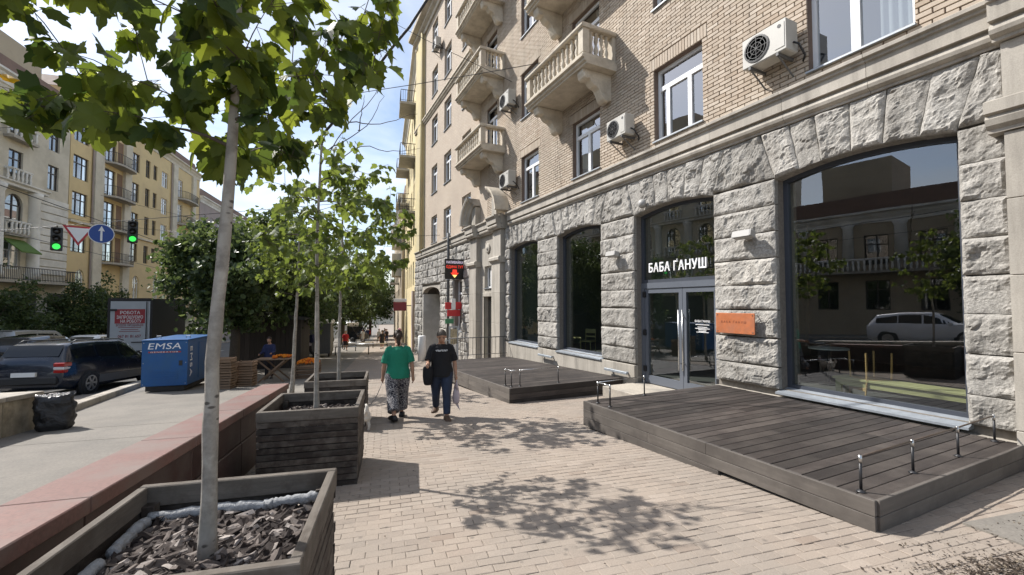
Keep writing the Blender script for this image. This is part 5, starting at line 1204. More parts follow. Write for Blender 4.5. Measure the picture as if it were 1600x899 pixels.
text('lettering', 'EMSA', .2, m_wlet, ge, T(.008, .22, .82) @ RZ(math.pi/2) @ FACE @ RZ(-math.pi/2), .003, 0, width=.85, space=1.15)
for z in (.36, .42, .48, .54): MB().box((-.86, -.008, z), (-.22, -.001, z+.03)).build('louvre', m_blue, ge)
for x in (-1.04, -.04):
    for z in (.22, .8, 1.36): MB().lathe([(.014, 0), (.011, .007)], 8, T(x, -.001, z) @ RX(math.pi/2)).build('bolt', m_zinc, ge)
MB().box((-.2, -.014, .72), (-.12, -.001, .86), bev=.004).build('lock', m_black, ge)
for x in (-.9, -.18): MB().tube([(x-.05, .5, 1.445), (x-.05, .5, 1.52), (x+.05, .5, 1.52), (x+.05, .5, 1.445)], .012, 6).build('lifting_eye', m_zinc, ge)
for y in (.75, 1.45): MB().box((.001, y, .25), (.012, y+.6, 1.32), bev=.004).build('side_door', m_blue, ge)
# ---- rubbish bag
m_bag = MAT('black_polythene', (.012, .012, .013), .2, .3, 8, bump=1, bscale=7, bdist=.06, spec=.6)
bb = MB(); n, k = 30, 22; rings = []
def bagr(a, z):
    q = Vector((math.cos(a)*1.6, math.sin(a)*1.6, z*3.2)); d1, pt = noise.voronoi(q*1.5); return .07*(d1[1]-d1[0])-.03+.035*noise.fractal(q*2.2, 1, 2, 4)
for i in range(k+1):
    t_ = i/k; z = .62*t_; wx = .27*(1-.06*t_)*(1-.25*(1-t_)**6); wy = .24*(1-.62*t_**1.6)*(1-.25*(1-t_)**6)
    if i == k: wy = .015
    ring = []
    for j in range(n):
        a = 2*math.pi*j/n; e_ = bagr(a, z)*(1 if i < k else .3); cx = math.copysign(abs(math.cos(a))**.55, math.cos(a)); cyv = math.copysign(abs(math.sin(a))**.7, math.sin(a))
        ring.append(((wx+e_)*cx, (wy+e_*.8)*cyv+.02*math.sin(z*9), z+.03*noise.noise(Vector((cx*2, cyv*2, 3)))*t_*2))
    rings.append(ring)
bb.loft(rings); bo = bb.build('rubbish_bag', m_bag, None, True, Matrix.Translation((-3.78, 10.22, gz(-3.8, 10.2)-.01)) @ RZ(.3)); tag(bo, 'crumpled black plastic rubbish bag leaning at the end of the low wall', 'bag')
# ---- market: crates, table, fruit, kiosks
m_cratew = MAT('crate_wood', (.2, .135, .088), .85, .3, 3, rnd=.2, stretch=(.8, 8, 8)); m_orange = PIECE('orange_fruit', [(0, (.55, .14, .01)), (.5, (.65, .22, .015)), (1, (.5, .09, .012))], fine=.1, bump=.2)
def crate(label, M, L=.5, W=.34, H=.145, group='wooden fruit crates'):
    o = thing('crate', label, 'crate', M=M, group=group)
    for s in (-1, 1):
        for z in (.035, .105): plank('slat', o, T(0, s*(W/2-.006), z), L, .012, .05, m_cratew, .002); plank('slat', o, T(s*(L/2-.006), 0, z) @ RZ(math.pi/2), W-.03, .012, .05, m_cratew, .002)
        for q in (-1, 1): plank('corner', o, T(s*(L/2-.03), q*(W/2-.025), H/2) @ RY(math.pi/2), H, .03, .03, m_cratew, .002)
    plank('bottom', o, T(0, 0, .008), L-.02, W-.02, .008, m_cratew, .002); return o
ordn = ['lowest', 'second lowest', 'third', 'fourth', 'fifth', 'topmost']
for si, (x, y, n, nm) in enumerate(((-1.95, 15.0, 6, 'stack nearer the blue generator'), (-1.45, 15.35, 5, 'stack nearer the fruit table'))):
    for i in range(n): crate('wooden crate, %s of the %s' % (ordn[i] if i < n-1 else 'topmost', nm), Matrix.Translation((x+random.gauss(0, .012), y+random.gauss(0, .012), gz(x, y)+.15*i+.005)) @ RZ(-R(20)+random.gauss(0, .05)))
tb = thing('folding_table', 'folding trestle table with crossed wooden legs at the fruit stall', 'table', M=Matrix.Translation((-.75, 16.25, gz(-.75, 16.25))) @ RZ(-R(14)))
for i in range(5): plank('board', tb, T(0, -.28+.14*i, .74), 1.05, .13, .022, m_cratew)
for y in (-.3, .3):
    for s in (-1, 1): plank('leg', tb, T(0, y+s*.02, .36) @ RY(s*R(42)), 1.05, .025, .05, m_cratew)
def fruit_heap(name, label, M, n, w, d, h):
    mb = MB(); random.seed(n)
    for i in range(n):
        x, y = random.uniform(-w, w), random.uniform(-d, d); z = h*max(0, 1-(x/w)**2)*max(.0, 1-(y/d)**2)+random.uniform(-.01, .015); r = .036
        mb.lathe([(r*math.sin(a), -r*math.cos(a)) for a in [.15, .7, 1.2, 1.7, 2.3, 2.95]], 7, T(x, y, z+.03))
    o = mb.build(name, m_orange, None, True, M); tag(o, label, 'fruit', kind='stuff'); return o
fruit_heap('tangerines', 'heap of orange tangerines in the crate beside the table', Matrix.Translation((.28, 16.8, gz(.28, 16.8)+.50)), 130, .36, .24, .13)
fruit_heap('apricots', 'small orange fruit spread on the folding table', Matrix.Translation((-.5, 16.3, gz(-.7, 16.2)+.752)), 60, .3, .2, .05)
for i in range(3): crate('wooden crate under the tangerines, %s of three' % ('lowest', 'middle', 'topmost')[i], Matrix.Translation((.25, 16.8, gz(.25, 16.8)+.165*i)) @ RZ(-.2), .8, .55, .16)
m_hut = MAT('hut_boards', (.04, .033, .028), .85, .3, 4, rnd=.25, stretch=(8, 8, .6)); m_tarp = MAT('dark_tarpaulin', (.03, .032, .03), .8, .3, 3); m_kgrey = MAT('kiosk_grey', (.10, .105, .11), .6, .12, 3)
ht = thing('market_hut', 'dark boarded market hut in the shade behind the fruit table', 'hut', M=Matrix.Translation(P3(-4.9, 21.5)) @ RZ(-PHI))
for i in range(13): MB().box((-1.3+i*.2, -.02, 0), (-1.3+i*.2+.192, .02, 2.15)).build('board', m_hut, ht)
for i in range(12): MB().box((1.3-.02, .03+i*.2, 0), (1.32, .03+i*.2+.192, 2.15)).build('board', m_hut, ht)
MB().prism([(-1.6, 2.16), (1.6, 2.16), (1.6, 2.22), (0, 2.5), (-1.6, 2.22)], -.7, 2.7, 'y').build('roof', m_tarp, ht); MB().box((-1.25, .05, 0), (1.25, 2.4, 2.1)).build('inner_wall', m_tarp, ht)
kg = thing('kiosk', 'grey metal kiosk with pale roof standing in the tree shade', 'kiosk', M=Matrix.Translation(P3(-4.0, 29.5)) @ RZ(-PHI))
for i in range(4): MB().box((-.8+i*.4+.005, -.02, .25), (-.8+(i+1)*.4-.005, .03, 2.1)).build('panel', m_kgrey, kg)
MB().box((-.8, .04, .2), (.8, 1.8, 2.1)).build('body', m_kgrey, kg); MB().prism([(-.9, 2.11), (.9, 2.11), (.8, 2.3), (-.8, 2.3)], -.1, 1.9, 'y').build('roof', m_paper, kg)
for s in (-1, 1): MB().box((s*.7-.05, .1, 0), (s*.7+.05, 1.6, .2)).build('foot', m_rust, kg)
vn = thing('delivery_van', 'small white delivery van parked far down the footway', 'van', M=Matrix.Translation(P3(-3.7, 58)) @ RZ(-PHI+R(50)))
MB().box((-1.0, 0, .55), (1.0, 3.4, 2.5), bev=.06).build('cargo_box', PAINT('van_white', (.7, .7, .69), .35), vn); MB().prism([(-1.6, .45), (-.02, .45), (-.02, 2.1), (-.7, 2.0), (-1.35, 1.2), (-1.6, 1.0)], -.95, .95, 'x').build('cab', m_carglass, vn)
for s in (-1, 1):
    for y in (-.9, 2.6): MB().lathe([(.2, -.1), (.36, -.1), (.36, .1), (.2, .1)], 14, T(s*.88, y, .36) @ RY(math.pi/2)).build('wheel', m_tyre, vn, True)
# footway barriers
def barrier(label, u, v, L):
    o = thing('barrier', label, 'barrier', M=Matrix.Translation(P3(u, v)) @ RZ(-PHI), group='low barriers across the footway')
    MB().tube([(-L/2, 0, .55), (L/2, 0, .55)], .03, 7).build('bar', m_steel, o, True)
    for x in (-L/2, L/2): MB().tube([(x, 0, 0), (x, 0, .55)], .035, 7).build('post', m_rust, o, True)
barrier('low barrier nearest to the third planter', -2.0, 31.0, 2.1); barrier('second low barrier beyond the woman in green', -.9, 36.5, 2.4); barrier('third low barrier near the woman in red', -2.2, 41.5, 2.6); barrier('farthest low barrier before the crowd', -1.2, 48, 3.0)
# ================================================================== things hung on the facade
def FM(Y, d, z): return Matrix.Translation((FX+d, Y, z)) @ RZ(-math.pi/2)   # elevation frame at a point
m_acw = PAINT('ac_white', (.44, .425, .385), .5, var=.1); m_grill = PAINT('ac_grille', (.06, .06, .06), .6)
def aircon(label, Y, z, w=.8, h=.56, dpt=.3, off=-.42):
    o = thing('air_conditioner', label, 'air conditioner', M=FM(Y, off, z), group='air conditioners on the brick wall')
    MB().box((-w/2, 0, 0), (w/2, dpt, h), bev=.018).build('casing', m_acw, o)
    mb = MB(); cx = -w*.16; mb.lathe([(h*.42, 0), (h*.42, .012), (h*.38, .014), (h*.36, .002), (.01, .002)], 24, T(cx, -.002, h/2) @ RX(math.pi/2)); mb.build('fan_opening', m_grill, o)
    gb = MB()
    for r in (.1, .16, .2): gb.lathe([(h*r*1.9, 0), (h*r*1.9, .006), (h*r*1.9-.006, .006), (h*r*1.9-.006, 0)], 20, T(cx, -.012, h/2) @ RX(math.pi/2))
    for k in range(8): gb.box((-.003, -.002, 0), (.003, .002, h*.4), T(cx, -.016, h/2) @ RY(k*math.pi/4))
    gb.build('fan_guard', m_trim, o)
    MB().box((w*.26, -.008, .06), (w*.47, .0, h-.06), bev=.003).build('front_panel', m_acw, o); MB().lathe([(.03, 0), (.03, .004)], 14, T(w*.365, -.009, h*.8) @ RX(math.pi/2)).build('emblem', m_grill, o)
    for s in (-1, 1):
        MB().box((s*w*.32-.02, -.02, -.05), (s*w*.32+.02, -off, -.002)).build('bracket', m_trim, o); MB().tube([(s*w*.32, .02, -.05), (s*w*.32, -off, -.3)], .014, 6).build('bracket_strut', m_trim, o)
    MB().tube([(w/2+.005, dpt*.6, .15), (w/2+.07, dpt*.7, .1), (w/2+.08, dpt+.05, -.05), (w/2+.02, -off, -.12)], .017, 7).build('hose', m_black, o, True)
    return o
aircon('large white air conditioner beside the biggest brick wall window', 4.47, 5.70, .74, .52, .30, -.40)
aircon('white air conditioner below the wide balcony', 8.2, 5.70, .68, .50, .28, -.40)
aircon('small air conditioner beside the lowest far balcony', 14.6, 6.05); aircon('small air conditioner between the far balconies', 14.6, 9.1); aircon('small air conditioner high on the far brick wall', 24.2, 16.4, group='air conditioners on the brick wall') if False else aircon('small air conditioner high on the far brick wall', 24.3, 16.6)
m_lampw = PAINT('lamp_grey', (.36, .35, .33), .5)
def spot(label, Y, z):
    o = thing('wall_lamp', label, 'lamp', M=FM(Y, -.12, z), group='grey wall lamps on the granite piers')
    MB().box((-.05, .0, -.06), (.05, .1, .06), bev=.01).build('mount', m_lampw, o); MB().box((-.19, -.16, -.07), (.17, -.02, .065), T(0, 0, 0) @ RX(-.25), bev=.02).build('lamp_head', m_lampw, o); MB().box((-.17, -.165, -.06), (.15, -.16, .05), RX(-.25)).build('lens', m_lampw, o)
spot('grey flood lamp on the granite pier above the orange plaque', 5.02, 2.88); spot('grey flood lamp on the granite pier beside the narrow window', 8.6, 2.9)
o = MB().lathe([(.02, 0), (.1, 0), (.11, .03), (.09, .08), (.05, .11), (.01, .12)], 16).build('dome_lamp', m_lampw, None, True, FM(7.62, -.1, 4.0) @ RX(math.pi/2)); tag(o, 'small round white dome lamp above the entrance arch', 'lamp')
m_copper = MAT('copper_plaque', (.52, .175, .075), .42, .22, 6, 6, metal=.25, col2=(.44, .17, .09), scale2=4, bump=.1, bscale=30)
pq = thing('plaque', 'orange copper plaque with small engraved letters on the granite pier', 'plaque', M=FM(5.28, -.15, 1.33))
MB().box((-.385, -.005, -.185), (.385, .015, .185), bev=.004).build('plate', m_copper, pq)
text('engraving', 'БАБА ҐАНУШ', .055, MAT('engraved_copper', (.23, .07, .035), .6, .1, 5), pq, T(-.02, -.0065, .02) @ FACE, .0012, 0, space=1.6)
for x in (-.35, .35):
    for z in (-.15, .15): MB().lathe([(.012, 0), (.01, .006)], 8, T(x, -.005, z) @ RX(math.pi/2)).build('screw', m_steel, pq); MB().tube([(x, .01, z), (x, .14, z)], .008, 6).build('standoff', m_steel, pq)
sg = thing('shop_sign', 'white raised letters over the entrance door glass', 'sign', M=FM(6.89, .13, 2.50))
text('letters', 'БАБА ҐАНУШ', .285, PAINT('sign_white', (.86, .86, .86), .4), sg, T(0, 0, 0) @ FACE, .012, .004, width=1.6, space=1.1)
MB().tube([(-.8, .02, -.02), (.8, .02, -.02)], .006, 6).build('mounting_rail', m_black, sg)
dn = thing('door_notice', 'small white opening notice on the entrance door pane', 'notice', M=FM(6.3, .226, 1.2))
m_vinyl = PAINT('white_vinyl', (.8, .8, .8), .5)
text('heading', 'БАБА ҐАНУШ', .058, m_vinyl, dn, T(0, 0, .12) @ FACE, .001, .001)
for z, w in ((.05, .17), (.0, .12), (-.03, .18), (-.055, .1), (-.085, .09), (-.105, .15)): MB().box((-w, -.001, z-.006), (w, .001, z+.006)).build('text_line', m_vinyl, dn)
# projecting signs near the portal
m_ledbk = PAINT('sign_black', (.008, .008, .009), .35); m_ledr = EMIT('led_red', (1, .06, .03), .55); m_ledw = EMIT('led_white', (.7, .6, .75), .5); m_ledy = EMIT('led_yellow', (1, .75, .2), .9)
ls = thing('led_sign', 'black projecting sign with red letters and a red down arrow', 'sign', M=Matrix.Translation((6.68, 20.1, 3.35)))
MB().box((-.47, -.06, -.49), (.47, .06, .49), bev=.01).build('sign_box', m_ledbk, ls); MB().box((.47, -.03, .2), (.6, .03, .3)).build('bracket', m_black, ls)
text('letters', 'НАЛИВАЙКА', .17, m_ledw, ls, T(0, -.065, .32) @ FACE, .002, .001, width=.84); text('letters', 'ОДИНА ТУТ', .18, m_ledr, ls, T(0, -.065, .1) @ FACE, .002, .001, width=.86)
MB().prism([(-.1, -.02), (.1, -.02), (.12, -.18), (.21, -.18), (0, -.42), (-.21, -.18), (-.12, -.18)], -.066, -.061, 'y').build('arrow', m_ledr, ls); MB().prism([(-.12, -.283), (.12, -.283), (0, -.42)], -.069, -.0665, 'y').build('arrow_tip', m_ledy, ls)
rs_ = thing('red_sign', 'cluster of red signs with a white panel below the black sign', 'sign', M=Matrix.Translation((6.75, 20.4, 1.42)))
m_rsg = PAINT('sign_red', (.50, .025, .03), .45); 
MB().box((-.42, -.03, -.02), (-.13, .03, .32), bev=.01).build('sign_panel', m_rsg, rs_); MB().box((.1, -.03, -.02), (.44, .03, .34), bev=.01).build('sign_panel', m_rsg, rs_); MB().box((-.12, -.04, -.04), (.09, .04, .5), bev=.01).build('white_panel', m_paper, rs_); MB().box((-.3, -.03, -.36), (.34, .03, -.05), bev=.01).build('sign_panel', m_rsg, rs_)
MB().box((-.42, -.03, -.72), (.0, .03, -.48), bev=.01).build('green_panel', PAINT('sign_green', (.06, .22, .11), .5), rs_); MB().box((.44, -.02, .1), (.5, .02, .16)).build('bracket', m_black, rs_)
nb2 = thing('menu_stand', 'tall framed menu stand by the wall below the red signs', 'stand', M=Matrix.Translation((6.6, 19.9, gz(6.6, 19.9))))
for x in (-.2, .2): MB().box((x-.03, -.03, 0), (x+.03, .03, 1.75)).build('upright', m_zinc, nb2)
MB().box((-.2, -.02, 1.68), (.2, .02, 1.75)).build('header', m_zinc, nb2); MB().box((-.17, -.015, .9), (.17, .015, 1.6)).build('board', MAT('menu_print', (.35, .3, .2), .6, .6, 7), nb2); MB().box((-.17, -.012, .2), (.17, .012, .85)).build('lower_board', m_paper, nb2)
dp = thing('drainpipe', 'grey drainpipe rising to the cornice beside the black sign', 'pipe', (6.95, 21.9, gz(7, 22)))
MB().tube([(0, 0, 0), (0, 0, 4.9-gz(7, 22)), (.0, .02, 5.4-gz(7, 22))], .07, 10).build('pipe', m_kgrey, dp, True)
for z in (1, 2.6, 4.2): MB().lathe([(.085, 0), (.085, .06)], 12, T(0, 0, z)).build('collar', m_zinc, dp)
bo_ = MB().lathe([(.2, 0), (.2, 1.25), (.17, 1.3), (.02, 1.31)], 16).build('advert_column', m_paper, None, True, Matrix.Translation((5.6, 22.0, gz(5.6, 22)))); tag(bo_, 'short round white column standing by the passage arch', 'column')
fr = thing('railing', 'low grey railing along the far end of the sloping deck', 'railing', (6.0, 15.1, z2(14.9)))
MB().tube([(-1.2, 0, .75), (1.15, 0, .75)], .018, 6).build('top_bar', m_trim, fr, True); MB().tube([(-1.2, 0, .12), (1.15, 0, .12)], .012, 6).build('lower_bar', m_trim, fr, True)
for i in range(16): MB().tube([(-1.2+i*2.35/15, 0, -.3 if i in (0, 7, 15) else .12), (-1.2+i*2.35/15, 0, .75)], .008, 5).build('bar', m_trim, fr)
ca = thing('cafe_sign', 'round red hanging sign on the pale yellow building', 'sign', M=Matrix.Translation(P3(1.2, 33.5, 3.4)) @ RZ(-PHI))
MB().box((-.5, -.05, -.35), (.45, .05, .3), bev=.02).build('sign_box', PAINT('sign_maroon', (.22, .03, .035), .5), ca); MB().box((-.5, -.045, .32), (.45, .045, .55), bev=.02).build('sign_cap', m_paper, ca); MB().box((.45, -.02, 0), (1.2, .02, .06)).build('bracket', m_black, ca)
# long bracket bars on the plinth under the narrow windows
for Y in (8.55, 12.0):
    o = thing('plinth_light', 'slim grey linear light on the plinth %s' % ('next to the door' if Y < 10 else 'between the narrow windows'), 'light', M=FM(Y, -.18, .02), group='linear lights on the plinth')
    MB().box((-.42, -.03, -.03), (.42, .03, .03), bev=.006).build('housing', m_zinc, o)
    for x in (-.3, .3): MB().box((x-.02, .03, -.02), (x+.02, .15, .02)).build('arm', m_zinc, o)
# ================================================================== furniture behind the glass
m_benchw = MAT('bench_lime_wood', (.36, .33, .16), .6, .15, 3, stretch=(.6, 8, 8)); m_rattan = MAT('rattan', (.42, .26, .11), .7, .3, 60)
bn = thing('bench', 'pale yellow wooden bench behind the biggest shop window', 'bench', M=FM(3.3, .95, .03))
for i in range(3): plank('seat_board', bn, T(.0, -.13+.13*i, .44), 1.75, .125, .035, m_benchw)
for x in (-.8, .8):
    for y in (-.14, .14): MB().box((x-.04, y-.03, 0), (x+.04, y+.03, .42)).build('leg', m_benchw, bn)
for y in (-.15, .15): MB().box((-.8, y-.015, .33), (.8, y+.015, .42)).build('apron', m_benchw, bn)
def chair(label, M, tilt=None, col=None):
    c = col or m_benchw; o = thing('chair', label, 'chair', M=M, group='chairs inside the shop')
    MB().box((-.2, -.2, .42), (.2, .2, .45), bev=.01).build('seat', m_rattan if col else c, o)
    for x in (-.18, .18):
        MB().tube([(x, -.19, 0), (x*.95, -.18, .42)], .014, 6).build('leg', c, o); MB().tube([(x, .2, 0), (x*.95, .19, .45), (x*.95, .23, .82)], .014, 6).build('leg', c, o)
    MB().box((-.18, .2, .68), (.18, .225, .82), bev=.006).build('backrest', c, o); MB().box((-.18, .2, .55), (.18, .215, .6)).build('back_rail', c, o); return o
chair('rattan chair standing upside down on the bench', FM(3.75, 1.02, .91) @ RX(math.pi) @ RZ(.5), col=m_rattan)
chair('yellow chair facing the left narrow window of the pair', FM(12.9, 1.6, .03) @ RZ(2.6)); chair('yellow metal chair in the middle of the narrow window beside the door', FM(11.6, 1.2, .03) @ RZ(.5)); chair('yellow chair deeper inside the shop near the door', FM(10.4, 1.9, .03) @ RZ(-.9)); chair('yellow chair beside the far round table', FM(14.3, 1.2, .03) @ RZ(1.4))
def table(label, Y, d):
    o = thing('cafe_table', label, 'table', M=FM(Y, d, .03), group='cafe tables inside the shop')
    MB().lathe([(.35, .72), (.35, .745), (.02, .746)], 20).build('table_top', m_paper, o); MB().lathe([(.2, 0), (.2, .02), (.03, .04), (.03, .72)], 12).build('pedestal', m_black, o)
table('small white cafe table behind the far narrow window', 13.6, 1.3); table('small white cafe table behind the narrow window beside the door', 10.9, 2.2); table('small white cafe table deep behind the biggest window', 5.2, 2.6)
# ================================================================== traffic lights and signs on the span wire, cables
sA = Vector((-8.72, 23.2, 4.75)); sB = Vector((-6.5, 23.6, 5.25))
wd_ = (sB-sA); e0 = sA-wd_*4.5; e1 = sB+wd_*4.2
def wire(name, label, pts, r, sag=0, group='overhead wires'):
    P = []; a, b = Vector(pts[0]), Vector(pts[-1])
    if len(pts) == 2: P = [a.lerp(b, i/16)-Vector((0, 0, sag*4*(i/16)*(1-i/16))) for i in range(17)]
    else: P = [Vector(p) for p in pts]
    o = MB().tube([p-a for p in P], r, 5).build(name, m_black, None, True, Matrix.Translation(a)); tag(o, label, 'wire', group)
wire('span_wire', 'span wire carrying the traffic lights over the road', [e0, sA, sB, e1], .012)
m_sgreen = EMIT('signal_green', (.06, .85, .12), .7); m_lens = PAINT('lens_dark', (.02, .015, .012), .2)
camdir = RZ(R(17))
def signal(label, p):
    o = thing('traffic_light', label, 'traffic light', M=Matrix.Translation(p) @ RZ(R(18)), group='traffic lights on the span wire')
    MB().box((-.17, -.1, -.98), (.17, .1, -.06), bev=.03).build('housing', m_ledbk, o); MB().tube([(0, 0, -.06), (0, 0, .02)], .02, 6).build('hanger', m_black, o)
    for k, z in enumerate((-.22, -.52, -.82)):
        MB().lathe([(.115, 0), (.1, .02), (.02, .035)], 16, T(0, -.1, z) @ RX(math.pi/2)).build('lens', m_sgreen if k == 2 else m_lens, o, True)
        n = 10; MB().grid(lambda p_, q: (.135*math.cos(math.pi*p_), -.1-.16*q, z+.02+.13*math.sin(math.pi*p_)), n, 1).build('visor', m_ledbk, o)
signal('left traffic light showing green on the span wire', sA); signal('right traffic light showing green on the span wire', sB)
m_sred = PAINT('sign_rim_red', (.42, .02, .03), .45); m_sblue = PAINT('sign_blue', (.012, .06, .28), .45)
ys_ = thing('yield_sign', 'white triangular yield sign with red rim on the span wire', 'sign', M=Matrix.Translation(sA.lerp(sB, .27)-Vector((0, 0, .08))) @ RZ(R(18)))
MB().prism([(-.46, 0), (.46, 0), (0, -.8)], -.012, .012).build('rim', m_sred, ys_); MB().prism([(-.34, -.07), (.34, -.07), (0, -.66)], -.017, -.0125).build('face', m_vinyl, ys_)
ds = thing('direction_sign', 'round blue sign with white upward arrow on the span wire', 'sign', M=Matrix.Translation(sA.lerp(sB, .57)-Vector((0, 0, .47))) @ RZ(R(18)))
MB().lathe([(.4, -.012), (.4, .012)], 28, RX(math.pi/2)).build('rim', m_vinyl, ds); MB().lathe([(.375, .0), (.375, .004)], 28, T(0, -.0125, 0) @ RX(math.pi/2)).build('face', m_sblue, ds)
MB().prism([(-.035, -.3), (.035, -.3), (.03, .12), (.1, .1), (0, .32), (-.1, .1), (-.03, .12)], -.021, -.0168).build('arrow', m_vinyl, ds)
wire('service_cable', 'thick dark cable hanging across the sky beside the brick block', [PX(700, -60, 9), PX(667, 0, 9), PX(640, 42, 9), PX(613, 74, 9), PX(590, 104, 9), PX(560, 142, 9), PX(533, 177, 9), PX(500, 215, 9.1), PX(470, 245, 9.3)], .03)
wire('contact_wire', 'trolley wire above the near lane', [Vector((*XY(-11.2, -10), 6.4)), Vector((*XY(-11.2, 110), 1.4))], .014); wire('contact_wire', 'trolley wire above the far lane', [Vector((*XY(-16.5, -10), 6.4)), Vector((*XY(-16.5, 110), 1.4))], .014)
wire('cross_wire', 'thin cross wire from the brick block over the street', [Vector((7.1, 12.0, 9.6)), Vector((*XY(-26, 30), 10.5))], .012, .8); wire('cross_wire', 'thin cross wire from the far brick wall over the street', [Vector((7.1, 24.0, 5.6)), Vector((*XY(-26, 46), 9))], .012, .7); wire('cross_wire', 'thin cross wire between the far buildings', [P3(2.3, 40, 9), Vector((*XY(-26, 50), 12))], .014, .8)
wire('drop_wire', 'thin wire sloping past the upper far balcony', [PX(600, 28, 16), PX(664, 62, 16), PX(800, 128, 15.5)], .01)
# ================================================================== litter and the slabs beside the deck
for k, (u0, u1, v0_, v1_) in enumerate(((4.45, 5.3, 1.4, 2.35), (5.33, 6.2, 1.42, 2.3), (6.22, 7.2, 1.3, 2.5))):
    o = MB().add([(u0, v0_, g(v0_)+.012), (u1, v0_+.03, g(v0_)+.014), (u1-.02, v1_, g(v1_)+.012), (u0+.03, v1_+.02, g(v1_)+.016)]+[(u0, v0_, g(v0_)-.05), (u1, v0_+.03, g(v0_)-.05), (u1-.02, v1_, g(v1_)-.05), (u0+.03, v1_+.02, g(v1_)-.05)], [(0, 1, 2, 3), (4, 5, 1, 0), (5, 6, 2, 1), (6, 7, 3, 2), (7, 4, 0, 3)]).build('paving_slab', m_conc, bed)
mb = MB(); random.seed(5)
for i in range(4200):
    t_ = random.random()
    if t_ < .8: u = random.gauss(4.2, .4); v = 1.75-.22*(u-4.2)+random.gauss(0, .1)
    else: u, v = random.uniform(3.6, 5.4), random.uniform(1.35, 2.3)
    s = random.choice((.004, .006, .008, .012, .016))*random.uniform(.7, 1.3); M = T(u, v, g(v)+.008+random.uniform(0, .01)) @ RZ(random.random()*6) @ RX(random.gauss(0, .4)) @ RY(random.gauss(0, .3))
    mb.add([(-s, 0, 0), (0, -s*.5, .002), (s, 0, 0), (0, s*.5, .003)], [(0, 1, 2, 3)], M)
for i in range(160):
    u, v = random.uniform(-1, 6), random.uniform(1.6, 8); x, y = XY(u, v); s = random.uniform(.005, .014)
    if x > 4 and y < 5.8: continue
    mb.add([(-s, 0, 0), (0, -s*.6, .002), (s, 0, 0), (0, s*.6, .004)], [(0, 1, 2, 3)], T(u, v, g(v)+.008) @ RZ(random.random()*6))
tag(mb.build('leaf_litter', PIECE('dry_litter', [(0, (.03, .022, .016)), (.75, (.07, .052, .038)), (1, (.2, .165, .12))], fine=.2), None, False, MS), 'dry leaf litter strewn beside the corner of the large deck', 'litter', kind='stuff')
# ================================================================== people and the dog
def ell(cx, cy, cz, rx, ry, n=14, tilt=0): return [(cx+rx*math.cos(2*math.pi*j/n), cy+ry*math.sin(2*math.pi*j/n), cz+tilt*math.sin(2*math.pi*j/n)) for j in range(n)]
def ball(mb, c, r, n=10, M=None):
    rx, ry, rz_ = r if hasattr(r, '__len__') else (r, r, r)
    mb.loft([ell(c[0], c[1], c[2]-rz_*math.cos(a), max(1e-3, rx*math.sin(a)), max(1e-3, ry*math.sin(a)), n) for a in [math.pi*i/8 for i in range(9)]], M=M)
def limb(mb, pts, rad, n=10): mb.tube(pts, rad, n)
def rotx(v, a): return Vector((v[0], v[1]*math.cos(a)-v[2]*math.sin(a), v[1]*math.sin(a)+v[2]*math.cos(a)))
m_skin = MAT('skin', (.42, .235, .155), .55, .1, 12); m_hair_b = MAT('hair_brown', (.035, .02, .013), .6, .3, 60, stretch=(4, 4, .5)); m_hair_g = MAT('hair_grey', (.085, .07, .058), .7, .4, 50)
m_shoe_b = MAT('shoe_brown', (.09, .055, .035), .6, .2, 9); m_shoe_k = PAINT('sandal_black', (.015, .014, .014), .6)
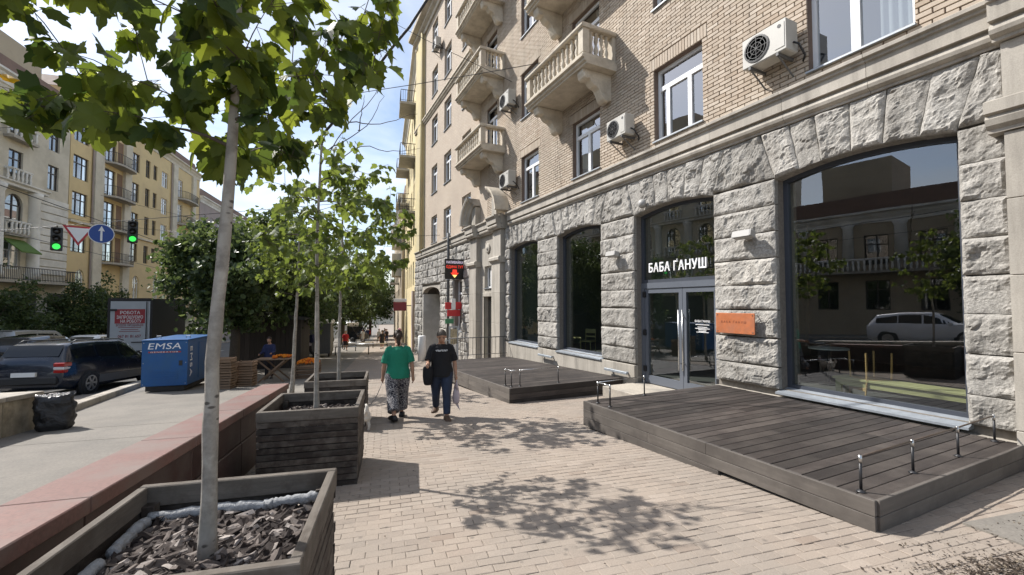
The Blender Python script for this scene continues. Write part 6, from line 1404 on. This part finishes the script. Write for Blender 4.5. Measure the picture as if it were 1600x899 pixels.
def person(label, loc, heading, H, top, bottom, hair, top_mat, bot_mat, shoe_mat, legs=(R(18), R(-16)), knees=(R(6), R(26)), arms=((R(-10), R(14)), (R(8), R(16))), abd=(R(9), R(9)), bow=0., build=1.0, voxel=.010, skirt=False, short=False, bun=False, group='pedestrians on the footway', wide=False, headz=0, crop=.0, sleeve=.55):
    o = thing('person', label, 'person', M=Matrix.Translation(loc) @ RZ(heading), group=group)
    h = H; bm = MB(); J = {}
    hipz = .505*h
    drop = 0
    feet = []
    for s, th, kn in ((-1, legs[0], knees[0]), (1, legs[1], knees[1])):
        hip = Vector((s*.052*h*build, 0, hipz)); kneep = hip+rotx((0, 0, -.235*h), th); ank = kneep+rotx((0, 0, -.225*h), th-kn)
        J[s] = [hip, kneep, ank]; feet.append(ank.z)
    dz = .045*h-min(feet)
    for s in (-1, 1): J[s] = [p+Vector((0, 0, dz)) for p in J[s]]
    hz = hipz+dz
    # torso
    B = build
    tz = [(0.0, .088*B, .062*B), (.03, .095*B, .068*B), (.09, .085*B, .06*B), (.17, .09*B, .062*B), (.25, .096*B, .064*B), (.283, .082*B, .055*B), (.318, .042, .04), (.345, .033, .036)]
    bend = lambda z: -.0*z
    bm.loft([ell(0, 0+.0, hz+z*h, rx*h, ry*h, 16) for z, rx, ry in tz])
    neck = Vector((0, .005*h, hz+.335*h)); hb = neck+rotx((0, .012*h, .085*h), -bow); 
    limb(bm, [neck-Vector((0, 0, .03*h)), neck, hb], [.036*h, .032*h, .034*h])
    HM = T(*hb) @ RX(-bow)
    # head: skull, jaw, nose, ears, brow
    ball(bm, (0, -.005*h, .018*h), (.049*h, .06*h, .062*h), 14, HM); ball(bm, (0, .018*h, -.018*h), (.038*h, .04*h, .046*h), 12, HM)
    bm.tube([HM @ Vector((0, .05*h, .016*h)), HM @ Vector((0, .064*h, -.008*h)), HM @ Vector((0, .052*h, -.014*h))], [.005*h, .009*h, .006*h], 7)
    for s in (-1, 1): ball(bm, (s*.047*h, -.003*h, .004*h), (.007*h, .014*h, .019*h), 8, HM)
    for s in (-1, 1):
        hip, kn, an = J[s]
        limb(bm, [hip+Vector((0, 0, .03*h)), hip.lerp(kn, .3), kn.lerp(hip, .12), kn, kn.lerp(an, .3), an.lerp(kn, .15), an], [.055*h*B, .052*h*B, .037*h, .033*h, .034*h, .022*h, .02*h], 12)
        fd = Vector((s*.02*h, .1*h, -.035*h)); limb(bm, [an+Vector((0, -.02*h, -.02*h)), an+Vector((0, .02*h, -.02*h)), an+fd*.6, an+fd], [.017*h, .018*h, .014*h, .008*h], 10)
    hands = {}
    for i, s in enumerate((-1, 1)):
        a, e = arms[i]; sh = Vector((s*.094*h*B, 0, hz+.283*h))
        out = lambda v, ab: Vector((s*-v.z*math.sin(ab)+v.x, v.y, v.z*math.cos(ab)))
        el = sh+out(rotx((0, 0, -.17*h), a), abd[i]); wr = el+out(rotx((0, 0, -.145*h), a+e), abd[i]*.4); J['a%d' % s] = (sh, el, wr)
        limb(bm, [sh-Vector((s*.03*h, 0, -.005*h)), sh, sh.lerp(el, .4), el, el.lerp(wr, .35), wr], [.024*h, .028*h, .028*h, .023*h, .024*h, .0155*h], 10)
        d = (wr-el).normalized(); sd_ = Vector((0, 1, 0)); nrm = d.cross(sd_).normalized(); sd_ = nrm.cross(d)
        pc = wr+d*.028*h; limb(bm, [wr, wr+d*.018*h, pc+d*.02*h], [.014*h, .019*h, .018*h], 8); hands[s] = pc+d*.03*h
        for k in range(4):
            f0 = pc+d*.012*h+sd_*(.0145-.0095*k)*h; L = (.04, .044, .041, .033)[k]*h; cur = -nrm*s*.3
            limb(bm, [f0, f0+(d+cur*.5).normalized()*L*.5, f0+(d+cur*.5).normalized()*L*.5+(d*.7+cur*1.6).normalized()*L*.5], [.0065*h, .006*h, .0045*h], 6)
        t0 = wr+d*.012*h+sd_*.014*h; limb(bm, [t0, t0+(d+sd_*.9).normalized()*.022*h, t0+(d+sd_*.9).normalized()*.022*h+d*.02*h], [.0075*h, .007*h, .005*h], 6)
    bo = bm.build('body', m_skin, o, True); rm = bo.modifiers.new('skin', 'REMESH'); rm.mode = 'VOXEL'; rm.voxel_size = voxel; rm.use_smooth_shade = True
    sm = bo.modifiers.new('soft', 'SMOOTH'); sm.factor = .5; sm.iterations = 2
    # eyes and brows
    if voxel < .02:
        for s in (-1, 1):
            e = MB(); ball(e, (s*.018*h, .047*h, .014*h), (.0065*h, .004*h, .0045*h), 8, HM); e.build('eye', m_black, o, True); e = MB(); e.tube([HM @ Vector((s*.009*h, .053*h, .025*h)), HM @ Vector((s*.028*h, .046*h, .026*h))], .003*h, 5); e.build('eyebrow', hair, o, True)
        MB().tube([HM @ Vector((-.014*h, .052*h, -.031*h)), HM @ Vector((0, .056*h, -.03*h)), HM @ Vector((.014*h, .052*h, -.031*h))], .0025*h, 5).build('mouth', MAT('lips', (.28, .11, .085), .5), o, True)
    # top
    tm = MB(); hem = -.02 if not skirt else 0
    tt = [(hem-.01, .117*B, .093*B), (.04, .112*B, .086*B), (.1, .1*B, .075*B), (.17, .1*B, .073*B), (.25, .104*B, .072*B), (.283, .09*B, .064*B), (.306, .066, .053), (.322, .042, .043)]
    ph = random.random()*6
    tm.loft([[(p[0]*(1+.025*math.sin(7*math.atan2(p[1], p[0])+ph+z*22)*(1-z*2.4)), p[1]*(1+.03*math.sin(5*math.atan2(p[1], p[0])+ph-z*25)*(1-z*2.4)), p[2]) for p in ell(0, 0, hz+z*h, rx*h, ry*h, 24)] for z, rx, ry in tt])
    for s in (-1, 1):
        sh, el, wr = J['a%d' % s]; q = sh.lerp(el, sleeve/.62 if sleeve < .62 else 1); P = [sh-Vector((s*.05*h, 0, -.012*h)), sh-Vector((s*.012*h, 0, .004*h)), sh.lerp(q, .55), q]
        rr = [.04*h, .044*h, .042*h, .043*h]
        if sleeve > .62: P += [wr.lerp(el, .1)]; rr = [.036*h, .041*h, .039*h, .034*h, .026*h]
        tm.tube(P, rr, 14)
    to = tm.build(top, top_mat, o, True); rm = to.modifiers.new('cloth', 'REMESH'); rm.mode = 'VOXEL'; rm.voxel_size = voxel; rm.use_smooth_shade = True
    sm = to.modifiers.new('soft', 'SMOOTH'); sm.factor = .5; sm.iterations = 2
    # bottom
    pm = MB()
    if skirt:
        pm.loft([[(p[0]*(1+.05*math.sin(9*math.atan2(p[1], p[0]))*k), p[1]*(1+.05*math.sin(9*math.atan2(p[1], p[0]))*k), p[2]) for p in ell(0, 0, hz+z*h, rx*h, ry*h, 26)] for z, rx, ry, k in ((.05, .095*B, .07*B, 0), (-.03, .107*B, .085*B, .4), (-.12, .118*B, .1*B, .8), (-.22, .128*B, .115*B, 1))])
    else:
        pm.loft([ell(0, 0, hz+z*h, rx*h, ry*h, 18) for z, rx, ry in ((-.045, .085*B, .062*B), (-.01, .1*B, .073*B), (.03, .1*B, .073*B), (.06, .094*B, .068*B))])
        for s in (-1, 1):
            hip, kn, an = J[s]; end = kn.lerp(an, (.9-crop) if not short else -.1)
            w0, w1, w2 = (.068, .064, .066) if wide else (.062, .047, .038)
            P = [hip+Vector((0, 0, .02*h)), hip.lerp(kn, .35), kn, kn.lerp(end, .5), end]; pm.tube(P, [w0*h*B, w0*h*B*.97, w1*h, (w1+w2)/2*h, w2*h], 16)
    po = pm.build(bottom, bot_mat, o, True); rm = po.modifiers.new('cloth', 'REMESH'); rm.mode = 'VOXEL'; rm.voxel_size = voxel; rm.use_smooth_shade = True
    sm = po.modifiers.new('soft', 'SMOOTH'); sm.factor = .5; sm.iterations = 2
    if voxel < .02:
        dm = po.modifiers.new('folds', 'DISPLACE'); tx = bpy.data.textures.new('folds', 'CLOUDS'); tx.noise_scale = .09; dm.texture = tx; dm.strength = .012; dm.mid_level = .5
        dm = to.modifiers.new('folds', 'DISPLACE'); tx = bpy.data.textures.new('folds', 'CLOUDS'); tx.noise_scale = .11; dm.texture = tx; dm.strength = .016; dm.mid_level = .5
    for s in (-1, 1):
        an = J[s][2]; sm_ = MB(); rows_ = []
        for y, wx, zt in ((-.05, .02, .04), (-.03, .03, .055), (.01, .032, .056), (.04, .033, .05), (.075, .034, .036), (.105, .031, .028), (.125, .016, .02)):
            c = an+Vector((s*.2*(y)*h, y*h, -.045*h)); rows_.append([c+Vector((-wx*h, 0, 0)), c+Vector((wx*h, 0, 0)), c+Vector((wx*.95*h, 0, zt*.6*h)), c+Vector((wx*.5*h, 0, zt*h)), c+Vector((-wx*.5*h, 0, zt*h)), c+Vector((-wx*.95*h, 0, zt*.6*h))])
        sm_.loft(rows_); so_ = sm_.build('shoe', shoe_mat, o, True)
    # hair: cap over the skull
    hm = MB()
    def cap(p, q):
        a = 2*math.pi*p; b_ = R(3)+(R(104)+R(7)*math.sin(a*11) if math.sin(a) < 0 else R(100)-R(46)*math.sin(a)+R(5)*math.sin(a*13))*q
        r = 1.045+.025*math.sin(a*9+q*17)*math.sin(a*4+q*9); return HM @ Vector((.0500*h*r*math.sin(b_)*math.cos(a), -.005*h+.061*h*r*math.sin(b_)*math.sin(a), .018*h+.064*h*r*math.cos(b_)))
    hm.grid(cap, 26, 10)
    if bun:
        ball(hm, (0, -.062*h, .005*h), (.03*h, .032*h, .04*h), 10, HM); ball(hm, (0, -.07*h, -.045*h), (.02*h, .022*h, .05*h), 10, HM); ball(hm, (0, -.03*h, .07*h), (.025*h, .025*h, .02*h), 10, HM)
    hm.build('hair', hair, o, True)
    J['hz'] = hz; J['hands'] = hands; J['HM'] = HM
    return o, J
# patterned trousers
m_pat, t_, b_, _o = nodes('scroll_print'); co = mk(t_, 'ShaderNodeTexCoord').outputs['Object']
nz_ = mk(t_, 'ShaderNodeTexNoise', {'Vector': co, 'Scale': 13, 'Detail': 1.5, 'Distortion': 2.2}); wv = mk(t_, 'ShaderNodeMath', {0: nz_.outputs[0], 1: 34.0}, operation='MULTIPLY'); wv = mk(t_, 'ShaderNodeMath', {0: wv.outputs[0]}, operation='SINE')
t_.links.new(ramp(t_, wv.outputs[0], [(.45, (.018, .018, .03)), (.6, (.42, .40, .39))]), b_.inputs['Base Color']); b_.inputs['Roughness'].default_value = .85
m_green_t = MAT('green_jersey', (.012, .19, .115), .85, .12, 8); m_blk_t = MAT('black_jersey', (.010, .010, .012), .85, .2, 8); m_jeans = MAT('dark_jeans', (.022, .032, .058), .85, .35, 6, bump=.2, bscale=200)
random.seed(3)
wp = Vector((1.60, 8.0, gz(1.6, 8.0)))
wo_, WJ = person('woman in green top and patterned trousers walking away with a leash', wp, -R(4), 1.62, 'top', 'trousers', m_hair_b, m_green_t, m_pat, m_shoe_k, legs=(R(-17), R(17)), knees=(R(20), R(4)), arms=((R(4), R(10)), (R(-6), R(8))), abd=(R(12), R(14)), build=1.17, bun=True, wide=True, crop=.12)
HMw = WJ['HM']; MB().lathe([(.03, 0), (.035, .02), (.02, .045), (.005, .05)], 8, HMw @ T(.02, -.03, .115)).build('hair_clip', PAINT('pink_clip', (.6, .25, .27), .5), wo_, True)
mp = Vector((2.33, 7.72, gz(2.33, 7.72)))
mo_, MJ = person('man in black printed T-shirt and jeans walking towards the camera', mp, math.pi-R(16), 1.66, 't_shirt', 'jeans', m_hair_g, m_blk_t, m_jeans, m_shoe_b, legs=(R(20), R(-15)), knees=(R(4), R(22)), arms=((R(-4), R(8)), (R(22), R(62))), abd=(R(13), R(15)), bow=R(30), build=1.12)
# print on the shirt: row of small white shapes, front is local +y
hz = MJ['hz']; m_prn = PAINT('shirt_print', (.75, .75, .75), .8)
random.seed(8); prt = MB(); x = -.105
while x < .105:
    w = random.uniform(.010, .02); zz = hz+.255*1.66+random.uniform(-.004, .004)-.012*x; yy = .072*1.12*1.66*math.sqrt(max(0, 1-(x/.2)**2))+.006
    hh = random.choice((.012, .012, .02)); prt.box((x, yy-.01, zz-.014), (x+w*.4, yy+.0035, zz+hh)); k_ = random.random()
    if k_ < .7: prt.box((x+w*.4, yy-.01, zz+.004), (x+w, yy+.0035, zz+.012))
    if k_ > .3: prt.box((x+w*.4, yy-.01, zz-.014), (x+w, yy+.0035, zz-.006))
    if .2 < k_ < .6: prt.box((x+w*.75, yy-.01, zz-.006), (x+w, yy+.0035, zz+.004))
    x += w+.005
prt.build('shirt_print', m_prn, mo_)
def bagmesh(w, d, h, n=12, k=8, seed=0, top=.6):
    r_ = []
    for i in range(k+1):
        f = i/k; s = (1-.35*(1-f)**4)*(1-(1-top)*f**3)
        r_.append([(w*s*math.copysign(abs(math.cos(a))**.6, math.cos(a))*(1+.08*noise.noise(Vector((math.cos(a)*2+seed, math.sin(a)*2, f*4)))), d*s*math.copysign(abs(math.sin(a))**.7, math.sin(a))*(1+.15*noise.noise(Vector((math.cos(a)*2, math.sin(a)*2+seed, f*5)))), h*(f-1)) for a in [2*math.pi*j/n for j in range(n)]])
    return MB().loft(r_)
hl, hr = MJ['hands'][-1], MJ['hands'][1]   # local -x hand is on the picture's right side for a facing figure
MW = Matrix.Translation(mp) @ RZ(math.pi-R(16))
cb_ = thing('carrier_bag', 'thin pale mauve plastic carrier bag hanging from the man\'s hand', 'bag', M=MW @ Matrix.Translation(hl+Vector((0, .0, -.0))))
m_mauve = MAT('mauve_plastic', (.50, .42, .44), .45, .15, 9); 
MB().tube([(0, .02, .02), (-.012, .03, -.06), (-.02, .03, -.16)], [.008, .014, .03], 6).tube([(0, -.02, .02), (.012, -.02, -.06), (.02, -.02, -.16)], [.008, .014, .03], 6).build('handles', m_mauve, cb_, True)
b2_ = bagmesh(.075, .055, .30, seed=2, top=.45).build('bag_body', m_mauve, cb_, True, T(0, 0, -.13)); b2_.modifiers.new('s', 'SUBSURF').render_levels = 1
MB().prism([(-.03, -.4), (-.075, -.55), (.0, -.45), (.03, -.38)], -.008, .008, 'y').build('bag_corner', m_mauve, cb_)
sbg = thing('shoulder_bag', 'black shoulder bag held at the man\'s side', 'bag', M=MW @ T(.24, .06, hz-.02))
q_ = bagmesh(.1, .14, .34, seed=4, top=.9).build('bag_body', m_blk_t, sbg, True, T(0, 0, .16)); q_.modifiers.new('s', 'SUBSURF').render_levels = 1
MB().tube([(0, -.1, .14), (-.03, -.08, .3), (-.08, -.01, .50), (-.07, .05, .42), (-.01, .1, .14)], .014, 6).build('strap', m_blk_t, sbg, True)
# dog on the leash
m_fur = MAT('white_fur', (.62, .58, .52), .95, .12, 30, bump=.8, bscale=50, bdist=.02)
dgp = Vector((.93, 7.45, gz(.93, 7.45))); dg = thing('dog', 'small fluffy white dog on the leash half hidden by the planter', 'dog', M=Matrix.Translation(dgp) @ RZ(R(8)))
db = MB(); db.loft([ell(0, y, z, rx, rz, 12) and [(rx*math.cos(a), y, z+rz*math.sin(a)) for a in [2*math.pi*j/12 for j in range(12)]] for y, z, rx, rz in ((-.21, .25, .03, .04), (-.18, .245, .085, .09), (-.08, .245, .085, .085), (.05, .245, .095, .105), (.15, .26, .085, .1), (.2, .29, .05, .06))])
db.tube([(0, .16, .3), (0, .22, .37), (0, .25, .42)], [.07, .06, .06], 10); ball(db, (0, .265, .435), (.062, .07, .06), 10); db.tube([(0, .3, .42), (0, .36, .405), (0, .375, .4)], [.035, .026, .016], 8)
for s in (-1, 1):
    db.tube([(s*.055, .14, .22), (s*.055, .13, .12), (s*.055, .145, .02), (s*.055, .175, .012)], [.04, .027, .022, .02], 8)
    db.tube([(s*.055, -.13, .22), (s*.06, -.09, .14), (s*.06, -.165, .085), (s*.058, -.155, .02), (s*.058, -.125, .012)], [.055, .038, .024, .021, .02], 8)
    db.tube([(s*.045, .25, .47), (s*.075, .25, .45), (s*.085, .26, .39)], [.02, .024, .012], 6)
db.tube([(0, -.19, .28), (0, -.25, .34), (0, -.24, .42), (0, -.19, .44)], [.025, .03, .028, .012], 8)
dbo = db.build('body', m_fur, dg, True); rm = dbo.modifiers.new('fur', 'REMESH'); rm.mode = 'VOXEL'; rm.voxel_size = .01; rm.use_smooth_shade = True; dm = dbo.modifiers.new('tufts', 'DISPLACE'); tx = bpy.data.textures.new('tufts', 'CLOUDS'); tx.noise_scale = .03; dm.texture = tx; dm.strength = .025; dm.mid_level = .5
for s in (-1, 1): e = MB(); ball(e, (s*.03, .325, .45), .008, 6); e.build('eye', m_black, dg)
e = MB(); ball(e, (0, .385, .405), .013, 6); e.build('nose', m_black, dg)
MB().lathe([(.068, -.012), (.068, .012), (.06, .012), (.06, -.012)], 14, T(0, .2, .345) @ RX(R(-50))).build('collar', m_tred, dg)
lh = Matrix.Translation(wp) @ RZ(-R(4)) @ WJ['hands'][-1]; ld = Matrix.Translation(dgp) @ RZ(R(8)) @ Vector((0, .2, .42))
lp_ = [lh.lerp(ld, i/12)-Vector((0, 0, .22*4*(i/12)*(1-i/12))) for i in range(13)]
le = MB().tube([p-lh for p in lp_], .006, 5).build('leash', PAINT('leash_grey', (.25, .22, .2), .7), None, True, Matrix.Translation(lh)); tag(le, 'thin leash between the woman in green and the white dog', 'leash')
# further people
def col(nm, c): return MAT(nm, c, .85, .12, 6)
m_red_t = col('red_top', (.36, .015, .02)); m_dk = col('dark_cloth', (.025, .022, .024)); m_wht = col('white_cloth', (.55, .54, .52)); m_navy = col('navy_cloth', (.018, .024, .07)); m_lil = col('lilac_cloth', (.36, .34, .38)); m_khaki = col('khaki_cloth', (.2, .17, .12))
def fp(label, x, y, hd, H, top, bot, **k):
    p = Vector((x, y, gz(x, y))); vx = k.pop('voxel', .022); return person(label, p, hd, H, 'top', 'skirt' if k.get('skirt') else 'trousers', k.pop('hair', m_hair_b), top, bot, m_shoe_k, voxel=vx, **k)
fp('woman in red top and dark skirt walking in the distance', 3.3, 37.5, math.pi-R(5), 1.68, m_red_t, m_dk, skirt=True, build=1.05)
fp('woman in dark dress walking away down the footway', 6.35, 38.6, -R(12), 1.66, m_dk, m_dk, skirt=True, bun=True)
fp('man in pale shirt and dark trousers behind the middle maple trunk', .43, 27.6, R(60), 1.74, m_lil, m_dk, arms=((R(20), R(50)), (R(25), R(40))), bow=R(15))
bpk = thing('backpack', 'blue backpack worn by the man in the pale shirt', 'bag', M=Matrix.Translation((.43, 27.6, gz(.43, 27.6))) @ RZ(R(60)) @ T(0, -.17, 1.22))
MB().box((-.15, -.12, -.25), (.15, .04, .22), bev=.04).build('pack', m_navy, bpk); MB().box((-.11, -.16, -.2), (.11, -.121, .02), bev=.015).build('pocket', m_navy, bpk)
fp('fruit seller in dark blue jacket behind the folding table', -.95, 17.3, math.pi-R(20), 1.45, m_navy, m_dk, arms=((R(25), R(60)), (R(22), R(55))), legs=(0, 0), knees=(0, 0), bow=R(12), sleeve=.9, build=1.15)
crowd = [(8.2, 52, m_wht, m_khaki, 'person in white top and khaki trousers in the distant crowd'), (6.9, 56, m_wht, m_wht, 'person in white summer clothes walking far down the street'), (9.6, 55, m_dk, m_navy, 'person in dark clothes beside the far shopfronts'), (10.3, 60, m_lil, m_dk, 'person in lilac top near the far shopfronts'), (8.4, 63, m_navy, m_khaki, 'person in navy top and khaki trousers in the far crowd'), (9.3, 68, m_red_t, m_dk, 'tiny distant person in a red top'), (11.2, 66, m_khaki, m_dk, 'tiny distant person in a khaki jacket'), (7.6, 70, m_dk, m_dk, 'tiny distant person in black')]
for i, (x, y, a, b, lb_) in enumerate(crowd): fp(lb_, x, y, random.choice((0, math.pi))+random.uniform(-.3, .3), random.uniform(1.62, 1.8), a, b, voxel=.035, skirt=(i == 1))
